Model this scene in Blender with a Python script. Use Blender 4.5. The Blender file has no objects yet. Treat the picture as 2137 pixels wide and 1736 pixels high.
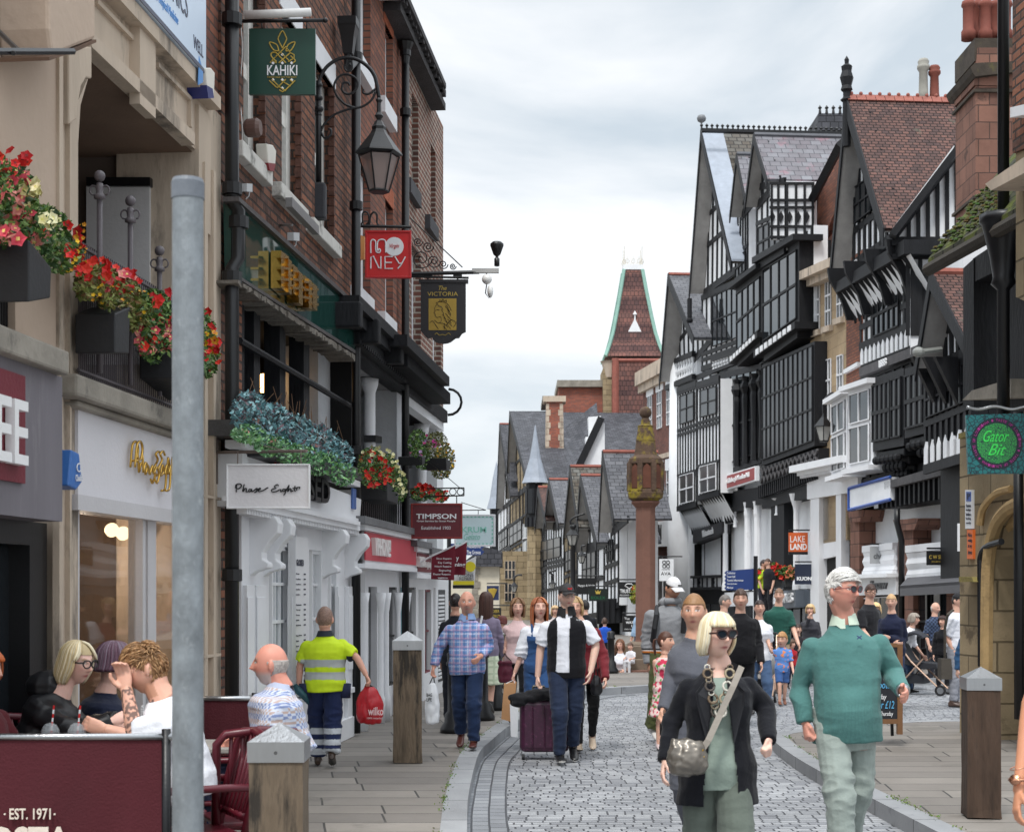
import bpy,bmesh,math,random
from mathutils import Vector,Matrix,noise,Quaternion
R=math.radians
rnd=random.Random(7)
C=bpy.context.scene.collection
SC=bpy.context.scene
# ------------------------------------------------------------------ camera, light, exposure
F,CX,HY,CH=3200.0,1068.5,1233.0,1.7      # focal length / horizon measured on the photograph (2137 wide), eye height
cam=bpy.data.cameras.new('camera');co=bpy.data.objects.new('camera',cam);C.objects.link(co)
co.location=(0,0,CH);co.rotation_euler=(R(90),0,0)
cam.sensor_width=36;cam.lens=F/2137*36;cam.shift_y=(HY - 868)/2137
cam.clip_start=.1;cam.clip_end=3000
cam.dof.use_dof=True;cam.dof.focus_distance=14;cam.dof.aperture_fstop=6.3
SC.camera=co
SC.view_settings.view_transform='Standard';SC.view_settings.look='None'
SC.view_settings.exposure=0.6;SC.view_settings.gamma=1
SUN_EL,SUN_ROT=58,200
w=bpy.data.worlds.new('World');SC.world=w;w.use_nodes=True
nt=w.node_tree;N=nt.nodes;L=nt.links
for n in list(N):N.remove(n)
out=N.new('ShaderNodeOutputWorld');bg=N.new('ShaderNodeBackground');L.new(bg.outputs[0],out.inputs[0])
sky=N.new('ShaderNodeTexSky');sky.sky_type='NISHITA';sky.sun_disc=False
sky.sun_elevation=R(SUN_EL);sky.sun_rotation=R(SUN_ROT)
tc=N.new('ShaderNodeTexCoord');mp=N.new('ShaderNodeMapping');mp.inputs['Scale'].default_value=(1,1,2.4)
L.new(tc.outputs['Generated'],mp.inputs[0])
n1=N.new('ShaderNodeTexNoise');n1.inputs['Scale'].default_value=3.4;n1.inputs['Detail'].default_value=9;n1.inputs['Roughness'].default_value=.52
n1.inputs['Distortion'].default_value=.35
L.new(mp.outputs[0],n1.inputs[0])
cr=N.new('ShaderNodeValToRGB');e=cr.color_ramp.elements
e[0].position=.4;e[0].color=(4.6,5.15,5.6,1);e[1].position=.6;e[1].color=(7.4,7.5,7.6,1)
L.new(n1.outputs[0],cr.inputs[0])
sep=N.new('ShaderNodeSeparateXYZ');L.new(tc.outputs['Generated'],sep.inputs[0])
mr=N.new('ShaderNodeMapRange');mr.inputs[1].default_value=.36;mr.inputs[2].default_value=1;mr.inputs[3].default_value=.98;mr.inputs[4].default_value=2.6
L.new(sep.outputs['Z'],mr.inputs[0])
vm=N.new('ShaderNodeVectorMath');vm.operation='SCALE';L.new(cr.outputs[0],vm.inputs[0]);L.new(mr.outputs[0],vm.inputs['Scale'])
mx=N.new('ShaderNodeMix');mx.data_type='RGBA';mx.inputs[0].default_value=.9
L.new(sky.outputs[0],mx.inputs[6]);L.new(vm.outputs[0],mx.inputs[7])
L.new(mx.outputs[2],bg.inputs[0]);bg.inputs[1].default_value=.1
sl=bpy.data.lights.new('sun','SUN');sl.energy=1.5;sl.angle=R(10);sl.color=(1,.97,.92)
so=bpy.data.objects.new('sun',sl);C.objects.link(so)
_az=R(SUN_ROT)
_d=Vector((math.sin(_az)*math.cos(R(SUN_EL)),math.cos(_az)*math.cos(R(SUN_EL)),math.sin(R(SUN_EL))))
so.rotation_euler=_d.to_track_quat('Z','Y').to_euler()
# ------------------------------------------------------------------ materials
def rgb(r,g=None,b=None):
	if g is None:g=b=r
	f=lambda c:(c/255/12.92) if c/255 <= .04045 else ((c/255+.055)/1.055) ** 2.4
	return (f(r),f(g),f(b))
M={}
def _base(name):
	m=bpy.data.materials.new(name);m.use_nodes=True
	nt=m.node_tree;return m,nt,nt.nodes,nt.links,nt.nodes['Principled BSDF']
def _n(N,t,**k):
	n=N.new(t)
	for a,v in k.items():
		if a.startswith('_'):setattr(n,a[1:],v)
		else:n.inputs[a.replace('__',' ')].default_value=v
	return n
def _mixc(N,L,fac,a,b,blend='MIX'):
	m=N.new('ShaderNodeMix');m.data_type='RGBA';m.blend_type=blend
	for sock,v in ((0,fac),(6,a),(7,b)):
		if isinstance(v,(int,float)):m.inputs[sock].default_value=v
		elif isinstance(v,tuple):m.inputs[sock].default_value=(*v[:3],1)
		else:L.new(v,m.inputs[sock])
	return m.outputs[2]
def mat(name,col,rough=.7,var=.18,vs=3.0,bump=.15,bs=40,metal=0,spec=.5,stretch=(1,1,1),stain=None,coat=0,sheen=0,emit=0,trans=0,alpha=1):
	if name in M:return M[name]
	m,nt,N,L,P=_base(name)
	tc=N.new('ShaderNodeTexCoord');mp=_n(N,'ShaderNodeMapping',Scale=stretch);L.new(tc.outputs['Object'],mp.inputs[0])
	nz=_n(N,'ShaderNodeTexNoise',Scale=vs,Detail=8.0,Roughness=.62);L.new(mp.outputs[0],nz.inputs[0])
	lo=tuple(max(0,c*(1 - var)) for c in col);hi=tuple(min(1,c*(1+var)) for c in col)
	mr=_n(N,'ShaderNodeMapRange');mr.inputs[1].default_value=.3;mr.inputs[2].default_value=.7;L.new(nz.outputs[0],mr.inputs[0])
	c=_mixc(N,L,mr.outputs[0],lo,hi)
	if stain:
		n2=_n(N,'ShaderNodeTexNoise',Scale=stain[1],Detail=9.0,Roughness=.7);L.new(mp.outputs[0],n2.inputs[0])
		m2=_n(N,'ShaderNodeMapRange');m2.inputs[1].default_value=stain[2];m2.inputs[2].default_value=stain[2]+.12;L.new(n2.outputs[0],m2.inputs[0])
		mm=N.new('ShaderNodeMath');mm.operation='MULTIPLY';L.new(m2.outputs[0],mm.inputs[0]);mm.inputs[1].default_value=stain[3] if len(stain)>3 else .8
		c=_mixc(N,L,mm.outputs[0],c,stain[0])
	L.new(c,P.inputs['Base Color'])
	P.inputs['Roughness'].default_value=rough;P.inputs['Metallic'].default_value=metal
	P.inputs['Specular IOR Level'].default_value=spec
	P.inputs['Coat Weight'].default_value=coat;P.inputs['Sheen Weight'].default_value=sheen
	P.inputs['Transmission Weight'].default_value=trans;P.inputs['Alpha'].default_value=alpha
	if emit:P.inputs['Emission Color'].default_value=(*col,1);P.inputs['Emission Strength'].default_value=emit
	if bump:
		b=_n(N,'ShaderNodeBump',Strength=bump,Distance=.02)
		n3=_n(N,'ShaderNodeTexNoise',Scale=bs,Detail=5.0);L.new(mp.outputs[0],n3.inputs[0]);L.new(n3.outputs[0],b.inputs['Height']);L.new(b.outputs[0],P.inputs['Normal'])
	M[name]=m;return m
def courses(name,c1,c2,mortar,bw,bh,ms=.012,rough=.85,bump=.6,vary=.35,off=.5,warp=0,stain=None,spots=None,band=None,spec=.3,bias=0.0,grow=1.0,jit=False):
	"""brick, tile, flag or sett courses in metres on the UV map"""
	if name in M:return M[name]
	m,nt,N,L,P=_base(name)
	tc=N.new('ShaderNodeTexCoord');vec=tc.outputs['UV']
	if warp:
		nw=_n(N,'ShaderNodeTexNoise',Scale=2.3,Detail=3.0);L.new(vec,nw.inputs[0])
		sub=N.new('ShaderNodeVectorMath');sub.operation='SUBTRACT';L.new(nw.outputs['Color'],sub.inputs[0]);sub.inputs[1].default_value=(.5,.5,.5)
		sc=N.new('ShaderNodeVectorMath');sc.operation='SCALE';L.new(sub.outputs[0],sc.inputs[0]);sc.inputs['Scale'].default_value=warp
		ad=N.new('ShaderNodeVectorMath');ad.operation='ADD';L.new(vec,ad.inputs[0]);L.new(sc.outputs[0],ad.inputs[1]);vec=ad.outputs[0]
	if jit:
		sx0=N.new('ShaderNodeSeparateXYZ');L.new(vec,sx0.inputs[0])
		dv=N.new('ShaderNodeMath');dv.operation='DIVIDE';L.new(sx0.outputs['Y'],dv.inputs[0]);dv.inputs[1].default_value=bh
		fl=N.new('ShaderNodeMath');fl.operation='FLOOR';L.new(dv.outputs[0],fl.inputs[0])
		wn=N.new('ShaderNodeTexWhiteNoise');wn.noise_dimensions='1D';L.new(fl.outputs[0],wn.inputs['W'])
		mu=N.new('ShaderNodeMath');mu.operation='MULTIPLY_ADD';L.new(wn.outputs['Value'],mu.inputs[0]);mu.inputs[1].default_value=bw*3.0;L.new(sx0.outputs['X'],mu.inputs[2])
		cb=N.new('ShaderNodeCombineXYZ');L.new(mu.outputs[0],cb.inputs[0]);L.new(sx0.outputs['Y'],cb.inputs[1]);vec=cb.outputs[0]
	bt=N.new('ShaderNodeTexBrick');bt.offset=off
	bt.inputs['Scale'].default_value=1;bt.inputs['Brick Width'].default_value=bw;bt.inputs['Row Height'].default_value=bh
	bt.inputs['Mortar Size'].default_value=ms;bt.inputs['Mortar Smooth'].default_value=.35;bt.inputs['Bias'].default_value=bias
	bt.inputs['Color1'].default_value=(*c1,1);bt.inputs['Color2'].default_value=(*c2,1);bt.inputs['Mortar'].default_value=(*mortar,1)
	L.new(vec,bt.inputs['Vector'])
	nz=_n(N,'ShaderNodeTexNoise',Scale=1.1*grow,Detail=8.0,Roughness=.65);L.new(tc.outputs['UV'],nz.inputs[0])
	mr=_n(N,'ShaderNodeMapRange');mr.inputs[1].default_value=.3;mr.inputs[2].default_value=.7;mr.inputs[3].default_value=1 - vary;mr.inputs[4].default_value=1+vary*.6
	L.new(nz.outputs[0],mr.inputs[0])
	vm=N.new('ShaderNodeVectorMath');vm.operation='SCALE';L.new(bt.outputs['Color'],vm.inputs[0]);L.new(mr.outputs[0],vm.inputs['Scale'])
	c=vm.outputs[0]
	if band:
		sx=N.new('ShaderNodeSeparateXYZ');L.new(tc.outputs['UV'],sx.inputs[0])
		wv=N.new('ShaderNodeMath');wv.operation='PINGPONG';L.new(sx.outputs['Y'],wv.inputs[0]);wv.inputs[1].default_value=band[1]
		gt=N.new('ShaderNodeMath');gt.operation='GREATER_THAN';L.new(wv.outputs[0],gt.inputs[0]);gt.inputs[1].default_value=band[1]*.55
		c=_mixc(N,L,gt.outputs[0],c,band[0],'MULTIPLY')
	for st in (stain,spots):
		if st:
			n2=_n(N,'ShaderNodeTexNoise',Scale=st[1],Detail=8.0,Roughness=.7);L.new(tc.outputs['UV'],n2.inputs[0])
			m2=_n(N,'ShaderNodeMapRange');m2.inputs[1].default_value=st[2];m2.inputs[2].default_value=st[2]+.08;L.new(n2.outputs[0],m2.inputs[0])
			mm=N.new('ShaderNodeMath');mm.operation='MULTIPLY';L.new(m2.outputs[0],mm.inputs[0]);mm.inputs[1].default_value=.75
			c=_mixc(N,L,mm.outputs[0],c,st[0])
	L.new(c,P.inputs['Base Color']);P.inputs['Roughness'].default_value=rough;P.inputs['Specular IOR Level'].default_value=spec
	inv=N.new('ShaderNodeMath');inv.operation='SUBTRACT';inv.inputs[0].default_value=1;L.new(bt.outputs['Fac'],inv.inputs[1])
	n3=_n(N,'ShaderNodeTexNoise',Scale=30.0,Detail=5.0);L.new(tc.outputs['UV'],n3.inputs[0])
	ma=N.new('ShaderNodeMath');ma.operation='MULTIPLY_ADD';L.new(n3.outputs[0],ma.inputs[0]);ma.inputs[1].default_value=.35;L.new(inv.outputs[0],ma.inputs[2])
	b=_n(N,'ShaderNodeBump',Strength=bump,Distance=.02);L.new(ma.outputs[0],b.inputs['Height']);L.new(b.outputs[0],P.inputs['Normal'])
	M[name]=m;return m
def attrmat(name,rough=.6,spec=.4,sss=0,bump=0,bs=60,sheen=0,trans=0,stretch=(1,1,1),weave=None):
	if name in M:return M[name]
	m,nt,N,L,P=_base(name)
	a=N.new('ShaderNodeAttribute');a.attribute_name='col';c=a.outputs['Color']
	tc=N.new('ShaderNodeTexCoord')
	n2=_n(N,'ShaderNodeTexNoise',Scale=9.0,Detail=6.0);L.new(tc.outputs['Object'],n2.inputs[0])
	mr=_n(N,'ShaderNodeMapRange');mr.inputs[3].default_value=.82;mr.inputs[4].default_value=1.16;L.new(n2.outputs[0],mr.inputs[0])
	vm=N.new('ShaderNodeVectorMath');vm.operation='SCALE';L.new(c,vm.inputs[0]);L.new(mr.outputs[0],vm.inputs['Scale'])
	L.new(vm.outputs[0],P.inputs['Base Color'])
	P.inputs['Roughness'].default_value=rough;P.inputs['Specular IOR Level'].default_value=spec
	P.inputs['Sheen Weight'].default_value=sheen
	if sss:
		P.inputs['Subsurface Weight'].default_value=sss;P.inputs['Subsurface Radius'].default_value=(.012,.005,.003);P.inputs['Subsurface Scale'].default_value=1
	if bump:
		mp=_n(N,'ShaderNodeMapping',Scale=stretch);L.new(tc.outputs['Object'],mp.inputs[0])
		b=_n(N,'ShaderNodeBump',Strength=bump,Distance=.01)
		n3=_n(N,'ShaderNodeTexNoise',Scale=bs,Detail=6.0);L.new(mp.outputs[0],n3.inputs[0]);L.new(n3.outputs[0],b.inputs['Height']);L.new(b.outputs[0],P.inputs['Normal'])
	M[name]=m;return m
def glassmat(name,tint,rough=.04,mixf=.0):
	"""window glass: dark body with a strong mirror of the street; mixf > 0 lets that much of the room behind show"""
	if name in M:return M[name]
	m,nt,N,L,P=_base(name)
	P.inputs['Base Color'].default_value=(*tint,1);P.inputs['Roughness'].default_value=rough;P.inputs['Specular IOR Level'].default_value=.5
	tc=N.new('ShaderNodeTexCoord');n3=_n(N,'ShaderNodeTexNoise',Scale=1.7,Detail=1.0);L.new(tc.outputs['Object'],n3.inputs[0])
	b=_n(N,'ShaderNodeBump',Strength=.06,Distance=.05);L.new(n3.outputs[0],b.inputs['Height']);L.new(b.outputs[0],P.inputs['Normal'])
	if mixf:
		tr=N.new('ShaderNodeBsdfTransparent');ms=N.new('ShaderNodeMixShader');ms.inputs[0].default_value=mixf
		L.new(P.outputs[0],ms.inputs[1]);L.new(tr.outputs[0],ms.inputs[2]);L.new(ms.outputs[0],N['Material Output'].inputs[0])
	M[name]=m;return m
white=mat('white_paint',rgb(226,227,230),.5,.05,2,.06,25,stain=(rgb(150,150,145),1.5,.62,.35))
plaster=mat('white_plaster',rgb(228,230,233),.75,.06,2,.15,20,stain=(rgb(150,150,148),2.5,.64,.4))
black=mat('black_timber',rgb(22,23,27),.6,.35,6,.3,30,stretch=(1,1,.3),stain=(rgb(66,64,64),3,.64,.4),spec=.3)
blackm=mat('black_metal',rgb(13,14,18),.4,.2,6,.05,60)
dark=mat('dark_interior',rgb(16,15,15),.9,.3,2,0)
slate=courses('slate_roof',rgb(108,109,114),rgb(84,85,91),rgb(48,48,51),.3,.2,.012,.6,.7,.3,warp=.02,spots=(rgb(140,120,140),2.0,.63))
slate_dk=courses('dark_slate_roof',rgb(86,87,93),rgb(62,63,69),rgb(34,34,38),.3,.22,.014,.65,.7,.35,warp=.02,spots=(rgb(122,122,118),6.0,.66))
clay=courses('clay_tile_roof',rgb(116,84,76),rgb(82,64,62),rgb(38,30,29),.17,.105,.014,.8,.9,.35,warp=.012,spots=(rgb(196,120,98),3.6,.72),stain=(rgb(92,90,78),2.2,.6))
ridge=mat('terracotta_ridge',rgb(146,86,74),.8,.2,5,.3,14,stain=(rgb(120,84,74),3,.55,.6))
brick_dk=courses('old_brown_brick',rgb(150,100,78),rgb(98,74,66),rgb(72,64,60),.235,.078,.012,.9,.8,.4,warp=.012,stain=(rgb(60,46,42),1.3,.56))
brick_or=courses('orange_brick',rgb(152,98,78),rgb(118,80,70),rgb(92,78,72),.235,.078,.011,.9,.6,.22,warp=.008)
brick_pl=courses('pale_jointed_brick',rgb(134,88,74),rgb(100,72,66),rgb(176,166,154),.235,.078,.014,.9,.6,.3,warp=.01)
brick_far=courses('weathered_red_brick',rgb(176,98,76),rgb(140,84,72),rgb(120,104,96),.24,.08,.012,.9,.5,.25)
stone=courses('dressed_sandstone',rgb(196,180,156),rgb(178,162,138),rgb(120,108,94),1.5,.62,.006,.85,.4,.2,stain=(rgb(110,102,92),1.2,.62))
stone_y=courses('yellow_sandstone',rgb(168,150,120),rgb(140,124,98),rgb(104,92,72),.62,.33,.012,.9,.7,.3,warp=.02,stain=(rgb(84,72,58),1.3,.6))
stone_r=courses('red_sandstone',rgb(140,102,88),rgb(112,82,72),rgb(84,66,60),.42,.32,.012,.9,.6,.3,warp=.02,stain=(rgb(58,50,46),1.1,.58))
render_tan=mat('tan_render',rgb(186,166,148),.85,.08,1.4,.25,18,stain=(rgb(140,122,106),.9,.6,.5))
stone_gr=mat('weathered_grey_stone',rgb(142,136,126),.9,.3,2.5,.5,14,stain=(rgb(66,64,62),2.0,.55,.8))
stone_lt=mat('pale_limestone',rgb(190,174,156),.85,.16,2.0,.4,16,stain=(rgb(92,86,80),1.8,.53,.8),stretch=(1,1,.3))
glass=glassmat('window_glass',rgb(30,34,38))
glass_in=glassmat('shop_glass',rgb(46,42,38),.02,.6)
gold=mat('gold_metal',rgb(206,166,84),.22,.15,8,.05,30,metal=1)
steel=mat('brushed_steel',rgb(176,178,180),.32,.08,8,.12,60,metal=1,stretch=(1,1,.1))
leafm=attrmat('leaf',.55,.35)
# ------------------------------------------------------------------ geometry helpers
def at(px,py,Y):return Vector(((px - CX)*Y/F,Y,CH+(HY - py)*Y/F))
def gp(px,py,z=0.0):
	Y=(CH - z)*F/(py - HY);return Vector(((px - CX)*Y/F,Y,z))
class Pl:
	"""vertical plane through p0 with horizontal unit normal n; pp() finds where a sight line meets it"""
	def __init__(s,p0,n):s.p0=Vector((p0[0],p0[1],0));s.n=Vector((n[0],n[1],0)).normalized();s.t=Vector((-s.n.y,s.n.x,0))
	def pp(s,px,py,off=0.0):
		d=Vector(((px - CX)/F,1,(HY - py)/F));c=Vector((0,0,CH))
		k=(off - (c - s.p0).dot(s.n))/d.dot(s.n);return c+d*k
	def pz(s,px,z,off=0.0):
		p=s.pp(px,HY,off);p.z=z;return p
def front(Y):return Pl((0,Y),(0,-1))
A=Pl((-3.453,0),(1,-.0973))            # the left hand facades
G=Pl((11.99,0),(-1,-.084))             # the right hand facades beyond the corner
class B:
	def __init__(s):s.v=[];s.f=[];s.c=[];s.mi=[];s.ch=[];s.col=(1,1,1);s.m=0
	def add(s,vs,fs):
		o=len(s.v);s.ch.append((o,len(s.f)));s.v += [tuple(v) for v in vs]
		for f in fs:s.f.append([i+o for i in f]);s.c.append(s.col);s.mi.append(s.m)
		return s
	def prism(s,a,b):
		n=len(a);fs=[list(range(n)),list(range(2*n - 1,n - 1,-1))]+[[i,i+n,(i+1) % n+n,(i+1) % n] for i in range(n)]
		return s.add(list(a)+list(b),[f[::-1] for f in fs])
	def slab(s,pl,pts,o1=0.0,o0=-.1):
		a=[pl.pp(x,y,o1) for x,y in pts];b=[p+pl.n*(o0 - o1) for p in a];return s.prism(a,b)
	def rect(s,pl,x0,y0,x1,y1,o1=0.0,o0=-.1):return s.slab(pl,[(x0,y0),(x1,y0),(x1,y1),(x0,y1)],o1,o0)
	def rz(s,pl,x0,x1,z0,z1,o1=0.0,o0=-.1):
		a=[pl.pz(x0,z1,o1),pl.pz(x1,z1,o1),pl.pz(x1,z0,o1),pl.pz(x0,z0,o1)]
		return s.prism(a,[p+pl.n*(o0 - o1) for p in a])
	def box(s,c,sz,rot=None):
		c=Vector(c);q=[]
		for dz in (-1,1):
			for dx,dy in ((-1,-1),(1,-1),(1,1),(-1,1)):
				v=Vector((dx*sz[0]/2,dy*sz[1]/2,dz*sz[2]/2))
				if rot is not None:v=(rot if hasattr(rot,'to_3x3') or isinstance(rot,Matrix) else Matrix.Rotation(rot,3,'Z')) @ v
				q.append(c+v)
		return s.add(q,[[3,2,1,0],[4,5,6,7],[0,1,5,4],[1,2,6,5],[2,3,7,6],[3,0,4,7]])
	def loft(s,rings,cap=True,closed=True):
		n=len(rings[0]);vs=[v for r in rings for v in r];fs=[]
		for k in range(len(rings) - 1):
			for i in range(n if closed else n - 1):
				j=(i+1) % n;fs.append([k*n+i,k*n+j,(k+1)*n+j,(k+1)*n+i])
		if cap and closed:fs += [list(range(n - 1,-1,-1)),[(len(rings) - 1)*n+i for i in range(n)]]
		return s.add(vs,fs)
	def tube(s,pts,r,seg=8,flat=None):
		pts=[Vector(p) for p in pts];rr=r if isinstance(r,(list,tuple)) else [r]*len(pts);rings=[]
		up=None
		for i,p in enumerate(pts):
			d=(pts[min(i+1,len(pts) - 1)] - pts[max(i - 1,0)])
			d=d.normalized() if d.length>1e-9 else Vector((0,0,1))
			if up is None:up=d.orthogonal().normalized() if abs(d.z)>.9 else Vector((0,0,1)).cross(d).normalized()
			up=(up - d*up.dot(d));up=up.normalized() if up.length>1e-6 else d.orthogonal().normalized()
			w_=d.cross(up)
			rings.append([p+up*(math.cos(2*math.pi*k/seg)*rr[i])+w_*(math.sin(2*math.pi*k/seg)*rr[i]*(flat or 1)) for k in range(seg)])
		return s.loft(rings)
	def lathe(s,prof,base,seg=12,sq=0.0,rot=0.0):
		base=Vector(base)
		rings=[[base+Vector((math.cos(rot+2*math.pi*k/seg)*r,math.sin(rot+2*math.pi*k/seg)*r,z)) for k in range(seg)] for r,z in prof]
		return s.loft(rings)
	def ball(s,c,r,seg=10,rings=7):
		c=Vector(c);rx,ry,rz_=r if isinstance(r,(tuple,list)) else (r,r,r)
		rg=[]
		for j in range(rings+1):
			a=math.pi*j/rings;rr=max(math.sin(a),.01)
			rg.append([c+Vector((math.cos(2*math.pi*k/seg)*rr*rx,math.sin(2*math.pi*k/seg)*rr*ry,-math.cos(a)*rz_)) for k in range(seg)])
		return s.loft(rg)
	def disc(s,c,n,r,th=.01,seg=20):
		n=Vector(n).normalized();u=n.orthogonal().normalized();w_=n.cross(u);c=Vector(c)
		a=[c+u*math.cos(2*math.pi*k/seg)*r+w_*math.sin(2*math.pi*k/seg)*r for k in range(seg)]
		return s.prism(a[::-1],[p - n*th for p in a[::-1]])
	def leaf(s,p,size,col):
		s.col=col;d=Vector((rnd.uniform(-1,1),rnd.uniform(-1,1),rnd.uniform(-.6,1))).normalized();u=d.orthogonal().normalized()
		u=Quaternion(d,rnd.uniform(0,6.28)) @ u;w_=d.cross(u)
		return s.add([p - d*size,p+u*size*.45,p+d*size,p - u*size*.45+w_*size*.2],[[0,1,2,3]])
	def bloom(s,p,size,col,eye=None):
		d=Vector((rnd.uniform(-.6,.6),rnd.uniform(-1.2,-.2),rnd.uniform(-.3,.8))).normalized();u=d.orthogonal().normalized();w_=d.cross(u)
		k5=5;s.col=col;ring=[]
		for k in range(10):
			a=2*math.pi*k/10;r=size*(1 if k % 2==0 else .74)
			ring.append(p+(u*math.cos(a)+w_*math.sin(a))*r)
		s.add([p - d*size*.35]+ring,[[0,k+1,(k+1) % 10+1] for k in range(10)])
		if eye:
			s.col=eye;s.add([p+d*.002+(u*math.cos(a)+w_*math.sin(a))*size*.3 for a in (0,1.57,3.14,4.71)],[[0,1,2,3]])
		return s
	def done(s,name,m,parent=None,smooth=False,bevel=0,uv=True):
		me=bpy.data.meshes.new(name);me.from_pydata(s.v,[],s.f);me.update()
		for x in (m if isinstance(m,(list,tuple)) else [m]):me.materials.append(x)
		if any(s.mi):me.polygons.foreach_set('material_index',s.mi)
		bm=bmesh.new();bm.from_mesh(me)
		bmesh.ops.delete(bm,geom=[v for v in bm.verts if not v.link_faces],context='VERTS')
		cl=bm.loops.layers.float_color.new('col') if any(c != (1,1,1) for c in s.c) else None
		if cl:
			for f,c in zip(bm.faces,s.c):
				for l in f.loops:l[cl]=(*c,1)
		if not cl:bmesh.ops.recalc_face_normals(bm,faces=bm.faces)
		if uv:
			ul=bm.loops.layers.uv.new('UVMap')
			for f in bm.faces:
				n=f.normal
				if abs(n.z)>.93:
					for l in f.loops:l[ul].uv=(l.vert.co.x,l.vert.co.y)
				else:
					t=Vector((-n.y,n.x,0)).normalized();q=n.cross(t)
					if q.z<0:q=-q
					for l in f.loops:l[ul].uv=(l.vert.co.dot(t),l.vert.co.dot(q))
		bm.to_mesh(me);bm.free()
		if smooth:me.polygons.foreach_set('use_smooth',[True]*len(me.polygons))
		o=bpy.data.objects.new(name,me);C.objects.link(o)
		if bevel:
			md=o.modifiers.new('bevel','BEVEL');md.width=bevel;md.segments=2;md.limit_method='ANGLE';md.angle_limit=R(40)
		if parent is not None:adopt(o,parent)
		return o
def adopt(o,parent):
	o.parent=parent;o.matrix_parent_inverse=Matrix.Translation(-wloc(parent))
def wloc(o):
	p=Vector(o.location)
	return p
def tag(o,label,cat,group=None,kind=None):
	if label:o['label']=label
	if cat:o['category']=cat
	if group:o['group']=group
	if kind:o['kind']=kind
	return o
def thing(name,label,cat,loc,group=None):
	o=bpy.data.objects.new(name,None);C.objects.link(o);o.location=loc;o.empty_display_size=.2
	return tag(o,label,cat,group)
def struct(name,b,m,smooth=False):
	o=b.done(name,m,None,smooth);o['kind']='structure';return o
class Pan:
	"""a patch of facade: u runs along the wall, v from its lower to its upper line"""
	def __init__(s,pl,x0,x1,t0,t1,b0,b1,off=0.0):
		s.pl=pl;s.q=[pl.pp(x0,b0,off),pl.pp(x1,b1,off),pl.pp(x1,t1,off),pl.pp(x0,t0,off)]
	def p(s,u,v,o=0.0):
		a,b,c,d=s.q;return (a*(1 - u)+b*u)*(1 - v)+(d*(1 - u)+c*u)*v+s.pl.n*o
	def box(s,bb,u0,v0,u1,v1,o1,o0=-.02):
		pts=((u0,v1),(u1,v1),(u1,v0),(u0,v0));return bb.prism([s.p(u,v,o1) for u,v in pts],[s.p(u,v,o0) for u,v in pts])
	def poly(s,bb,pts,o1,o0=-.02):return bb.prism([s.p(u,v,o1) for u,v in pts],[s.p(u,v,o0) for u,v in pts])
	def bar(s,bb,a,b,w_,o1,o0=-.02):
		"""straight member from a to b (u,v), width in metres"""
		pa,pb=s.p(*a),s.p(*b);d=(pb - pa).normalized();k=d.cross(s.pl.n).normalized()*w_/2
		return bb.prism([pa+k+s.pl.n*o1,pb+k+s.pl.n*o1,pb - k+s.pl.n*o1,pa - k+s.pl.n*o1],[pa+k+s.pl.n*o0,pb+k+s.pl.n*o0,pb - k+s.pl.n*o0,pa - k+s.pl.n*o0])
_tc={}
def textgeo(s,bold=0.0,shear=0.0,space=1.0):
	k=(s,bold,shear,space)
	if k in _tc:return _tc[k]
	cu=bpy.data.curves.new('t','FONT');cu.body=s;cu.extrude=.5;cu.resolution_u=3;cu.offset=bold;cu.shear=shear;cu.space_character=space
	o=bpy.data.objects.new('t',cu);C.objects.link(o)
	me=bpy.data.meshes.new_from_object(o.evaluated_get(bpy.context.evaluated_depsgraph_get()))
	vs=[v.co.copy() for v in me.vertices];fs=[list(p.vertices) for p in me.polygons]
	x0=min(v.x for v in vs);x1=max(v.x for v in vs);y0=min(v.y for v in vs);y1=max(v.y for v in vs)
	vs=[((v.x - x0)/(x1 - x0),(v.y - y0)/(y1 - y0),v.z) for v in vs]
	bpy.data.objects.remove(o);bpy.data.curves.remove(cu);bpy.data.meshes.remove(me)
	_tc[k]=(vs,fs);return _tc[k]
def text(b,s,pl,quad,off=.01,th=.006,**k):
	"""quad: TL, TR, BR, BL in photograph pixels, or (x0,y0,x1,y1)"""
	if len(quad)==4 and not isinstance(quad[0],(tuple,list)):
		x0,y0,x1,y1=quad;quad=[(x0,y0),(x1,y0),(x1,y1),(x0,y1)]
	return textq(b,s,[pl.pp(x,y,off) for x,y in quad],pl.n,th,**k)
def textz(b,s,pl,x0,x1,z0,z1,off=.01,th=.006,**k):
	return textq(b,s,[pl.pz(x0,z1,off),pl.pz(x1,z1,off),pl.pz(x1,z0,off),pl.pz(x0,z0,off)],pl.n,th,**k)
def textq(b,s,q,n,th=.006,**k):
	vs,fs=textgeo(s,**k)
	b.add([(q[3]*(1 - u)+q[2]*u)*(1 - v)+(q[0]*(1 - u)+q[1]*u)*v+n*z*th for u,v,z in vs],[f for f in fs]);return b
def strokes(b,pl,lines,r,off=.012,seg=6):
	for ln in lines:b.tube([pl.pp(x,y,off) for x,y in ln],r,seg)
	return b
def spline(pts,n=6):
	o=[]
	for i in range(len(pts) - 1):
		p0=pts[max(i - 1,0)];p1=pts[i];p2=pts[i+1];p3=pts[min(i+2,len(pts) - 1)]
		for k in range(n):
			t=k/n;o.append(tuple(.5*(2*b_+(c_ - a_)*t+(2*a_ - 5*b_+4*c_ - d_)*t*t+(3*b_ - a_ - 3*c_+d_)*t ** 3) for a_,b_,c_,d_ in zip(p0,p1,p2,p3)))
	o.append(tuple(pts[-1]));return o
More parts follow.
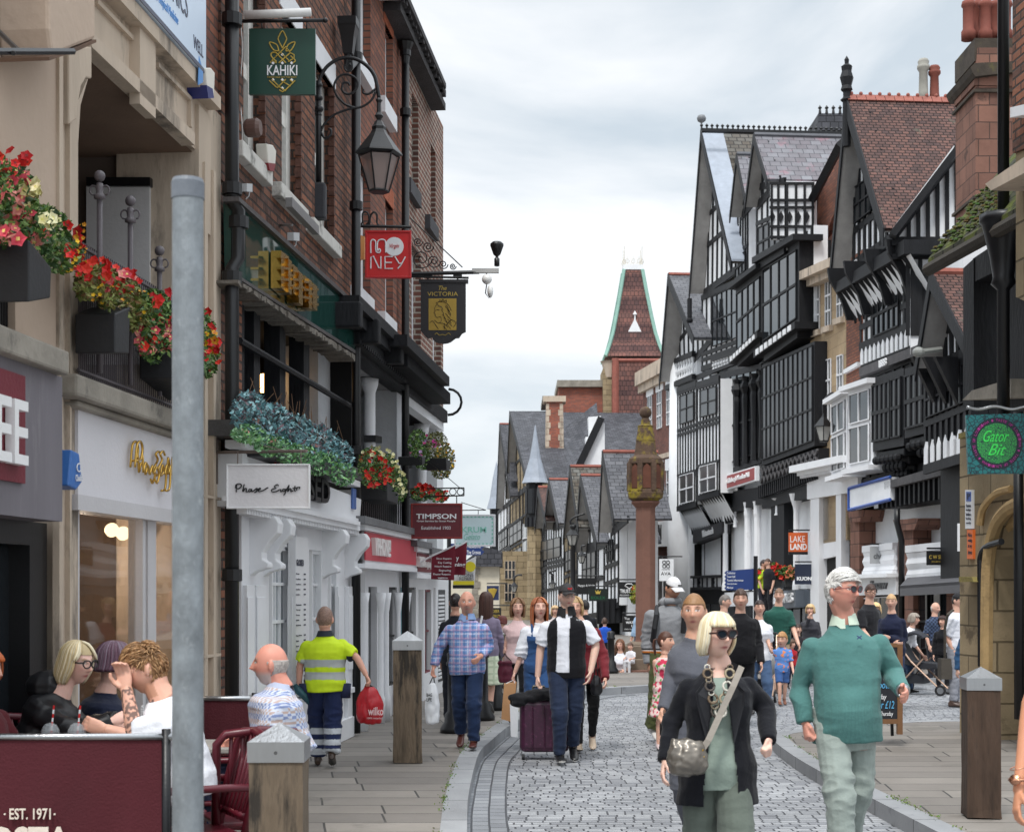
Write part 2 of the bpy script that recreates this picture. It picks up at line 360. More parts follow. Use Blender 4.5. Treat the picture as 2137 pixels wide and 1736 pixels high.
# ------------------------------------------------------------------ ground
setts=courses('granite_setts',rgb(168,170,173),rgb(130,132,137),rgb(72,74,78),.135,.098,.0075,.62,.9,.3,warp=.045,stain=(rgb(168,171,175),5.0,.60),spots=(rgb(70,72,77),3.1,.64),spec=.4,jit=True)
flags=courses('paving_flags',rgb(140,134,127),rgb(116,111,106),rgb(64,62,60),1.15,.42,.010,.7,.35,.18,warp=.01,stain=(rgb(104,100,94),.8,.56),spots=(rgb(84,80,76),9.0,.69),spec=.4,jit=True)
kerbm=courses('kerb_granite',rgb(158,160,163),rgb(138,140,143),rgb(70,70,70),1.0,.9,.008,.65,.4,.22,stain=(rgb(112,114,118),3.0,.6))
b=B();b.add([(-400,-30,-.01),(400,-30,-.01),(400,900,-.01),(-400,900,-.01)],[[0,1,2,3]]);struct('ground',b,flags)
b=B()
nx,ny=60,60
b.add([(-6+26*i/nx,-2+90*j/ny,.0) for j in range(ny+1) for i in range(nx+1)],[[j*(nx+1)+i,j*(nx+1)+i+1,(j+1)*(nx+1)+i+1,(j+1)*(nx+1)+i] for j in range(ny) for i in range(nx)])
struct('road',b,setts)
KH=.12
lo=spline([(975,2300),(975,1900),(975,1736),(978,1688),(989,1631),(1002,1592),(1025,1568),(1071,1529),(1150,1482),(1225,1456),(1320,1447),(1500,1437),(1700,1431),(1900,1429),(2300,1428)],6)
lo=[gp(x,y,0) for x,y in lo]
def offset(line,d):
	o=[]
	for i,p in enumerate(line):
		t=(line[min(i+1,len(line) - 1)] - line[max(i - 1,0)]);t.z=0;t.normalize();o.append(p+Vector((-t.y,t.x,0))*d)
	return o
def strip(name,la,lb,z1,z0,m):
	b=B();n=len(la)
	vs=[Vector((p.x,p.y,z)) for p,z in [(p,z0) for p in la]+[(p,z1) for p in la]+[(p,z1) for p in lb]+[(p,z0) for p in lb]]
	fs=[]
	for k in range(3):
		for i in range(n - 1):fs.append([k*n+i,k*n+i+1,(k+1)*n+i+1,(k+1)*n+i])
	b.add(vs,fs)
	me=b.done(name,m);me['kind']='structure'
	# run the courses along the kerb
	ul=me.data.uv_layers[0];acc=[0]
	for i in range(1,n):acc.append(acc[-1]+(la[i] - la[i - 1]).length)
	for p in me.data.polygons:
		for li in p.loop_indices:
			vi=me.data.loops[li].vertex_index;ul.data[li].uv=(acc[vi % n],[0.0,.12,.42,.5][vi // n])
	return me
li=offset(lo,.18)
strip('kerb',lo,li,KH,-.02,kerbm)
# the drain course of longer setts that follows the kerb
gut=courses('gutter_setts',rgb(150,153,157),rgb(126,129,134),rgb(74,76,80),.19,.13,.008,.6,.8,.25,warp=.01)
g1=offset(lo,-.30)
me=strip('gutter',g1[:60],lo[:60],.006,.002,gut)
b=B();pv=[Vector((p.x,p.y,KH - .003)) for p in li]
poly=pv+[Vector((40,pv[-1].y,KH - .003)),Vector((40,600,KH - .003)),Vector((-60,600,KH - .003)),Vector((-60,-5,KH - .003)),Vector((pv[0].x,-5,KH - .003))]
bm=bmesh.new();vs=[bm.verts.new(p) for p in poly];f=bm.faces.new(vs);bmesh.ops.triangulate(bm,faces=[f])
me=bpy.data.meshes.new('pavement');uvl=bm.loops.layers.uv.new('UVMap')
for f in bm.faces:
	if f.normal.z<0:f.normal_flip()
	for l in f.loops:l[uvl].uv=(l.vert.co.x+l.vert.co.y*.15,l.vert.co.y)
bm.to_mesh(me);bm.free();me.materials.append(flags)
o=bpy.data.objects.new('pavement',me);C.objects.link(o);o['kind']='structure'
# the right hand pavement with its rounded end
ro=spline([(2500,1526),(2014,1522),(1846,1527),(1720,1540),(1640,1547),(1610,1560),(1649,1597),(1718,1641),(1817,1696),(1897,1740),(2300,1960)],6)
ro=[gp(x,y,0) for x,y in ro]
ri=offset(ro,.18)
strip('kerb',ro,ri,KH,-.02,kerbm)
b=B();pv=[Vector((p.x,p.y,KH - .003)) for p in ri];
bm=bmesh.new();vs=[bm.verts.new(p) for p in pv+[Vector((14,pv[-1].y,KH - .003)),Vector((14,pv[0].y,KH - .003))]];f=bm.faces.new(vs);bmesh.ops.triangulate(bm,faces=[f])
me=bpy.data.meshes.new('pavement');uvl=bm.loops.layers.uv.new('UVMap')
for f in bm.faces:
	if f.normal.z<0:f.normal_flip()
	for l in f.loops:l[uvl].uv=(l.vert.co.x - l.vert.co.y*.1,l.vert.co.y)
bm.to_mesh(me);bm.free();me.materials.append(flags)
o=bpy.data.objects.new('pavement',me);C.objects.link(o);o['kind']='structure'
# moss and weeds along the kerb joint
b=B()
for ln in (li[10:60],ri[30:]):
	for p in ln:
		if rnd.random()<.75:
			for k in range(rnd.randint(6,26)):
				q=p+Vector((rnd.gauss(0,.02),rnd.gauss(0,.1),KH+abs(rnd.gauss(0,.008))));b.leaf(q,rnd.uniform(.006,.014),rgb(rnd.randint(80,110),rnd.randint(108,132),52))
o=b.done('moss',leafm);o['kind']='stuff'
# ------------------------------------------------------------------ left hand side of the street
def wallz(b,pl,x0,x1,z0,z1,holes=(),th=.25,off=0.0):
	"""wall with real openings; holes (xa, xb, za, zb)"""
	xs=sorted({x0,x1,*[h[0] for h in holes],*[h[1] for h in holes]})
	for xa,xb in zip(xs,xs[1:]):
		hs=sorted([(h[2],h[3]) for h in holes if h[0] <= xa and h[1] >= xb]);z=z0
		for za,zb in hs:
			if za>z:b.rz(pl,xa,xb,z,za,off,off - th)
			z=max(z,zb)
		if z<z1:b.rz(pl,xa,xb,z,z1,off,off - th)
def sash(bld,pl,x0,x1,z0,z1,frame=white,gl=glass,cols=2,rows=2,off=-.12,name='window',fw=.05):
	"""sash window set in its opening: frame part with a pane part under it"""
	p=Pan(pl,x0,x1,0,0,1,1);p.q=[pl.pz(x0,z0,0),pl.pz(x1,z0,0),pl.pz(x1,z1,0),pl.pz(x0,z1,0)]
	W=(p.q[1] - p.q[0]).length;H=z1 - z0;b=B();fu=fw/W;fv=fw/H
	p.box(b,0,0,fu,1,off+.05,off);p.box(b,1 - fu,0,1,1,off+.05,off);p.box(b,fu,0,1 - fu,fv,off+.05,off);p.box(b,fu,1 - fv,1 - fu,1,off+.05,off)
	for k in range(1,cols):p.box(b,k/cols - fu*.3,fv,k/cols+fu*.3,1 - fv,off+.03,off)
	for k in range(1,rows):p.box(b,fu,k/rows - fv*.4,1 - fu,k/rows+fv*.4,off+.035,off - .002)
	f=b.done(name,frame,bld);g=B();p.box(g,fu*.5,fv*.5,1 - fu*.5,1 - fv*.5,off+.008,off - .03);adopt2(g.done('pane',gl),f,bld);return f
def adopt2(o,parent,root):
	o.parent=parent;o.matrix_parent_inverse=(Matrix.Translation(wloc(root))).inverted() if False else Matrix.Identity(4)
	# the parent part keeps world coordinates in its mesh, so its own parent inverse already cancels the root
	return o
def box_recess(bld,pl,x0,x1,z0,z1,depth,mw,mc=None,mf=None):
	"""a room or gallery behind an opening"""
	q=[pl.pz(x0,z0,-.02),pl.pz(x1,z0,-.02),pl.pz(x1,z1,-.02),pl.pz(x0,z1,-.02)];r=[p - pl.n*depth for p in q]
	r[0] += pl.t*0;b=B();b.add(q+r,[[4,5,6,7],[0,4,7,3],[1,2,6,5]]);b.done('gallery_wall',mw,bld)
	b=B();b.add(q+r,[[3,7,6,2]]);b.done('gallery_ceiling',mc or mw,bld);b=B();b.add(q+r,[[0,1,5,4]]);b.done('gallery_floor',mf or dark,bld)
SPLIT={'cornice_bracket','black_post','arch_haunch','half_column','gallery_post','pilaster','carved_post','blue_poster','door_panel','quoin','moulding','lower_roof','gallery_wall','logo','corbel','cargo_pocket','sandstone_pier','dungaree_strap','dormer_light','niche','dark_opening','bay_cornice','twig','post_row','panel_post','white_dentil','lettering'}
def part(b,name,m,root,**k):
	if name in SPLIT and len(b.ch)>1:
		for (v0,f0),(v1,f1) in zip(b.ch,b.ch[1:]+[(len(b.v),len(b.f))]):
			c=B();c.v=b.v[v0:v1];c.f=[[i - v0 for i in f] for f in b.f[f0:f1]];c.c=b.c[f0:f1];c.mi=b.mi[f0:f1];o=c.done(name,m,root,**k)
		return o
	return b.done(name,m,root,**k)
def pipe(label,pts,r,m=blackm,group=None,collars=()):
	b=B();b.tube(pts,r,10);o=b.done('drainpipe',m,None,True);tag(o,label,'drainpipe',group)
	for c in collars:
		k=B();k.lathe([(r*1.02,-.05),(r*1.45,-.045),(r*1.45,.045),(r*1.02,.05)],c,10);q=k.done('collar',m);q.parent=o
	return o
# --- tan rendered building with the first stone pier (far left)
bl=thing('corner_cafe_building','tan rendered building with grey stone fascia at the far left edge','building',(-3.2,7.6,0))
b=B();wallz(b,A,-340,120,2.9,9.5,[(-60,32,2.95,3.6)],.5,.04);part(b,'wall',render_tan,bl)
b=B();b.slab(A,[(0,-300),(90,-300),(88,0),(95,105),(0,105),(-200,60)],.05,.041);part(b,'arch_shadow_panel',mat('arch_shade_brown',rgb(112,94,82),.9,.1,2,.2,20),bl)  # shadow under the arch, painted as a brown sheet on the tan wall
b=B();b.slab(A,[(100,-320),(200,-300),(200,82),(163,96),(110,118),(103,60)],.32,.04);part(b,'oriel_base',render_tan,bl,bevel=.02)
b=B();b.slab(A,[(103,119),(164,98),(201,83),(201,89),(164,106),(103,127)],.33,.05);part(b,'oriel_board',mat('brown_board',rgb(98,74,58),.8,.3),bl)
b=B();wallz(b,A,120,163,.1,5.42,(),.5,.02);b.rz(A,124,132,.1,5.2,.06,.02);b.rz(A,146,150,.1,5.2,.05,.02);part(b,'stone_pier',stone_lt,bl)
b=B();b.slab(A,[(144,100),(192,98),(192,165),(180,163),(170,180),(163,220),(160,250),(145,260)],.08,-.3);part(b,'arch_spandrel',stone_lt,bl,bevel=.01)
b=B();b.rz(A,-340,146,2.87,3.0,.24,-.2);part(b,'coping',stone_gr,bl,bevel=.015)
b=B();b.rz(A,-340,130,2.08,2.87,.17,-.1);part(b,'fascia',mat('streaked_grey_board',rgb(112,108,114),.6,.14,2,.1,30,stretch=(1,1,.15),stain=(rgb(150,146,148),3,.56,.6)),bl)
b=B();b.rz(A,-300,53,2.25,2.8,.19,.171);part(b,'sign_panel',mat('maroon_panel',rgb(112,38,50),.45,.06),bl)
b=B();textz(b,'COFFEE',A,-230,50,2.33,2.66,.22,.05,bold=.01);part(b,'lettering',mat('white_letters',rgb(232,232,232),.5,.03),bl)
b=B();b.rz(A,-340,98,.1,2.08,-.12,-.2);part(b,'glazing',glass,bl)
b=B();b.rz(A,62,98,.12,2.08,.0,-.12);b.rz(A,-340,62,1.95,2.08,.0,-.11);b.rz(A,-340,62,.12,.5,.0,-.11);part(b,'window_frame',blackm,bl)
b=B()
for k in range(14):b.rz(A,-30+k*5,-28.4+k*5,2.95,3.62,.0,-.02)
part(b,'railing',blackm,bl)
b=B();b.tube([A.pp(-30,108,.75),A.pp(152,108,.75)],.016,6);b.tube([A.pp(-30,40,.3),A.pp(40,108,.75)],.012,6);b.tube([A.pp(28,104,.5),A.pp(28,112,.8)],.01,6)
tag(b.done('sign_bracket',blackm),'thin black iron bracket bar reaching out from the tan wall at top left','sign bracket')
b=B();b.slab(A,[(150,938),(166,946),(172,1006),(160,1022),(143,1013)],.16,.03);o=b.done('alarm_box',mat('blue_plastic',rgb(58,108,176),.4,.05),None,bevel=.01)
tag(o,'blue tapered alarm box fixed on the stone pier beside the grey fascia','alarm box')
b=B();text(b,'C',A,(160,966,168,985),.165,.004);text(b,'Chubb',A,(158,990,172,1004),.165,.004);k=b.done('lettering',white);k.parent=o
# --- stone arch building with the white shopfront
bl=thing('stone_arcade_building','pale stone arcade with a gallery of flower boxes above a white shopfront','building',(-2.9,10,0))
b=B();wallz(b,A,407,461,.1,4.97,(),.6,0);b.rz(A,428,434,.1,4.9,.05,0);b.rz(A,446,451,.1,4.9,.05,0)
for z in (1.2,2.4,3.6):b.rz(A,427,461.5,z,z+.02,.052,0)
part(b,'stone_pier',stone_lt,bl)
b=B();b.rz(A,163,461,4.97,5.42,0,-.6);b.rz(A,192,461,5.36,5.46,.1,0);b.rz(A,192,407,4.93,5.02,.07,-.03)
b.rz(A,292,325,4.86,5.36,.07,0)
for xa,xb in ((205,286),(332,402)):b.rz(A,xa,xb,5.27,5.3,.03,0);b.rz(A,xb - 3,xb,5.08,5.3,.03,0)
b.rz(A,415,440,4.4,5.3,.03,0)
part(b,'frieze',stone_lt,bl)
b=B();b.slab(A,[(407,322),(425,322),(425,480),(421,440),(414,380)],-.02,-.5);b.slab(A,[(161,215),(185,160),(168,220),(163,300)],0,-.4);part(b,'arch_haunch',stone_lt,bl)
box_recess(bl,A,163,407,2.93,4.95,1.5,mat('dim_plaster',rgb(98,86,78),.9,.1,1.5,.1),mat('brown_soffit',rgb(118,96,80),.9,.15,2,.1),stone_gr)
b=B();q=Pl(A.pz(407,0),-A.t);b.rect(q,180,388,312,760,.03,0);part(b,'gallery_door',mat('off_white_door',rgb(196,194,194),.6,.05),bl)
b=B();b.rect(q,180,370,313,388,.06,0);part(b,'door_head',blackm,bl)
b=B();b.rz(A,163,412,2.8,2.93,.16,-.5);b.rz(A,163,412,2.76,2.8,.1,-.1);part(b,'ledge',stone_gr,bl,bevel=.02)
b=B();b.rz(A,163,425,2.26,2.76,.04,-.1);part(b,'fascia',mat('grey_white_fascia',rgb(214,212,216),.5,.03),bl)
b=B();b.rz(A,163,425,2.17,2.26,.08,-.1);b.rz(A,163,425,.12,.3,.02,-.1)
for xa,xb in ((163,166),(298,304),(309,326),(400,425)):b.rz(A,xa,xb,.3,2.17,.02,-.08)
part(b,'shop_frame',mat('grey_frame',rgb(196,194,196),.5,.04),bl)
b=B();b.rz(A,166,298,.3,2.17,-.03,-.04);b.rz(A,326,400,.3,2.17,-.03,-.04);part(b,'shop_window',glass_in,bl)
b=B();b.rz(A,304,309,.3,2.17,0,-.05);part(b,'glazing_bar',blackm,bl)
b=B();q0=[A.pz(163,.12,-.1),A.pz(425,.12,-.1),A.pz(425,2.3,-.1),A.pz(163,2.3,-.1)];r0=[p - A.n*3 for p in q0];b.add(q0+r0,[[4,5,6,7],[0,4,7,3],[1,2,6,5],[0,1,5,4],[3,7,6,2]])
part(b,'shop_interior',mat('shop_interior',rgb(120,100,84),.8,.3,1.5,0),bl)
for x,y in ((235,1108),(258,1115),(284,1121)):
	c=A.pp(x,y,-.4);b=B();b.disc(c,(.5,-.7,-.5),.05,.03,14);o=part(b,'spotlight',mat('warm_lamp',rgb(255,226,180),.5,0,emit=3),bl)
for i in range(3):
	la=bpy.data.lights.new('shop_lamp','POINT');la.energy=15;la.color=(1,.8,.6);la.shadow_soft_size=.05;lo_=bpy.data.objects.new('shop_lamp',la);C.objects.link(lo_);lo_.location=A.pz(200+i*80,1.95) - A.n*(.7+.5*(i==1))
# cut brass lettering standing off the fascia
b=B();strokes3=[[(250,975),(254,930),(262,922),(266,938),(262,958),(252,962)],[(266,950),(268,985),(272,966),(278,975),(282,990)],[(282,990),(287,972),(290,988),(296,975),(302,990),(297,1008),(293,1000)],
			[(312,985),(305,992),(300,978),(308,960),(304,948),(310,942),(314,950)],[(314,990),(318,970),(322,988),(326,972),(324,1018),(316,1024)],[(328,990),(330,955),(333,975),(337,990),(340,962),(341,1000)]]
for ln in strokes3:
	pts=[A.pp(x,y,.0) for x,y in spline(ln,4)]
	b.tube([p+A.n*.07 for p in pts],.0085,6);b.tube([p+A.n*.1 for p in pts],.0085,6)
part(b,'brass_lettering',gold,bl,smooth=True)
b=B()
for k in range(58):x=165+k*4.1;b.tube([A.pz(x,2.93,.05),A.pz(x,3.75,.05)],.006,4)
b.tube([A.pz(163,2.99,.05),A.pz(407,2.99,.05)],.012,5);b.tube([A.pz(163,3.72,.05),A.pz(407,3.72,.05)],.014,5);part(b,'railing',mat('grey_iron',rgb(94,88,92),.5,.1),bl)
grey_iron=M['grey_iron']
for x,y in ((208,366),(272,418),(333,522)):
	p=A.pp(x,y,.1);z0=3.0;b=B();h=p.z
	b.box((p.x,p.y,(z0+h - .12)/2),(.028,.028,h - .12 - z0));b.lathe([(.0,-.15),(.035,-.14),(.035,-.12),(.02,-.11),(.024,-.08),(.02,-.05),(.01,-.045)],p,10)
	b.ball(p+Vector((0,0,-.005)),.034)
	for sx in (-1,1):b.tube([p+Vector((sx*(.015+.022*(1 - math.cos(a))),0,-.09+.028*math.sin(a))) for a in [i*.6 for i in range(9)]],.006,5)
	o=part(b,'railing_post',grey_iron,bl,smooth=True)
# long printed board above the frieze
o=thing('clinic_sign','long pale blue clinic sign board fixed above the stone frieze','sign',A.pz(330,5.46,.1))
b=B();b.rz(A,120,430,5.47,6.08,.12,.06);part(b,'board',mat('pale_blue_board',rgb(206,222,240),.3,.05,1,0),o)
b=B();b.rz(A,120,430,5.47,5.5,.125,.119);textz(b,'THE TRAVELLED CLINICS',A,200,392,5.72,5.9,.122,.004);part(b,'lettering',mat('grey_letter',rgb(88,92,108),.5,.03),o)
b=B();textz(b,'Vaccination Advice for Travel and Tropical Medicine',A,240,372,5.58,5.66,.122,.004);b.slab(A,[(416,118),(424,150),(424,172),(414,178)],.124,.119);part(b,'logo',mat('logo_blue',rgb(96,150,210),.5,.03),o)
b=B();textz(b,'WELL',A,404,424,5.57,5.66,.122,.004);part(b,'logo_lettering',M['grey_letter'],o)
b=B();b.slab(A,[(430,142),(441,142),(449,152),(447,205),(435,206)],.14,.0);o=b.done('alarm_box',mat('ivory_plastic',rgb(226,222,212),.4,.04),None,bevel=.01);tag(o,'white alarm box with a blue base at the end of the clinic sign','alarm box')
b=B();b.slab(A,[(431,178),(444,186),(447,205),(435,206)],.15,.0);k=b.done('base_cover',mat('navy',rgb(40,48,110),.4,.05));k.parent=o
b=B();b.rz(A,340,462,6.12,6.9,-.02,-.3);b.rz(A,120,340,6.12,9.6,-.02,-.3);b.rz(A,340,462,6.9,9.6,-.02,-.3);b.rz(A,120,461,5.42,6.12,-.02,-.3);b.done('upper_wall',brick_or,bl)
b=B();b.rz(A,350,425,6.13,6.28,.1,-.1);part(b,'window_sill',stone_gr,bl)
# --- brown brick building with the cocktail bar gallery
b1=thing('brown_brick_building','brown brick building with white sash windows over a mirrored green fascia','building',(-2.0,14.5,0))
wn=[(508,554,5.33,7.0),(588,629,5.33,7.0),(657,698,5.33,7.0)]
b=B();wallz(b,A,461,748,4.93,9.8,wn,.3);b.rz(A,461,505,.12,4.93,-.02,-.3);part(b,'wall',brick_dk,b1)
for xa,xb,za,zb in wn:
	sash(b1,A,xa,xb,za,zb,mat('peeling_white',rgb(222,220,214),.8,.06,5,.5,20),glass,1,2,-.16,fw=.16)
	b=B();b.rz(A,xa,xb+16,za - .13,za,.09,-.2);part(b,'window_sill',mat('old_sill',rgb(206,204,198),.85,.1,4,.5,14,stain=(rgb(70,70,64),3,.55,.8)),b1,bevel=.01)
	b=B();b.rz(A,xa - 3,xb+3,zb+.0,zb+.25,.012,-.05);part(b,'lintel',white,b1)
	b=B();bh=(zb - za)/16
	for k in range(16):
		for sx in (xb,):b.rz(A,sx - 1,sx+1.2,za+k*bh+.01,za+(k+1)*bh - .006,.006+.006*(k % 2),-.05)
	part(b,'rubbed_brick_jamb',mat('dark_rubbed_brick',rgb(92,62,52),.9,.4,9,.4),b1)
b=B();b.slab(A,[(497,412),(739,634),(741,733),(500,576)],.14,.02)
green=glassmat('mirrored_green',rgb(24,62,56),.03);part(b,'mirrored_fascia',green,b1)
b=B();b.slab(A,[(499,410),(740,628),(741,638),(499,420)],.18,.05);b.slab(A,[(500,576),(742,731),(742,738),(500,583)],.17,.05);part(b,'fascia_rail',mat('weathered_rail',rgb(70,66,66),.6,.3,5,.3),b1)
b=B()
for k in range(44):
	u=k/44;x=497+243*u;b.slab(A,[(x,583+158*u+rnd.uniform(-2,3)),(x+6.6,587+158*u),(x+6.6,596+158*u+rnd.uniform(-3,5)),(x,592+158*u+rnd.uniform(-3,5))],.17+rnd.uniform(-.02,.02),-.1)
part(b,'crumbling_soffit',mat('flaking_timber',rgb(112,106,98),.95,.35,8,.8,30),b1)
b=B()
gl=[(587,523,13,78),(602,540,7,70),(612,552,9,60),(624,566,8,66),(636,575,9,55),(645,582,6,60),(653,590,9,52)]
for i,(x,y,w_,h) in enumerate(gl):
	b.slab(A,[(x,y),(x+w_,y+w_*.85),(x+w_,y+h+w_*.8),(x,y+h)],.24+.02*(i % 2),.15)
	for j in range(3):b.slab(A,[(x - 1,y+10+j*h*.3),(x+w_+3,y+12+j*h*.3),(x+w_+3,y+17+j*h*.3),(x - 1,y+15+j*h*.3)],.27,.2)
part(b,'gold_lettering',gold,b1)
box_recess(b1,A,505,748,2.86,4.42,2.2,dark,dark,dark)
b=B();b.slab(A,[(664,690),(727,742),(727,1000),(664,960)],-.35,-.9);part(b,'white_brick_pier',mat('limewashed_brick',rgb(196,198,202),.85,.07,4,.6,9),b1)
b=B()
for x,w_ in ((494,16),(530,13),(584,12),(634,12)):b.rz(A,x,x+w_,2.9,4.4,-.05,-.2)
part(b,'gallery_post',black,b1)
b=B();b.tube([A.pz(500,3.75,.0),A.pz(735,3.75,.0)],.03,6);part(b,'handrail',black,b1)
p=A.pp(553,800,-.9);b=B();b.lathe([(.05,-.1),(.055,-.09),(.055,.09),(.05,.1)],p,12);lam=b.done('lantern',mat('lantern_glow',rgb(255,196,120),.5,0,emit=5));tag(lam,'small glowing ribbed lantern hanging inside the dark bar gallery','lantern')
b=B();b.tube([p+Vector((0,0,.1)),Vector((p.x,p.y,4.4))],.006,5);b.lathe([(.0,.1),(.05,.1),(.04,.13),(0,.14)],p,10);k=b.done('hanging_rod',blackm);k.parent=lam
b=B();b.rz(A,496,757,2.88,3.0,.24,-.3);part(b,'gallery_beam',mat('lead_grey_beam',rgb(82,80,80),.8,.25,3,.3),b1)
b=B();b.rz(A,488,505,.12,2.5,-.012,-.1);part(b,'black_brick_strip',courses('black_painted_brick',rgb(26,26,30),rgb(20,20,24),rgb(10,10,12),.235,.078,.012,.5,.9,.2),b1)
# white shopfront with scroll brackets
sf=thing('white_shopfront','white painted bow shopfront with scroll brackets and small panes','shopfront',(-2.1,14.6,0))
b=B();b.slab(A,[(506,944),(754,1042),(748,1118),(524,1060),(506,1056)],.2,-.1);part(b,'fascia',white,sf)
b=B()
for z0,z1,o_ in ((2.34,2.39,.25),(2.39,2.43,.28),(2.43,2.47,.23),(2.8,2.86,.26)):b.rz(A,512,752,z0,z1,o_,.1)
for k in range(70):x=516+k*3.35;b.rz(A,x,x+1.9,2.3,2.34,.23,.1)
part(b,'cornice',white,sf)
b=B();textz(b,'GLOSSED',A,560,684,2.53,2.76,.24,.05,bold=.02);part(b,'lettering',blackm,sf)
b=B();b.rz(A,738,744,2.56,2.78,.23,.2);part(b,'alarm_badge',mat('badge_blue',rgb(70,100,160),.4,.03),sf,bevel=.01)
def shopfront(root,x0,x1,zt,wins,dr=None,m=white,pil=()):
	b=B();holes=[(a,c,za,zb) for a,c,za,zb,*_ in wins];wallz(b,A,x0,x1,.12,zt,holes,.1,.05);part(b,'panelling',m,root)
	for a,c,za,zb,nc,nr in wins:sash(root,A,a,c,za,zb,m,glassmat('milky_glass',rgb(150,156,162),.08),nc,nr,-.02,'window',.035)
shopfront(sf,504,741,2.34,[(561,604,.75,2.1,4,4),(645,670,.75,2.1,3,4),(684,702,.75,2.1,2,4)])
b=B()
for xa,xb in ((516,532),(536,556),(608,616),(706,716),(727,739)):
	b.rz(A,xa,xb,.12,1.75,.09,.05);b.rz(A,xa+2,xb - 2,.85,1.65,.1,.09)
b.rz(A,505,741,.12,.34,.11,.05);b.rz(A,505,741,.6,.66,.12,.05);part(b,'pilaster',white,sf,bevel=.006)
for x in (518,547,671,718):
	y0=A.pz(x,2.32,.1);yz=lambda z,o_:A.pz(x,z,0)+A.n*o_;b=B()
	prof=[(0,0),(.22,.0),(.26,-.06),(.25,-.14),(.17,-.22),(.12,-.3),(.12,-.36),(.17,-.39),(.17,-.43),(.06,-.46),(0,-.5)]
	a=[A.pz(x,2.32,.04)+A.n*u+Vector((0,0,v)) for u,v in prof];bb=[q+A.t*.16*(1 if A.t.y>0 else -1) for q in a];b.prism(a,bb);part(b,'scroll_bracket',white,sf,bevel=.012)
o=thing('price_board','tall white treatment price board between the small paned windows','sign',A.pz(625,.5,.1))
b=B();b.rz(A,617,644,.5,2.2,.13,.06);part(b,'board',mat('menu_white',rgb(222,222,224),.5,.02),o)
b=B();textz(b,'GLOSSED',A,619,634,1.93,1.99,.135,.003,bold=.02)
for k in range(26):z=1.85 - k*.047;(k % 6 != 5) and (textz(b,rnd.choice(['Treatments','Waxing and threading','Lashes','Massage','Therapy']),A,618,618+rnd.uniform(5,12),z,z+.014,.135,.003),textz(b,'%d.00' % rnd.randint(15,65),A,634,638,z,z+.014,.135,.003))
part(b,'lettering',mat('dark_ink',rgb(60,62,76),.6,.03),o)
# downpipes
pipe('black downpipe running down the brick beside the green sign bracket',[A.pp(484,-60,.1),A.pp(484,420,.1),A.pp(497,440,.13),A.pp(497,540,.13),A.pp(484,560,.1),A.pz(484,.15,.1)],.055,collars=[A.pp(484,42,.1),A.pp(484,395,.1),A.pp(498,465,.13),A.pp(484,580,.1),A.pp(484,1200,.1)])
pipe('black downpipe between the brown and orange brick fronts',[A.pp(743,-60,.12),A.pz(743,.15,.12)],.05,collars=[A.pp(743,120,.12),A.pp(743,430,.12),A.pp(743,940,.12),A.pp(743,1176,.12)])
b=B();p=A.pp(727,60,.15);b.lathe([(.06,-.28),(.07,-.27),(.1,-.1),(.13,0),(.14,.02),(.14,.1),(.11,.1)],p,4,rot=.7);b.tube([p+Vector((0,0,-.25)),p+Vector((.0,.0,-.42)),A.pp(741,128,.12)],.045,8);tag(b.done('rainwater_hopper',blackm),'black square rainwater hopper above the street lamp scroll','hopper')
pipe('black downpipe with funnel top on the orange brick front',[A.pp(846,95,.1),A.pz(846,.15,.1)],.05,collars=[A.pp(846,110,.1),A.pp(846,235,.1),A.pp(846,740,.1),A.pp(848,970,.1)])
b=B();b.lathe([(.05,-.25),(.06,-.1),(.1,0),(.11,.03),(.09,.03)],A.pp(846,95,.1),10);tag(b.done('rainwater_hopper',blackm),'black funnel hopper below the gutter of the orange brick front','hopper')
# small things on the brown brick wall
b=B();b.lathe([(.06,0),(.075,.02),(.08,.1),(.06,.13)],A.pp(512,268,.02),14);o=b.done('alarm_bell',mat('bell_brown',rgb(98,74,66),.5,.1));
o.matrix_world=Matrix.Translation(A.pp(512,268,.02)) @ Vector((0,0,1)).rotation_difference(A.n).to_matrix().to_4x4() @ Matrix.Translation(-A.pp(512,268,.02));tag(o,'round brown alarm bell on the brick beside the first window','alarm bell')
b=B();b.slab(A,[(557,300),(570,303),(577,315),(575,345),(562,358)],.1,0);o=b.done('alarm_box',M['ivory_plastic'],None,bevel=.01);tag(o,'white alarm box with red ends between the first two sash windows','alarm box')
b=B();b.slab(A,[(560,340),(575,342),(572,358),(563,356)],.11,.0);k=b.done('red_end',mat('dark_red_plastic',rgb(130,30,40),.4,.05));k.parent=o
b=B();b.rz(A,610,666,4.98,5.06,.3,.24);b.tube([A.pp(585,470,0),A.pp(610,470,.27)],.01,5);tag(b.done('strip_light',mat('grey_metal',rgb(120,118,118),.4,.1)),'grey strip light on arms below the third window sill','strip light')
for x,y in ((521,392),(619,494)):
	b=B();b.slab(A,[(x - 6,y - 9),(x+6,y - 8),(x+6,y+9),(x - 6,y+8)],.06,0);b.tube([A.pp(x,y+8,.03),A.pp(x - 2,y+18,.03),A.pp(x - 8,y+24,.01)],.006,4)
	tag(b.done('junction_box',mat('grey_plastic',rgb(190,192,194),.5,.03)),'small grey junction box under the %s window sill' % ('first' if x<600 else 'second'),'junction box')
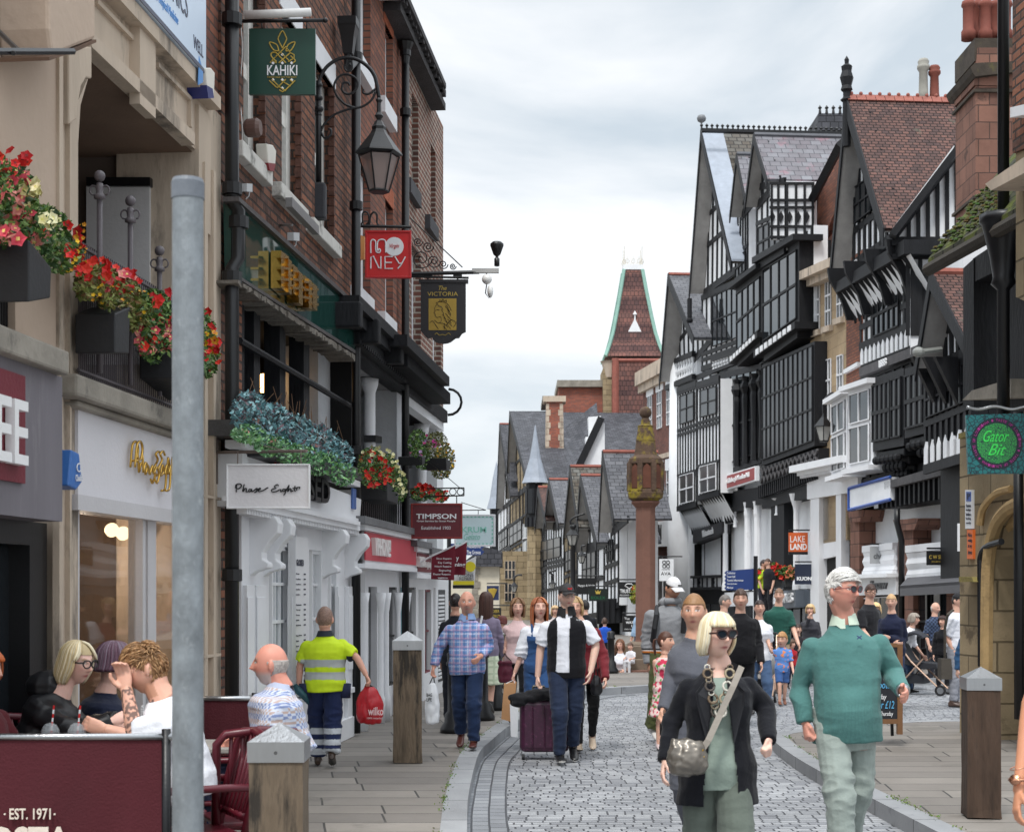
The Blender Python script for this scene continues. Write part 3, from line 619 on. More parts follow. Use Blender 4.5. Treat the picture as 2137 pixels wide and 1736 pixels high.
# --- orange brick building and pale jointed building
b2=thing('orange_brick_building','orange brick front with two narrow white sashes over a black cornice','building',(-1.7,18.5,0))
wn=[(750,773,5.1,6.6),(804,820,5.1,6.6),(750,773,7.72,8.8),(804,820,7.72,8.8)]
b=B();wallz(b,A,748,848,4.7,9.5,wn,.3);part(b,'wall',brick_or,b2)
for i,(xa,xb,za,zb) in enumerate(wn):
	sash(b2,A,xa,xb,za,zb,white,glass,1,2,-.14,fw=.12);b=B();b.rz(A,xa,xb+9,za - .2,za,.1,-.15);part(b,'window_sill',white,b2)
	b=B()
	for k in range(7):u0=xa - 2+(xb - xa+4)*k/7;u1=xa - 2+(xb - xa+4)*(k+.9)/7;b.rz(A,u0,u1,zb,zb+.22+.02*math.sin(k/6*3.14),.01,-.05)
	part(b,'brick_arch',mat('arch_brick',rgb(166,92,64),.9,.2,9,.3),b2)
b=B();b.rz(A,750,873,4.62,4.74,.35,-.1);b.rz(A,750,850,4.5,4.62,.28,-.1);b.rz(A,750,850,4.36,4.5,.2,-.1);b.rz(A,750,850,4.32,4.36,.1,-.1)
for k in range(24):x=752+k*4;b.rz(A,x,x+2.2,4.36,4.4,.22,.2)
part(b,'cornice',black,b2)
b=B()
for x in (752,790,838):b.rz(A,x,x+6,4.38,4.64,.4,.1)
part(b,'cornice_bracket',black,b2,bevel=.02)
box_recess(b2,A,752,846,2.4,4.34,2.0,plaster,mat('grey_ceiling',rgb(150,148,148),.9,.05),dark)
p=A.pz(772,2.4,-.15);b=B();b.lathe([(.085,0),(.085,.08),(.07,.1),(.068,1.75),(.08,1.78),(.1,1.84),(.11,1.93)],(p.x,p.y,2.4),18);part(b,'column',white,b2,smooth=True)
b=B()
for k in range(22):x=752+k*4.2;b.rz(A,x,x+1.8,2.4,3.1,-.02,-.04)
b.rz(A,752,845,3.08,3.12,0,-.06);part(b,'railing',blackm,b2)
b=B();b.slab(A,[(800,905),(836,912),(836,1010),(800,1000)],-.3,-.5);part(b,'panel_door',white,b2);b=B();b.slab(A,[(784,908),(797,911),(797,925),(784,922)],-.05,-.2);part(b,'vent',blackm,b2)
b=B();b.slab(A,[(828,800),(847,815),(847,1110),(828,1108)],-.03,-.4);part(b,'whitewashed_pier',M['limewashed_brick'],b2)
b3=thing('pale_jointed_brick_building','brick front with pale mortar joints and deep eaves at the street bend','building',(-1.2,22,0))
wn=[(859,873,7.28,8.6),(899,909,7.2,8.4),(859,878,5.0,6.5),(903,920,4.95,6.4)]
b=B();wallz(b,A,848,925,4.4,9.05,wn,.3);part(b,'wall',brick_pl,b3)
b=B();e0=A.pz(925,4.4,-.01);b.add([e0,e0 - A.n*6,e0 - A.n*6+Vector((0,0,4.6)),e0+Vector((0,0,4.6))],[[0,1,2,3]]);b.add([A.pz(461,9.0,-.3) ,A.pz(925,9.0,-.01),A.pz(925,9.0,-.01) - A.n*6,A.pz(461,9.0,-6)],[[0,1,2,3]]);part(b,'end_wall',brick_pl,b3)
for i,(xa,xb,za,zb) in enumerate(wn):
	sash(b3,A,xa,xb,za,zb,white if i>1 else black,glass,1,2,-.16,fw=.08);b=B();b.rz(A,xa - 1,xb+7,za - .2,za,.08,-.15);part(b,'window_sill',mat('slate_sill',rgb(62,62,66),.7,.2),b3)
b=B();b.rz(A,700,836,8.93,9.05,.26,-.3);part(b,'white_eaves',mat('grey_white_eaves',rgb(178,172,166),.8,.1),b3)
b=B();b.rz(A,836,930,8.9,9.0,.22,-.3);b.rz(A,700,931,9.05,9.13,.3,-.3)
for k in range(30):x=836+k*3.2;b.rz(A,x,x+2.2,9.0,9.07+rnd.uniform(-.02,.03),.27+rnd.uniform(-.02,.02),.1)
part(b,'eaves',mat('dark_gutter',rgb(56,54,56),.8,.3,6,.5),b3)
b=B();r_=[A.pz(461,9.1,.3),A.pz(932,9.1,.3),A.pz(932,9.1,.3) - A.n*3.2+Vector((0,0,2.0)),A.pz(461,9.1,.3) - A.n*3.2+Vector((0,0,2.0))];b.add(r_,[[0,1,2,3]]);r2=[r_[3],r_[2],r_[2] - A.n*3.2 - Vector((0,0,2.0)),r_[3] - A.n*3.2 - Vector((0,0,2.0))];b.add(r2,[[0,1,2,3]]);part(b,'roof',slate_dk,b3)
b=B();b.rz(A,850,938,4.55,4.68,.5,-.1);b.rz(A,850,934,4.32,4.5,.12,-.1)
for k in range(40):x=851+k*2.25;b.slab(A,[(x,0),(x+1.2,0),(x+1.2,1),(x,1)],0,0) if False else b.rz(A,x,x+1.2,4.4,4.56,.4,.0)
part(b,'pent_cornice',black,b3)
b=B();pe=A.pz(936,4.5,.5);b.tube([pe+Vector((.18*math.sin(a) ,0,-.1+.18*math.cos(a) - .08)) for a in [i*.4 for i in range(9)]],.02,6);part(b,'gutter_bracket',blackm,b3)
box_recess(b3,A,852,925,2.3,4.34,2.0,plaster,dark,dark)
for x in (880,899):p=A.pz(x,2.3,-.15);b=B();b.lathe([(.08,0),(.075,.1),(.072,1.6),(.09,1.7),(.11,1.76),(.12,1.86)],(p.x,p.y,2.35),14);part(b,'column',white,b3,smooth=True)
b=B();b.rz(A,912,925,2.3,4.34,-.02,-.2);b.rz(A,852,926,4.2,4.36,.05,-.1);part(b,'pier',plaster,b3)
# shops under them
def small_shop(label,name,x0,x1,zt,zb,col,letters,lx,lcol,items,m=white):
	t=thing(name,label,'shopfront',A.pz(x0,0,.1));b=B();b.rz(A,x0,x1,zt,zt+.08,.3,-.3);part(b,'lead_roof',mat('grey_lead',rgb(104,104,106),.7,.2,4,.3),t)
	b=B();b.rz(A,x0,x1,zb,zt,.2,-.05);b.rz(A,x0,x1,zb - .05,zb,.24,-.05);b.rz(A,x0,x1,zt - .06,zt,.26,-.05);part(b,'fascia_frame',m,t)
	b=B();b.rz(A,x0+1,x1 - 2,zb+.04,zt - .07,.215,.2);part(b,'fascia',col,t)
	b=B();textz(b,letters,A,lx[0],lx[1],zb+.1,zt - .12,.24,.05,bold=.02);part(b,'lettering',lcol,t)
	holes=[i[:4] for i in items];b=B();wallz(b,A,x0,x1,.12,zb,holes,.1,.03);part(b,'panelling',m,t)
	for i in items:
		if i[4]=='d':
			b=B();b.rz(A,i[0],i[1],i[2],i[3],-.05,-.1);d=part(b,'door',i[5],t);b=B();b.rz(A,i[0]+1,i[1] - 1,i[3] - .9,i[3] - .08,-.045,-.05);adopt2(b.done('pane',glass),d,t)
		else:sash(t,A,i[0],i[1],i[2],i[3],i[5],glass,1,2,-.04,'window',.03)
	return t
pinkred=mat('faded_red_panel',rgb(196,70,82),.5,.06,1.5,.03)
t=small_shop('white shopfront with faded red fascia beside the black downpipe','phone_shopfront',762,871,2.42,2.0,pinkred,'VPHONE!',(779,812),mat('letter_white',rgb(226,222,220),.5,.04),
	[(769,787,.12,1.75,'d',blackm),(812,829,.5,1.75,'w',blackm),(836,846,.5,1.75,'w',mat('pale_teal',rgb(130,178,190),.5,.05)),(853,868,.5,1.75,'w',blackm)])
b=B()
for x in (760,795,806,831,849):p=A.pz(x,.12,.1);b.lathe([(.05,0),(.05,.3),(.034,.34),(.032,1.3),(.04,1.36),(.05,1.45),(.065,1.56)],(p.x,p.y,.12),12)
part(b,'half_column',white,t,smooth=True)
b=B();b.rz(A,748,763,1.98,2.42,.16,-.1);part(b,'black_end_panel',blackm,t)
wine=mat('wine_red_board',rgb(112,26,44),.45,.07)
t=small_shop('cobbler shopfront with wine red fascia and red door behind the flags','cobbler_shopfront',871,902,2.28,1.92,wine,'TIMPSON',(872,884),M['letter_white'],[(873,884,.12,1.72,'d',mat('dark_red_door',rgb(120,18,30),.4,.06)),(887,900,.5,1.72,'w',wine)])
b=B();textz(b,'Great Service By Great People',A,885,900,2.0,2.1,.24,.02);part(b,'small_lettering',M['letter_white'],t)
t=small_shop('plain white shopfront with louvred shutter past the cobbler','plain_white_shopfront',902,936,2.22,1.95,white,' . ',(910,912),white,[(904,909,.12,1.75,'d',white)])
b=B()
for k in range(22):z=.35+k*.06;b.rz(A,916,928,z,z+.035,.05,.0)
part(b,'shutter_louvre',white,t);b=B();b.rz(A,915,929,.3,1.72,.034,.0);part(b,'shutter',mat('shutter_dark',rgb(70,72,74),.7,.1),t)
# ------------------------------------------------------------------ signs, flower boxes, lamp and street furniture on the left
c1=lambda x,y:(469.6+x*.2441,y*.2441)
c2=lambda x,y:(704.3+x*.2104,547.8+y*.2104)
c4=lambda x,y:(730.4+x*.2254,886.9+y*.2254)
def board(name,label,Y,x0,y0,x1,y1,m,fm=None,fw=0,th=.04,grp=None):
	pl=front(Y);t=thing(name,label,'sign',at((x0+x1)/2,y1,Y),grp)
	b=B();b.rect(pl,x0,y0,x1,y1,0,-th);part(b,'board',m,t)
	if fm:
		b=B();b.rect(pl,x0,y0,x1,y0+fw,.015,-th - .005);b.rect(pl,x0,y1 - fw,x1,y1,.015,-th - .005);b.rect(pl,x0,y0+fw,x0+fw,y1 - fw,.015,-th - .005);b.rect(pl,x1 - fw,y0+fw,x1,y1 - fw,.015,-th - .005);part(b,'frame',fm,t,bevel=.004)
	return t,pl
def words_on(t,pl,items,m,name='lettering',off=.004):
	b=B()
	for s,q,*k in items:text(b,s,pl,q,off,.006,**(k[0] if k else {}))
	return part(b,name,m,t)
gold_ink=mat('gold_ink',rgb(186,160,70),.5,.08)
white_ink=mat('white_ink',rgb(235,236,238),.5,.02)
# cocktail bar sign
t,pl=board('hanging_sign','square green hanging sign with a gold pineapple drawing, beside the first downpipe',12.6,519.5,60,658,197,mat('bottle_green',rgb(16,62,50),.35,.06,2,0))
b=B()
P1=lambda*a:[c1(x,y) for x,y in a]
gl=[spline([(490,415),(458,350),(458,320),(490,268),(522,320),(522,350),(490,415)]),spline([(460,438),(415,430),(380,366),(440,385),(460,438)]),spline([(520,438),(565,430),(598,362),(540,385),(520,438)]),
	  [(395,525),(470,445),(555,530)],[(425,495),(520,400),(560,455),(590,470),(590,500),(540,530)],[(385,540),(400,520),(440,540)],spline([(440,530),(400,490),(395,460),(430,452),(470,490),(520,540)]),spline([(580,540),(600,520),(560,480)]),[(460,540),(560,452)],
	  [(378,690),(440,750)],[(400,680),(470,750),(520,780)],[(600,690),(520,770),(490,788),(465,772)],[(445,755),(520,680)],[(480,690),(560,740)],[(580,705),(555,685)]]
for ln in gl:b.tube([pl.pp(*c1(*q),.006) for q in ln],.0055,5)
part(b,'pineapple_drawing',gold_ink,t)
words_on(t,pl,[('KAHIKI',(*c1(360,560),*c1(618,646)),dict(bold=.01))],white_ink);words_on(t,pl,[('COCKTAILS ON THE ROW',(*c1(360,656),*c1(612,669)))],gold_ink,'small_lettering')
b=B()
for x,y in ((490,468),(490,755),(410,540),(490,540),(570,540),(410,684),(490,684),(570,684)):q=c1(x,y);b.slab(pl,[(q[0],q[1] - 3.4),(q[0]+3.4,q[1]),(q[0],q[1]+3.4),(q[0] - 3.4,q[1])],.008,0)
part(b,'white_diamond_pattern',white_ink,t)
b=B();b.tube([at(484,45,12.6),at(676,43,12.6)],.016,8);b.ball(at(679,43,12.6),.022);b.tube([at(545,45,12.6),at(547,61,12.6)],.006,5);b.tube([at(640,44,12.6),at(640,61,12.6)],.006,5);part(b,'bracket_arm',blackm,t,smooth=True)
b=B();b.tube([at(510,32,12.5),at(649,26,12.5)],.034,14);o=b.done('tube_lamp',mat('white_plastic',rgb(226,226,224),.4,.02),None,True);tag(o,'white tube lamp mounted above the green hanging sign','lamp')
b=B();b.tube([at(505,30,12.5)]+[at(503+3*math.sin(k),60+k*28,12.6) for k in range(10)],.005,4);tag(b.done('cable',M['white_plastic']),'thin white cable hanging down beside the first downpipe','cable')
# shop sign with handwritten name
t,pl=board('hanging_sign','white rectangular hanging sign with a handwritten shop name at the stone pier',11.1,472,968,646,1061,mat('sign_white',rgb(216,213,214),.5,.03),mat('sign_frame',rgb(226,226,226),.4,.03),3)
cc=lambda x,y:((850+x/1.578)/1.9167,(1100+y/1.578)/1.9167)
b=B()
hand=[[(150,1370),(152,1330),(158,1318)],[(145,1345),(150,1322),(175,1318),(183,1330),(170,1345),(156,1348)],[(190,1365),(200,1320),(192,1366),(205,1348),(215,1348),(212,1366),(225,1366)],[(245,1352),(232,1352),(228,1366),(240,1364),(248,1350),(248,1366),(262,1360)],[(262,1360),(282,1344),(276,1366),(264,1372)],[(280,1362),(300,1352),(302,1344),(290,1350),(292,1366),(318,1360),(340,1346),(352,1340)],
		[(418,1330),(408,1322),(390,1334),(400,1344),(376,1352),(374,1366),(400,1366),(425,1352)],[(432,1350),(430,1366),(440,1362)],[(458,1352),(446,1350),(442,1362),(456,1362),(462,1348),(458,1378),(448,1388)],[(462,1365),(484,1325),(474,1366),(488,1348),(496,1350),(494,1366),(510,1360)],[(522,1330),(516,1352),(524,1366)],[(505,1346),(535,1340),(552,1338),(546,1348)],[(535,1340),(530,1360)]]
for ln in hand:b.tube([pl.pp(*cc(*q),.008) for q in spline(ln,5)],.0045,6)
part(b,'handwritten_lettering',blackm,t)
b=B();b.tube([A.pp(453,944,.05),at(640,941,11.1)],.012,8);b.tube([at(496,942,11.1),at(496,968,11.1)],.005,5);b.tube([at(628,941,11.1),at(628,968,11.1)],.005,5);b.tube([A.pp(453,905,.03),A.pp(453,1010,.03)],.008,5);b.tube([A.pp(453,908,.03),at(600,941,11.1)],.004,4);part(b,'bracket_arm',mat('rusty_iron',rgb(110,98,92),.7,.3,9),t)
# red money sign
t,pl=board('hanging_sign','square red hanging sign with rounded white letters and a white disc',17.2,762,481,858,580,mat('signal_red',rgb(206,32,34),.35,.05,2,0),mat('signal_red_frame',rgb(190,30,34),.35,.05),4)
cc4=lambda x,y:((850+x/1.4467)/1.9167,y/1.4467/1.9167)
b=B();ln=lambda*a:b.tube([pl.pp(*cc4(*q),.01) for q in a],.0075,6)
ln(*spline([(916,1465),(916,1400),(930,1388),(944,1400),(944,1440),(950,1460),(966,1462),(972,1450),(964,1440),(955,1452),(955,1405),(968,1388),(990,1388),(1002,1402),(1002,1462)],3));ln((916,1555),(916,1490),(930,1482),(962,1550),(974,1555),(974,1484));ln((1044,1486),(998,1486),(998,1555),(1044,1555));ln((998,1520),(1038,1520));ln((1056,1486),(1080,1525),(1096,1525));ln((1116,1486),(1090,1535),(1072,1555))
b.disc(pl.pp(*cc4(1052,1427),.012),pl.n,.105,.008,28);part(b,'lettering',white_ink,t)
words_on(t,pl,[('Virgin',(*cc4(1026,1412),*cc4(1080,1442)),dict(shear=.4))],mat('red_ink',rgb(196,24,30),.5,.02),'small_lettering',.016)
b=B();b.tube([at(743,472,17.2),at(858,474,17.2)],.018,6);b.tube([at(*c,17.2) for c in spline([cc4(858,1300),cc4(868,1285),cc4(868,1240),cc4(885,1226),cc4(902,1240),cc4(905,1285),cc4(890,1300),cc4(908,1298),cc4(915,1250),cc4(935,1228),cc4(952,1245),cc4(952,1290),cc4(964,1305)],3)],.011,6);part(b,'bracket_arm',blackm,t)
b=B();b.slab(front(17.6),[(750,490),(761,494),(761,540),(750,542)],0,-.05);o=b.done('bracket_light',mat('amber_glass',rgb(236,176,110),.3,.1));tag(o,'small amber light box behind the red square sign','lamp')
# pub sign
t=thing('pub_sign','black shield shaped pub sign with a gold panel and a drawn head','sign',at(925,716,20.7));pl=front(20.7)
sh=[(878,588),(972,588),(972,692),(964,696),(958,705),(946,706)]+[(925+23*math.cos(a),704+13*math.sin(a)) for a in [i*math.pi/8 for i in range(9)]]+[(893,706),(886,700),(878,690)]
b=B();b.slab(pl,sh,0,-.05);b.rect(pl,874,583,977,590,.02,-.07);part(b,'board',mat('pub_black',rgb(26,24,28),.4,.1),t)
b=B();b.rect(pl,894.5,623,952.5,689,.006,0);part(b,'gold_panel',mat('old_gold',rgb(168,138,50),.5,.06),t)
b=B();LL=lambda a,r=.0035:b.tube([pl.pp(*c2(*q),.009) for q in spline(a,3)],r,4)
LL([(985,415),(965,450),(968,480),(958,500),(968,508),(970,530),(990,546),(1025,535)]);LL([(975,405),(1010,390),(1060,395),(1100,420),(1130,480)]);LL([(1010,395),(1015,370),(1030,385),(1045,365),(1060,385),(1078,372),(1080,395)]);LL([(1025,540),(1030,580),(1000,600),(960,570)]);LL([(1030,470),(1050,500),(1050,530)]);LL([(980,470),(1000,468),(1010,476)])
for k in range(16):x=1060+rnd.uniform(0,60);y=420+k*14;LL([(x - 20,y),(x,y+20),(x+6+k,y+44)],.003)
LL([(915,600),(940,580),(960,600),(1000,660)]);LL([(1000,600),(1060,610),(1060,660)]);LL([(1080,620),(1130,570),(1175,600),(1150,640)]);LL([(990,405),(1000,430),(1030,440),(1045,470)],.005);part(b,'portrait_drawing',blackm,t)
words_on(t,pl,[('The',(*c2(1003,233),*c2(1083,275)),dict(shear=.3)),('VICTORIA',(*c2(892,292),*c2(1195,332)))],gold_ink)
b=B();LL([(965,715),(985,700),(1010,722),(1040,714),(1070,722),(1100,700),(1122,718)]);part(b,'flourish',gold_ink,t)
b=B();b.tube([A.pp(852,572,.05),at(1000,568,20.7)],.028,6);b.tube([A.pp(852,577,.05),at(978,580,20.7)],.016,6);
for x in (893,955):b.box(at(x,577,20.7),(.12,.05,.04));b.tube([at(x,566,20.7),at(x,586,20.7)],.012,6)
b.tube([A.pp(856,455,.05),at(965,558,20.7)],.008,5)
for cx_,cy_,rr in ((880,540,22),(905,545,15),(893,515,12),(872,505,10),(925,552,10),(945,556,7)):
	b.tube([at(cx_+rr*(1 - k/26)*math.cos(k*.5),cy_+rr*(1 - k/26)*math.sin(k*.5),20.7) for k in range(24)],.008,5)
part(b,'bracket_arm',blackm,t)
t=thing('security_camera','black tapered camera housing standing at the tip of the pub sign bracket','camera',at(1035,560,20.7))
b=B();b.lathe([(r_*.6,z_*.66) for r_,z_ in ((.04,-.0),(.06,.01),(.06,.16),(.04,.17),(.03,.2),(.08,.24),(.15,.42),(.15,.46),(.10,.5),(0,.51))],at(1037,556,20.7),14);part(b,'housing',blackm,t,smooth=True)
b=B();b.rect(front(20.7),985,560,1041,569,.03,-.03);part(b,'arm',mat('pale_arm',rgb(170,170,168),.5,.1),t)
t=thing('radio_antenna','white ball antenna with a small dish hanging under the pub sign bracket','antenna',at(1017,590,20.7))
b=B();b.ball(at(1016,583,20.7),.068,14,9);part(b,'ball_cover',M['white_plastic'],t,smooth=True)
b=B();b.ball(at(1023,608,20.7),(.04,.07,.09),12,8);part(b,'dish',M['white_plastic'],t,smooth=True);b=B();b.tube([at(1015,569,20.7),at(1016,590,20.7),at(1013,612,20.7),at(1020,622,20.7),at(1024,606,20.7)],.008,5);part(b,'cable',blackm,t)
# cobbler sign, flags, gelato sign
t,pl=board('hanging_sign','wine red framed hanging sign with white serif lettering under the flower basket',19.6,857,1050,965,1124,mat('wine_sign',rgb(96,14,30),.4,.05),mat('red_frame',rgb(132,30,28),.4,.06),4)
words_on(t,pl,[('TIMPSON',(*c4(612,820),*c4(984,868)),dict(bold=.02)),('Great Service by Great People',(*c4(618,880),*c4(976,900)),dict(bold=.01)),('Established 1903',(*c4(662,936),*c4(932,966)))],white_ink)
b=B();b.tube([A.pp(848,1020,.05),at(968,1018,19.6)],.009,5);b.tube([A.pp(848,1037,.05),at(968,1034,19.6)],.009,5);b.tube([at(968,1018,19.6),at(968,1034,19.6)],.009,5);b.tube([at(953,1034,19.6),at(953,1050,19.6)],.007,5)
for x in (945,961):b.tube([at(x+7*math.cos(k*.524),1026+7*math.sin(k*.524),19.6) for k in range(13)],.006,5)
b.tube([A.pp(849,925,.05),at(960,1018,19.6)],.005,4);part(b,'bracket_arm',blackm,t)
mint=mat('mint_ink',rgb(140,204,188),.5,.03)
t,pl=board('hanging_sign','pale blue and white gelato hanging sign with mint letters',24.0,948,1073,1034,1140,mat('ice_blue',rgb(206,226,230),.4,.03),white,4)
words_on(t,pl,[('XKRUM',(948,1099,1015,1111),dict(bold=.015)),('Gelato',(968,1113,1002,1126),dict(shear=.3))],mint)
b=B()
for k in range(10):b.rect(pl,950+k*8,1077,954+k*8,1080,.003,0);b.rect(pl,950+k*8,1133,954+k*8,1136,.003,0)
for k in range(7):b.rect(pl,1026,1080+k*8,1029,1084+k*8,.003,0)
part(b,'dashed_border',mint,t);b=B();b.tube([at(930,1065,24),at(1014,1064,24)],.008,5);b.tube([at(962,1048,24),at(1014,1064,24)],.006,5);b.tube([at(998,1064,24),at(998,1073,24)],.006,5);part(b,'bracket_arm',blackm,t)
def flag(label,Y,pts,m,items,ink,pole,extra=None):
	pl=front(Y);t=thing('shop_flag',label,'flag',at(*pole[0],Y),'flags over the cobbler shop')
	b=B();n=12;(xa,ya),(xb,yb),(xc,yc),(xd,yd)=pts;vs=[]
	for side in (0,.006):
		for j in range(2):
			for i in range(n+1):
				u=i/n;x=(xa+(xb - xa)*u) if j==0 else (xd+(xc - xd)*u);y=(ya+(yb - ya)*u) if j==0 else (yd+(yc - yd)*u);p=pl.pp(x,y,0);p.y += side+.03*math.sin(u*5)*(1 if j else .3);vs.append(p)
	k=n+1;b.add(vs,[[i,i+1,k+i+1,k+i][::-1] for i in range(n)]+[[2*k+i,2*k+i+1,3*k+i+1,3*k+i] for i in range(n)]);part(b,'cloth',m,t)
	b=B();b.tube([at(*p,Y) for p in pole],.014,6);part(b,'flag_pole',white,t)
	if extra:extra(t,pl)
	words_on(t,pl,items,ink,off=.045);return t
def x3(t,pl):
	b=B();b.disc(pl.pp(*c4(1115,1310),.045),pl.n,.075,.004,20);b.rect(pl,*c4(955,1442),*c4(1150,1478),.045,.041);part(b,'yellow_print',mat('print_yellow',rgb(226,210,40),.5,.03),t)
	b=B();b.rect(pl,*c4(952,1480),*c4(1148,1512),.045,.041);part(b,'black_print',blackm,t)
flag('white and yellow repair flag, farthest right of the three shop flags',22.5,[c4(960,1330),c4(1168,1225),c4(1150,1512),c4(950,1500)],mat('flag_white',rgb(232,232,234),.6,.03),[('PHONE',(*c4(1000,1372),*c4(1146,1402))),('REPAIRS',(*c4(1012,1406),*c4(1146,1436)))],mat('ink_grey',rgb(60,60,70),.5,.03),[c4(930,1350),c4(1168,1222)],x3)
flag('dark red flag reading y and ning, between the other two shop flags',21.3,[c4(900,1170),c4(1085,1080),c4(1070,1386),c4(900,1386)],mat('flag_red',rgb(116,22,44),.7,.05),[('y',(*c4(982,1222),*c4(1008,1265)),dict(bold=.02)),('ning',(*c4(972,1274),*c4(1068,1318)),dict(bold=.02))],white_ink,[c4(850,1200),c4(1085,1078)])
flag('dark red flag listing five kinds of repairs, nearest of the shop flags',20.3,[c4(755,1210),c4(975,1115),c4(965,1436),c4(750,1425)],M['flag_red'],[('Shoe Repairs',(*c4(800,1226),*c4(940,1248)),dict(bold=.01)),('Key Cutting',(*c4(816,1262),*c4(938,1288)),dict(bold=.01)),('Watch Repairs',(*c4(780,1298),*c4(936,1322)),dict(bold=.01)),('Engraving',(*c4(824,1334),*c4(934,1360)),dict(bold=.01)),('Phone Repairs',(*c4(770,1370),*c4(930,1394)),dict(bold=.01)),('TIMPSON',(*c4(812,1408),*c4(905,1422)),dict(bold=.02))],white_ink,[c4(615,1285),c4(755,1212),c4(975,1112)])
# ------------------------------------------------------------------ street lamp on its scroll bracket
t=thing('wall_lantern','large black six sided wall lantern hanging from an iron scroll bracket','street lamp',at(665,240,15.4));Y=15.4
b=B();arc=spline([(665,176),(670,158),(684,138),(706,124),(727,121),(748,126),(768,140),(781,158),(787,180),(791,205)],4)
b.tube([at(x,y,Y) for x,y in arc],.019,8);b.tube([at(665,170,Y),at(665,380,Y)],[.03]*2,8)
for y,r in ((178,.04),(205,.045),(228,.05),(240,.035)):b.ball(at(665,y,Y),(r,r,r*.8))
b.tube([at(640,236,Y),at(667,236,Y)],.02,6)
sp=spline([c1(820,1125),c1(850,1060),c1(930,985),c1(1060,935),c1(1170,915),c1(1250,860),c1(1290,780)],4);b.tube([at(*q,Y) for q in sp],.013,6)
cx0,cy0=c1(1035,760)
b.tube([at(*q,Y) for q in spline([c1(1130,930),c1(1020,890),c1(945,800),c1(935,720),c1(985,650),c1(1050,640),c1(1115,670),c1(1135,730),c1(1100,790),c1(1040,805),c1(1000,770),c1(1010,715),c1(1050,710),c1(1065,735)],5)],.012,6)
b.tube([at(*q,Y) for q in spline([c1(1040,500),c1(1080,530),c1(1085,590),c1(1040,610),c1(1020,575),c1(1040,555)],4)],.01,6)
b.tube([at(*q,Y) for q in spline([c1(820,1130),c1(850,1180),c1(900,1160),c1(905,1110),c1(880,1105)],4)],.012,6);b.tube([at(*q,Y) for q in spline([c1(1290,760),c1(1230,805),c1(1180,795),c1(1185,765)],4)],.012,6)
part(b,'scroll_bracket',blackm,t,smooth=True)
p=at(791,400,Y);sc=.0048;b=B();top=lambda y:(400 - y)*Y/F
b.lathe([(.02,top(205)),(.035,top(210)),(.02,top(215)),(.022,top(235)),(.045,top(242)),(.02,top(250)),(.04,top(254)),(.06,top(262)),(.075,top(266)),(.07,top(272)),(.09,top(280)),(.23,top(318)),(.24,top(322)),(.2,top(326))],p,6,rot=.2);part(b,'hood',blackm,t)
b=B()
for k in range(6):
	a=.2+k*math.pi/3;b.tube([p+Vector((.205*math.cos(a),.205*math.sin(a),top(326))),p+Vector((.1*math.cos(a),.1*math.sin(a),.0))],.009,5)
b.lathe([(.1,-.01),(.11,0),(.1,.015)],p,6,rot=.2);part(b,'glazing_frame',blackm,t)
b=B();b.lathe([(.095,.01),(.19,top(328))],p,6,rot=.2);part(b,'lamp_glass',glassmat('smoky_glass',rgb(150,136,132),.25,.35),t)
b=B();b.rect(front(15.3),646,380,679,455,.0,-.14);o=b.done('control_box',mat('control_black',rgb(40,42,48),.5,.1),None,bevel=.02);tag(o,'black metal control box on the brick wall below the lantern bracket','control box')
b=B();b.rect(front(17.1),735,843,749,877,0,-.12);o=b.done('control_box',mat('blue_grey_box',rgb(84,92,102),.5,.08),None,bevel=.01);tag(o,'small blue grey box fixed to the second downpipe','control box')
# ------------------------------------------------------------------ flower boxes
GR=[rgb(84,118,52),rgb(62,96,44),rgb(112,140,70),rgb(46,78,36)]
RED=[rgb(206,32,30),rgb(180,20,26),rgb(226,60,44)];PINK=[rgb(220,110,112),rgb(206,76,92),rgb(230,150,140)];YEL=[rgb(238,232,170),rgb(246,242,196)];GLD=[rgb(226,182,40),rgb(214,150,40)]
def plant(t,pl,blobs,leaves,blooms,greens=GR,off=(0,.35),ls=.022,bs=.03,name='foliage'):
	b=B()
	def pick(bl):
		cx_,cy_,rx,ry=bl
		while True:
			u,v=rnd.uniform(-1,1),rnd.uniform(-1,1)
			if u*u+v*v <= 1:break
		w_=math.sqrt(max(0,1 - u*u - v*v));o=off[0]+(off[1] - off[0])*(.5+.5*w_*rnd.uniform(-1,1));return pl.pp(cx_+u*rx,cy_+v*ry,o),w_
	tot=sum(bl[2]*bl[3] for bl in blobs)
	for bl in blobs:
		for k in range(int(leaves*bl[2]*bl[3]/tot)):
			p,w_=pick(bl);g=rnd.choice(greens);f=rnd.uniform(.6,1.25);b.leaf(p,ls*rnd.uniform(.6,1.4),tuple(min(1,c*f) for c in g))
	for cols,n,bls,sz,eye in blooms:
		for k in range(n):
			bl=rnd.choice(bls);p,w_=pick(bl);p=p+pl.n*.02+Vector((0,-.03,.01));b.bloom(p,sz*rnd.uniform(.7,1.25),rnd.choice(cols),eye)
	return part(b,name,leafm,t)
trough=mat('black_trough',rgb(34,35,38),.55,.15,5,.1)
def planter(label,pl,boxp,oa,ob,blobs,leaves,blooms,grp='flower boxes along the galleries',greens=GR,off=(0,.35),ls=.022):
	x0=min(q[0] for q in boxp);x1=max(q[0] for q in boxp);sh=min((oa - ob)*F/pl.pp(x0,HY,oa).y,(x1 - x0)*.72);boxp=[(x0+sh+(x - x0)*(1 - sh/(x1 - x0)),y+(sh*.25 if x<(x0+x1)/2 else 0)) for x,y in boxp]
	t=thing('flower_box',label,'flower box',pl.pp(*boxp[0],oa),grp);b=B();b.slab(pl,boxp,oa,ob);part(b,'trough',trough,t,bevel=.008);plant(t,pl,blobs,leaves,blooms,greens,off,ls);return t
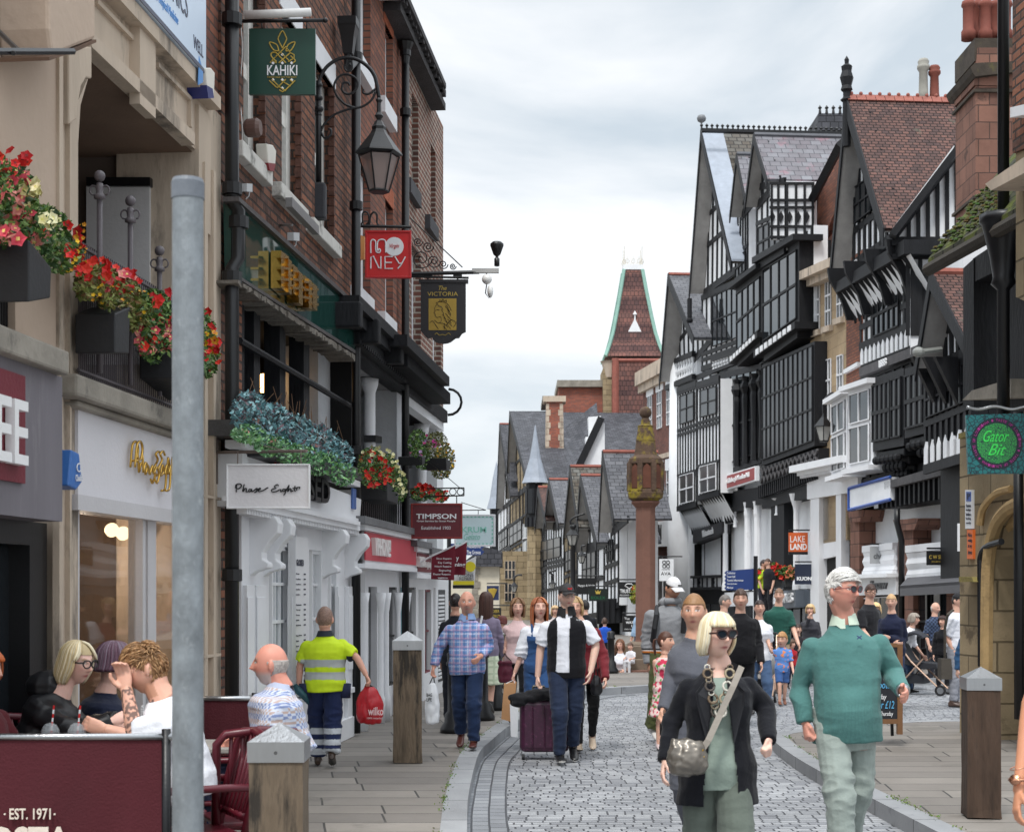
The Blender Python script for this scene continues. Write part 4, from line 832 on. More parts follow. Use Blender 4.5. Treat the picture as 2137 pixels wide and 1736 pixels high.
planter('black flower box with pink, red and cream petunias at the far left edge',A,[(-60,470),(108,560),(100,622),(-60,600)],.36,.08,[(20,430,60,90),(90,490,60,60),(130,530,45,40),(-10,380,40,60)],2600,
		[(PINK,95,[(15,430,50,90),(30,500,60,30)],.035,rgb(230,200,120)),(RED,34,[(20,350,40,30),(110,500,50,50),(140,540,30,30)],.036,rgb(120,20,20)),(YEL,34,[(80,440,34,50),(110,480,30,40),(60,400,20,20)],.036,rgb(226,220,120)),(GLD,50,[(165,510,16,40),(150,560,30,20)],.014,None)],off=(.0,.4))
planter('black flower box with red begonias in front of the gallery railing posts',A,[(160,634),(272,640),(264,738),(160,716)],.32,.08,[(205,590,50,36),(250,620,45,45),(285,655,36,36),(180,600,26,26)],3000,
		[(RED,60,[(200,575,45,30),(255,600,45,30)],.028,None),(PINK,20,[(235,590,40,30)],.03,rgb(230,200,120)),(GLD,60,[(280,640,40,36),(205,610,40,30)],.012,None)],greens=[rgb(128,140,70),rgb(98,112,54),rgb(150,150,90),rgb(110,84,50)],off=(.0,.36))
planter('black flower box with red and orange petunias behind the steel pole',A,[(284,715),(418,790),(414,835),(284,770)],.3,.08,[(320,650,40,46),(330,715,46,46),(400,690,50,50),(435,745,22,44)],2800,
		[(PINK,50,[(322,710,42,40)],.032,rgb(236,214,130)),(RED,55,[(335,640,26,34),(330,730,40,30),(440,740,18,40),(400,680,40,40)],.032,None),(GLD,9,[(436,720,16,30)],.036,rgb(170,40,30))],off=(.0,.34))
# silk eucalyptus and roses on the bar balcony
EU=[rgb(120,168,174),rgb(156,196,200),rgb(92,138,146),rgb(84,110,118),rgb(110,90,98)];IVY=[rgb(96,150,96),rgb(128,178,110),rgb(70,118,72),rgb(150,190,150)]
t=planter('long black trough of blue eucalyptus, ivy and pale roses under the bar gallery',A,[(492,905),(735,985),(735,1004),(492,930)],.45,.15,[(520,860,40,42),(560,885,50,46),(610,905,50,42),(660,925,50,40),(705,955,34,40)],3400,[([rgb(214,164,150),rgb(198,140,128)],12,[(520,895,30,20),(600,930,60,20)],.035,rgb(170,110,100)),([rgb(160,30,30)],40,[(540,905,40,20),(640,960,80,20)],.012,None)],greens=EU,off=(.1,.5),ls=.026)
plant(t,A,[(520,905,36,20),(570,930,40,24),(620,950,44,24),(670,965,44,26),(715,990,28,24)],2800,[],IVY,(.2,.58),.022,name='ivy')
b=B()
for k in range(34):x=500+rnd.uniform(0,225);y=842+(x - 500)*.42;p=A.pp(x,y+20,.3);b.tube([p,p+Vector((rnd.uniform(-.04,.04),0,.15)),p+Vector((rnd.uniform(-.08,.08),0,rnd.uniform(.2,.36)))],.003,4)
part(b,'twig',mat('twig',rgb(120,92,70),.9,.2),t)
planter('black flower box of scarlet and cream petunias between the downpipe and white column',A,[(748,990),(832,1030),(826,1052),(748,1028)],.4,.1,[(775,975,28,44),(805,990,28,44),(830,1015,20,36)],2600,[(RED,120,[(772,975,25,34),(800,990,25,34),(790,1005,30,30)],.03,None),(YEL,62,[(775,945,25,12),(805,955,18,16),(826,990,15,44),(840,1020,10,20)],.028,rgb(214,210,130))],off=(.0,.45))
planter('hanging basket with mauve and pink flowers, left of the two by the white columns',A,[(862,948),(888,952),(882,968),(866,966)],.5,.2,[(872,925,20,30),(880,955,18,26)],1500,[([rgb(200,60,130),rgb(180,150,190)],26,[(872,930,20,35)],.026,None)],grp='hanging baskets',off=(.1,.5))
planter('hanging basket with magenta bloom and yellow flowers, right of the two by the white columns',A,[(908,950),(940,962),(934,982),(912,974)],.6,.3,[(912,930,24,30),(930,960,20,30),(920,985,20,14)],1700,[([rgb(206,50,150)],5,[(908,926,10,8)],.04,None),(GLD,60,[(925,960,22,36)],.018,None)],grp='hanging baskets',off=(.1,.55),greens=[rgb(96,104,52),rgb(120,120,60),rgb(80,80,46)])
planter('black box of red geraniums just above the wine red sign',A,[(858,1046),(932,1052),(930,1068),(858,1064)],.35,.1,[(880,1030,24,16),(915,1035,22,14)],900,[(RED,60,[(880,1025,24,14),(915,1032,22,14)],.034,None)],off=(.0,.4))
# ------------------------------------------------------------------ near pole, bollards, terrace
zinc=mat('galvanised_steel',rgb(136,142,146),.5,.28,14,.3,26,metal=.5,stain=(rgb(186,190,192),22,.58,.5),stretch=(1,1,.6))
t=thing('steel_pole','tall galvanised steel pole with grey plastic cap in the left foreground','pole',at(392,2000,4.4)*1);t.location=(at(392,1233,4.4).x,4.4,.12)
pz_=at(392,380,4.4);b=B();b.lathe([(.0445,0),(.0445,pz_.z - .12 - .04)],(pz_.x,4.4,.12),32);part(b,'tube',zinc,t,smooth=False)
b=B();b.lathe([(.047,-.05),(.047,-.003),(.043,.008),(0,.012)],pz_,32);part(b,'cap',mat('grey_cap',rgb(106,112,120),.5,.05),t)
oak=mat('weathered_oak',rgb(106,92,76),.9,.55,7,1.0,26,stretch=(1,1,.16),stain=(rgb(38,34,30),7,.5,.95))
oakd=mat('dark_oak',rgb(78,60,48),.9,.55,7,1.0,26,stretch=(1,1,.16),stain=(rgb(32,30,28),7,.5,.95))
def bollard(label,xc,Y,wd,ytop,rot,m,zb=.12):
	x=at(xc,1233,Y).x;zt=CH+(HY - ytop)*Y/F;t=thing('timber_bollard',label,'bollard',(x,Y,zb),'square timber bollards');h=zt - zb - .06
	b=B();hw=wd/2;rings=[]
	for k in range(15):
		z=(h - .07)*k/14;r=[]
		for cx_,cy_ in ((-1,-1),(0,-1.0),(1,-1),(1,0),(1,1),(0,1),(-1,1),(-1,0)):
			j=.004*noise.noise(Vector((cx_*3+x,cy_*3,z*5)))+(rnd.uniform(-.008,.008) if k==0 else 0);v=Matrix.Rotation(rot,3,'Z') @ Vector((cx_*(hw*.965+j),cy_*(hw*.965+j),0));r.append(Vector((x,Y,zb+z+(rnd.uniform(0,.012) if k==0 else 0)))+v)
		rings.append(r)
	b.loft(rings);part(b,'post',m,t)
	b=B();c=Vector((x,Y,zb+h - .095));rr=hw*1.0*math.sqrt(2)*1.02;b.lathe([(rr,0),(rr,.085),(.0,.085+wd*.32)],c,4,rot=rot+math.pi/4);part(b,'metal_cap',steel,t)
	b=B();v=Matrix.Rotation(rot,3,'Z') @ Vector((0,-1,0));b.disc(c+v*(hw*1.025)+Vector((0,0,.04)),v,.008,.004,10);part(b,'screw',mat('screw',rgb(110,110,110),.4,.1,metal=1),t)
bollard('silver grey timber bollard with steel cap beside the red chairs',583,6.5,.232,1508,.02,oak)
bollard('cracked timber bollard on the left pavement between the two walking men',850.5,14.2,.272,1320,.06,oak)
bollard('dark mossy timber bollard on the right hand pavement',2047,10.75,.235,1392,-.1,oakd)
def iron(label,xc,yb,top=1.02,r=.075):
	Y=(CH - .12)*F/(yb - HY);x=at(xc,HY,Y).x;b=B()
	b.lathe([(r*2.1,0),(r*2.1,.05),(r*1.5,.12),(r*1.45,.2),(r,.24),(r*.95,top - .16),(r*1.2,top - .15),(r*1.2,top - .12),(r,top - .1),(r*1.1,top - .02),(r*.8,top),(0,top+.02)],(x,Y,.12),14)
	tag(b.done('iron_bollard',blackm,None,True),label,'bollard','black iron bollards')
iron('black iron bollard right behind the man in the plaid shirt',948,1528,.9);iron('black iron bollard half hidden by the plaid shirt elbow',1006,1502,.92)
iron('black iron bollard standing clear, left of the burgundy handbag',1036,1481,.87);iron('black iron bollard left of the stone cross steps',1275,1404,.8,.07);iron('black iron bollard in front of the pushchair on the right',1911,1423,.92,.085)
# cafe terrace
can=mat('maroon_canvas',rgb(74,16,27),.85,.1,3,.25,90)
def barrier(label,Y,xa,xb,yt,zb,items,posts):
	pl=front(Y);t=thing('canvas_barrier',label,'barrier',at((xa+xb)/2,yt,Y),'canvas screens round the cafe terrace');t.location.z=.12
	n=40;vs=[]
	x0=at(xa,yt,Y).x;x1=at(xb,yt,Y).x;zt=at(xa,yt,Y).z;b=B()
	for s_ in (-.002,.002):
		for j in range(13):
			for i in range(n+1):u=i/n;v=j/12;vs.append((x0+(x1 - x0)*u,Y+s_+.012*math.sin(u*9+v*2)*v+.006*math.sin(u*31+v*5)*v,zt+(zb - zt)*v))
	k=n+1;fs=[]
	for s_ in range(2):
		for j in range(12):
			for i in range(n):q=[s_*13*k+j*k+i,s_*13*k+j*k+i+1,s_*13*k+(j+1)*k+i+1,s_*13*k+(j+1)*k+i];fs.append(q[::-1] if s_==0 else q)
	b.add(vs,fs);part(b,'canvas',can,t,smooth=True)
	b=B();b.tube([(x0 - .02,Y,zt - .015),(x1+.05,Y,zt - .015)],.016,10);part(b,'rail',steel,t,smooth=True)
	for px in posts:x=at(px,yt,Y).x;b=B();b.tube([(x,Y,.12),(x,Y,zt+.02)],.02,10);b.lathe([(.16,0),(.16,.02),(.03,.035)],(x,Y,.12),16);part(b,'post',blackm,t,smooth=True)
	if items:words_on(t,pl,items,mat('cream_print',rgb(226,214,200),.7,.03),off=.024)
barrier('maroon canvas screen with white print at the bottom left',6.8,-140,338,1530,.28,[('EST. 1971',(20,1686,106,1709),dict(bold=.01)),('COSTA',(-72,1724,148,1782),dict(bold=.03)),('.',(8,1696,12,1700)),('.',(112,1696,116,1700))],[347])
barrier('plain maroon canvas screen behind the bald seated man',9.3,395,536,1452,.25,None,[399,532])
red_pl=mat('maroon_plastic',rgb(86,20,33),.35,.06,3,.03)
def chair(label,X,Y,rot):
	t=thing('cafe_chair',label,'chair',(X,Y,.12),'maroon terrace chairs');Rm=Matrix.Rotation(rot,3,'Z');T=lambda x,y,z:Vector((X,Y,.12))+Rm @ Vector((x,y,z))
	# the sitter faces local -y; the back is at +y
	b=B();b.loft([[T(x,y,z) for x,y in ((-.21,-.21),(-.1,-.24),(.1,-.24),(.21,-.21),(.2,.2),(-.2,.2))] for z in (.42,.445)]);part(b,'seat',red_pl,t,bevel=.008)
	for sx in (-1,1):
		b=B();b.tube([T(sx*.21,-.22,0),T(sx*.2,-.19,.44),T(sx*.2,-.18,.45)],.019,8);part(b,'leg',red_pl,t,smooth=True)
		b=B();b.tube([T(sx*.22,.3,0),T(sx*.2,.2,.44)],.019,8);part(b,'leg',red_pl,t,smooth=True)
		b=B();b.tube([T(sx*.235,-.2,.44),T(sx*.24,-.21,.64),T(sx*.245,-.17,.67),T(sx*.24,.1,.67),T(sx*.215,.26,.66)],.019,8);part(b,'armrest',red_pl,t,smooth=True)
	b=B();fr=[T(-.2,.2,.44),T(-.205,.25,.66),T(-.21,.3,.84),T(-.17,.315,.89),T(0,.32,.905),T(.17,.315,.89),T(.21,.3,.84),T(.205,.25,.66),T(.2,.2,.44)];b.tube(fr,.022,8)
	for k in range(6):x=-.14+k*.056;b.tube([T(x,.205,.5),T(x,.26,.68),T(x,.312,.89)],.011,5)
	b.tube([T(-.2,.215,.52),T(.2,.215,.52)],.018,6);part(b,'backrest',red_pl,t,smooth=True)
chair('maroon slatted chair under the man in the white t-shirt',-1.52,7.25,R(-62));chair('maroon slatted chair with arms, empty, between the pole and the near bollard',-1.33,7.75,R(-160))
chair('maroon slatted chair of the bald man in the checked shirt',-1.52,8.5,R(-82));chair('maroon slatted chair of the woman in the black coat',-2.45,8.1,R(60));chair('maroon slatted chair at the far left picture edge',-2.5,7.3,R(80))
def table(label,X,Y,w_,d):
	t=thing('cafe_table',label,'table',(X,Y,.12));b=B();b.box((X,Y,.84),(w_,d,.03));part(b,'tabletop',mat('table_grey',rgb(150,146,140),.5,.08),t,bevel=.006);b=B();b.tube([(X,Y,.14),(X,Y,.825)],.03,10);b.box((X,Y,.135),(.4,.4,.03));part(b,'pedestal',blackm,t)
table('square cafe table holding the iced drinks',-2.12,7.72,.62,.62);table('grey cafe table edge seen right of the steel pole',-1.72,8.5,.5,.5)
def cup(label,x,y,Y,hot=False):
	zb=.857;X=at(x,y,Y).x;t=thing('paper_cup' if hot else 'iced_drink',label,'cup',(X,Y,zb))
	if hot:
		b=B();b.lathe([(.034,0),(.05,.17)],(X,Y,zb),18);part(b,'cup',mat('cup_maroon',rgb(120,20,50),.5,.05),t);b=B();b.lathe([(.053,.165),(.053,.18),(.045,.195),(0,.195)],(X,Y,zb),18);part(b,'lid',white,t)
		b=B();text(b,'COSTA',front(Y - .05),[(x+6,1500),(x+6,1470),(x+12,1470),(x+12,1500)][::1],.0,.003);part(b,'lettering',white_ink,t)
	else:
		b=B();b.lathe([(.036,0),(.046,.12)],(X,Y,zb),18);part(b,'cup',mat('milky_coffee',rgb(206,176,146) if x<130 else rgb(206,206,206),.4,.06),t)
		b=B();b.lathe([(.048,.12),(.05,.13),(.046,.135),(.043,.16),(.03,.185),(.012,.195),(.01,.195)],(X,Y,zb),18);part(b,'dome_lid',glassmat('clear_dome',rgb(190,196,200),.05,.6),t)
		b=B()
		for k in range(9):b.m=k % 2;b.tube([(X+.004*k/2,Y,zb+.1+k*.02),(X+.004*(k+1)/2,Y,zb+.1+(k+1)*.02)],.005,6)
		part(b,'straw',[M['signal_red'],white_ink],t)
cup('iced coffee in a clear domed cup with striped straw, left of the pair',105,1515,7.55);cup('clear domed cup with striped straw held by a hand, right of the pair',160,1508,7.55);cup('tall maroon takeaway cup with white lid on the cafe table',288,1480,7.85,True)
# ------------------------------------------------------------------ right hand side and the far street
r1=lambda x,y:(1356.5+x*.3652,104.3+y*.3652)
r2=lambda x,y:(1356.5+x*.3652,626.1+y*.3652)
k1=lambda x,y:(991.3+x*.2705,495.6+y*.2705)
k2=lambda x,y:(991.3+x*.3306,886.9+y*.3306)
UP=Vector((0,0,1))
def lerp(a,b_,t):return a*(1 - t)+b_*t
def gabled(root,pl,apex,lf,rf,depth,mroof,over=.45,wall=plaster,frame=black,nst=7,bw=.28,rails=(.35,),rdg=ridge,barge=True):
	Aw,Lw,Rw=[pl.pp(*p,over) for p in (apex,lf,rf)];d=-pl.n
	for nm,S in (('roof',Rw),('rear_roof',Lw)):
		b=B();q=[Aw,S,S+d*depth,Aw+d*depth];n=(q[1] - q[0]).cross(q[3] - q[0]).normalized();n=n if n.z>0 else -n
		b.prism([p+n*.03 for p in q],[p - n*.06 for p in q]);part(b,nm,mroof,root)
	for S in (Rw,Lw):
		b=B();q=[Aw,S,S+d*(over - .02),Aw+d*(over - .02)];n=(q[1] - q[0]).cross(q[3] - q[0]).normalized();n=n if n.z>0 else -n;b.prism([p - n*.065 for p in q],[p - n*.1 for p in q]);part(b,'verge_soffit',mat('grey_soffit',rgb(150,148,146),.8,.15,3,.1),root)
	if rdg:b=B();b.tube([Aw+UP*.04,Aw+UP*.04+d*depth],.09,6);part(b,'ridge_tile',rdg,root)
	a,l,r=[p - pl.n*over for p in (Aw,Lw,Rw)];b=B();b.prism([a,l,r],[p - pl.n*.2 for p in (a,l,r)]);part(b,'gable_wall',wall,root)
	if frame:
		b=B();al=lambda p0,p1,w_:b.prism(*(lambda k:([p0+k+pl.n*.05,p1+k+pl.n*.05,p1 - k+pl.n*.05,p0 - k+pl.n*.05],[p0+k,p1+k,p1 - k,p0 - k]))((p1 - p0).normalized().cross(pl.n).normalized()*w_/2))
		al(l,r,.26)
		fa=(a - l).dot(r - l)/(r - l).length_squared
		def roofpt(f):return lerp(l,a,f/fa) if f<fa else lerp(r,a,(1 - f)/(1 - fa))
		for k in range(1,nst):f=k/nst;al(lerp(l,r,f),roofpt(f),.13)
		for v in rails:al(lerp(l,a,v),lerp(r,a,v),.16)
		part(b,'gable_framing',frame,root)
	if barge:
		for S in (Lw,Rw):
			b=B();k=UP*bw;b.prism([Aw+UP*.08+pl.n*.04,S+UP*.02+pl.n*.04,S - k+pl.n*.04,Aw - k+pl.n*.04],[p for p in (Aw+UP*.08,S+UP*.02,S - k,Aw - k)]);part(b,'bargeboard',frame or black,root)
	return Aw,Lw,Rw
def timber(root,pl,x0,x1,t0,t1,b0,b1,nv=6,rails=(.5,),w_=.14,off=0.0,infill=plaster,diag=(),th=.3,frame=black,end=.2):
	p=Pan(pl,x0,x1,t0,t1,b0,b1,off);b=B();p.box(b,0,0,1,1,0,-th);part(b,'wall',infill,root)
	W=(p.q[1] - p.q[0]).length;b=B();u=w_/W/2
	for k in range(nv+1):f=k/nv;e=u*(1.6 if k in (0,nv) else 1);p.box(b,max(0,f - e),0,min(1,f+e),1,.04,-.01)
	for v in (0,1):p.bar(b,(0,v),(1,v),end,.06,-.012)
	for v in rails:p.bar(b,(0,v),(1,v),w_,.05,-.011)
	for a_,c_ in diag:p.bar(b,a_,c_,w_,.045,-.013)
	part(b,'timber_frame',frame,root);return p
def win(root,p,u0,v0,u1,v1,nc=3,nr=2,frame=black,off=.05,gl=glass,bar=.05):
	pts=[p.p(u0,v0,off),p.p(u1,v0,off),p.p(u1,v1,off),p.p(u0,v1,off)];W=(pts[1] - pts[0]).length;H=(pts[3] - pts[0]).length;b=B()
	fu=bar/max(W,.01);fv=bar/max(H,.01);U=lambda k:u0+(u1 - u0)*k;V=lambda k:v0+(v1 - v0)*k
	for k in range(nc+1):p.box(b,U(max(0,k/nc - fu/2)),v0,U(min(1,k/nc+fu/2)),v1,off+.04,off)
	for k in range(nr+1):p.box(b,u0,V(max(0,k/nr - fv/2)),u1,V(min(1,k/nr+fv/2)),off+.045,off - .003)
	f=part(b,'window',frame,root);b=B();p.box(b,u0,v0,u1,v1,off+.012,off - .02);adopt2(b.done('pane',gl),f,root);return f
def baluster(root,p,n,m=white,frame=black,off=.06,r=.045,rail=.1):
	b=B()
	for k in range(n):
		f=(k+.5)/n;a=p.p(f,0,off);c=p.p(f,1,off);b.tube([lerp(a,c,t) for t in (0,.12,.14,.3,.5,.7,.86,.88,1)],[r*q for q in (.8,.8,1.1,.55,1.2,.6,1.1,.8,.8)],6)
	part(b,'baluster',m,root)['kind']='stuff'
	b=B();p.bar(b,(0,0),(1,0),rail,off+.09,off - .06);p.bar(b,(0,1),(1,1),rail,off+.09,off - .06);part(b,'handrail',frame,root)
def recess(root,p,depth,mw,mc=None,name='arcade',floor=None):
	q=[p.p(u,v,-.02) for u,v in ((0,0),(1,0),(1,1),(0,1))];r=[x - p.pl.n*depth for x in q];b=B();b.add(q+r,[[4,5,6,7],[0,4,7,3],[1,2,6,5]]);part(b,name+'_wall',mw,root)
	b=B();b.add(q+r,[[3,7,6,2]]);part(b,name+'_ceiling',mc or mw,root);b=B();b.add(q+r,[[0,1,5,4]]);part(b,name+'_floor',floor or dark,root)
def cols(root,pl,lst,m,name='column',off=.05):
	for x,w_,yt,yb,cap in lst:
		a=pl.pp(x,yb,off);c=pl.pp(x,yt,off);rr=w_*a.y/F/2;h=c.z - a.z;b=B()
		b.lathe([(rr*1.25,0),(rr*1.25,h*.06),(rr,h*.1),(rr*.85,h*.82),(rr*(1.1 if not cap else 1.0),h*.86),(rr*(1.2 if not cap else cap*.8),h*.94),(rr*(1.25 if not cap else cap),h)],a,10);part(b,name,m,root,smooth=False)
def vrow(root,p,n,m=black,w_=.05,off=.1,name='mullion'):
	b=B();W=(p.q[1] - p.q[0]).length;u=w_/W/2
	for k in range(n+1):f=k/n;p.box(b,max(0,f - u),0,min(1,f+u),1,off,0)
	part(b,name,m,root)
lead=glassmat('leaded_glass',rgb(26,28,32),.3)
lead_strip=mat('lead_sheet',rgb(150,158,170),.5,.12,4,.15)
# --- red brick Georgian front (far end of the row)
t=thing('georgian_brick_house','red brick Georgian front with white window heads, left of the rounded white corner','building',G.pp(1385,1400));t.location.z=.1
p=Pan(G,1342,1412,790,752,1098,1092);b=B();p.box(b,0,-.9,1,1,0,-5);part(b,'wall',courses('georgian_brick',rgb(128,78,66),rgb(96,62,56),rgb(108,92,84),.24,.085,.012,.9,.5,.25),t)
b=B();p.box(b,-.03,.95,1,1.04,.35,-.3);p.box(b,-.03,.9,1,.95,.2,-.3);p.box(b,0,.42,1,.45,.06,-.1);part(b,'stone_cornice',stone_lt,t)
for u,v in ((.16,.62),(.46,.62),(.74,.62),(.16,.1),(.46,.1),(.74,.1)):
	win(t,p,u,v,u+.14,v+.24,2,3,white,.0);b=B();p.box(b,u - .04,v+.24,u+.18,v+.31,.03,-.02);part(b,'window_head',plaster,t)
b=B();p.box(b,.3,-.14,1,.02,.25,0);part(b,'fascia',plaster,t);b=B();q=[p.p(.45,.0,.27),p.p(.75,.0,.27),p.p(.75,-.1,.27),p.p(.45,-.1,.27)];textq(b,'CHAIN',q,G.n,.03,bold=.02);part(b,'lettering',blackm,t)
win(t,p,.35,-.8,.95,-.2,2,2,white,.03)
# --- book shop corner with rounded white pier
t=thing('black_and_white_corner_house','black and white gabled corner house with a rounded white pier and striped coves','building',G.pp(1450,1380));t.location.z=.1
gabled(t,G,(1395,575),(1377,795),(1449,705),9,slate,.7,plaster,black,8,.35,(.4,),ridge)
p=timber(t,G,1398,1500,812,770,1062,1040,7,(.33,.45,.78),.14,0)
b=B();p.box(b,0,-.9,1,1,-.31,-8);part(b,'body',plaster,t)
bp=Pan(G,1397,1455,762,738,810,786);b=B();bp.box(b,0,0,1,1,.02,-.2);part(b,'balcony_panel',plaster,t);baluster(t,bp,11,plaster,black,.12,.07,.2)
for i,(xa,xb,ta,tb,ba,bb_) in enumerate(((1415,1455,815,800,1062,1052),(1456,1503,803,790,1040,1028))):
	q=timber(t,G,xa,xb,ta,tb,ba,bb_,7,(.28,.62,.66,.97),.1,.55,plaster,(),.6)
	win(t,q,.2,.03,.92,.27,2,2,white,.06,lead);win(t,q,.2,.7,.92,.94,2,2,black,.06,lead)
	b=B()
	for k in range(9):
		f=(k+.5)/9;a=q.p(f,-.0,0);c=q.p(f,-.0,-.55) - UP*1.0;m_=lerp(a,c,.5) - G.n*.2;b.tube([a,m_,c],.05,4)
	part(b,'cove_rib',black,t);b=B();a0,a1=q.p(0,0,-.05),q.p(1,0,-.05);c0,c1_=q.p(0,0,-.62) - UP*1.0,q.p(1,0,-.62) - UP*1.0;b.add([a0,a1,c1_,c0],[[0,1,2,3]]);part(b,'cove',plaster,t)
a=G.pp(1424,1400,-.2);b=B();b.lathe([(.62,0),(.62,4.2),(.56,5.2),(.5,12)],(a.x,a.y,.1),20);part(b,'round_pier',plaster,t,smooth=True)
p=Pan(G,1446,1506,1108,1088,1134,1112,.15);b=B();p.box(b,0,0,1,1,0,-.3);part(b,'fascia',mat('soft_black',rgb(46,46,50),.6,.08),t);b=B();textq(b,"Waterstone's",[p.p(.36,.8,.02),p.p(.74,.8,.02),p.p(.74,.2,.02),p.p(.36,.2,.02)],G.n,.03,bold=.01);part(b,'lettering',white_ink,t)
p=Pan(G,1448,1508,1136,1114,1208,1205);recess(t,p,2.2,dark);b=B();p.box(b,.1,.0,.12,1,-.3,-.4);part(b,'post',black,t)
pp_=Pl(G.p0 - G.n*1.8,G.n);b=B();b.rect(pp_,1466,1156,1482,1200,.05,0);b.rect(pp_,1487,1156,1500,1200,.05,0);part(b,'blue_poster',mat('poster_blue',rgb(96,156,190),.5,.25,6,0),t)
p=Pan(G,1448,1508,1204,1202,1228,1227);b=B();p.box(b,0,0,1,1,0,-.1);part(b,'gallery_front',plaster,t);vrow(t,p,6,black,.08,.04,'post_row');baluster(t,p,2,black)
p=Pan(G,1440,1512,1230,1229,1385,1372);b=B();p.box(b,0,0,1,1,0,-.2);part(b,'ground_front',black,t);win(t,p,.1,.1,.9,.8,3,1,black,.01)
# --- tall half timbered building with dark glazed bays
t=thing('tall_half_timbered_building','tall dark half timbered building with a lead edged gable and many narrow lights','building',G.pp(1600,1370));t.location.z=.1
gabled(t,G,(1464,272),(1439,612),(1527,545),8.5,courses('fishscale_slate',rgb(112,112,108),rgb(92,84,76),rgb(52,50,48),.3,.22,.02,.75,.8,.3,band=((.78,.74,.68),1.6)),.55,plaster,black,9,.35,(.3,.5),None)
b=B();Ap,Lp,Rp=G.pp(1464,272,.65),G.pp(1439,612,.65),G.pp(1527,545,.65);k=-G.n*.75
b.prism([Ap,Rp,Rp+k,Ap+k],[x+UP*.07 for x in (Ap,Rp,Rp+k,Ap+k)]);part(b,'lead_verge',lead_strip,t)
b=B();b.lathe([(.03,0),(.03,.25),(.14,.32),(.17,.42),(.12,.52),(0,.56)],Ap,10);part(b,'ball_finial',mat('grey_lead_ball',rgb(110,112,116),.5,.1),t,smooth=True)
b=B();b.tube([Lp - UP*.2,Lp - UP*.9],.09,6);b.ball(Lp - UP*1.0,.12);part(b,'pendant',black,t)
p0=Pan(G,1440,1700,600,420,1380,1372);b=B();p0.box(b,0.04,0,1,.9,-.32,-9);part(b,'body',plaster,t)
p=timber(t,G,1466,1552,622,582,770,740,8,(.12,.2),.14,0,plaster);win(t,p,.3,.25,.88,.95,5,2,black,.04)
bp=Pan(G,1488,1562,752,728,776,748,.1);baluster(t,bp,12,plaster,black,.0,.08,.12)
p=timber(t,G,1484,1592,790,765,1000,958,9,(.9,),.12,.05,black);win(t,p,.08,.08,.95,.84,10,2,black,.05,lead,.07);win(t,p,.08,.85,.95,.98,7,1,black,.07,glass,.1)
b=B()
for x in (1503,1519,1538,1556,1574,1590):a=G.pp(x,805 - (x - 1503)*.35,.2);c=G.pp(x,985 - (x - 1503)*.35,.2);b.tube([lerp(a,c,f) for f in (0,.05,.12,.2,.25,.6,1)],[.16,.1,.2,.1,.13,.09,.12],6)
part(b,'carved_post',black,t)
p=Pan(G,1590,1700,762,712,972,930,.35);b=B();p.box(b,0,0,1,1,0,-.7);part(b,'glazed_bay',black,t);win(t,p,.02,.05,.98,.97,11,3,black,.01,lead,.06)
p=Pan(G,1590,1708,975,935,1012,965,.3);b=B();p.box(b,0,0,1,1,0,-.6);part(b,'bay_apron',black,t);b=B()
for k in range(14):p.bar(b,(k/14,.1),((k+1)/14,.9),.06,.05,0);p.bar(b,(k/14,.9),((k+1)/14,.1),.06,.05,0)
part(b,'lattice',mat('worn_black',rgb(70,68,70),.7,.3,6,.2),t)
p=Pan(G,1592,1710,1014,968,1040,1000,.12);vrow(t,p,26,black,.08,.16,'bracket_spindle')
# upper oriels and dormers
def dormer(apex,lf,rf,depth,pan,rail,nwin,off):
	gabled(t,Pl(G.p0+G.n*off,G.n),apex,lf,rf,depth,M['slate_roof_purple'],.4,plaster,black,4,.22,(),mat('grey_ridge',rgb(84,86,92),.7,.15))
	q=timber(t,G,*pan,5,(rail,),.12,off,plaster,(),.9);win(t,q,.1,.08,.9,rail - .06,nwin,2,black,.05,lead,.07);return q
courses('slate_roof_purple',rgb(124,125,131),rgb(106,101,107),rgb(60,60,66),.32,.24,.012,.5,.6,.3,spots=(rgb(140,106,116),1.4,.56))
q=dormer((1538,325),(1524,452),(1556,412),2.4,(1536,1562,430,418,600,575),.4,3,.15)
q=dormer((1574,285),(1555,430),(1602,375),6.2,(1580,1640,392,378,560,522),.55,4,.55)
sidep=Pl((q.q[1].x,q.q[1].y),(-.06,-1));b=B();b.rect(sidep,1608,383,1700,500,.0,-.1);part(b,'dormer_cheek',plaster,t);b=B()
for x in (1608,1622,1640,1659,1677,1694):b.rect(sidep,x,383,x+5,500,.05,0)
for y in (380,415,430,470,492):b.rect(sidep,1606,y,1700,y+5,.055,0)
for k in range(5):x=1612+k*18;b.slab(sidep,[(x,440),(x+6,452),(x,466),(x - 6,452)],.05,0)
part(b,'cheek_timber',black,t)
for (xa,xb,ya,yb,h) in ((1536,1590,600,560,150),(1590,1668,545,500,190)):
	q=Pan(G,xa,xb,ya,yb,ya+h,yb+h - 10,.5);b=B();q.box(b,0,0,1,1,0,-.9);part(b,'oriel',black,t);win(t,q,.05,.1,.95,.9,4,2,black,.01,glass,.08)
	b=B();q.box(b,-.06,.98,1.06,1.05,.25,-.6);q.box(b,-.06,-.05,1.06,.03,.2,-.6);q.box(b,.05,-.12,.95,-.05,.0,-.6);part(b,'oriel_cornice',black,t)
	b=B()
	for k in range(8):f=(k+.5)/8;q.box(b,f - .035,-.045,f+.035,.02,.23,.2)
	part(b,'white_dentil',plaster,t)
q=Pan(G,1668,1698,500,470,720,700,.1);b=B();q.box(b,0,0,1,1,0,-.4);part(b,'side_panel',plaster,t);vrow(t,q,2,black,.3,.05)
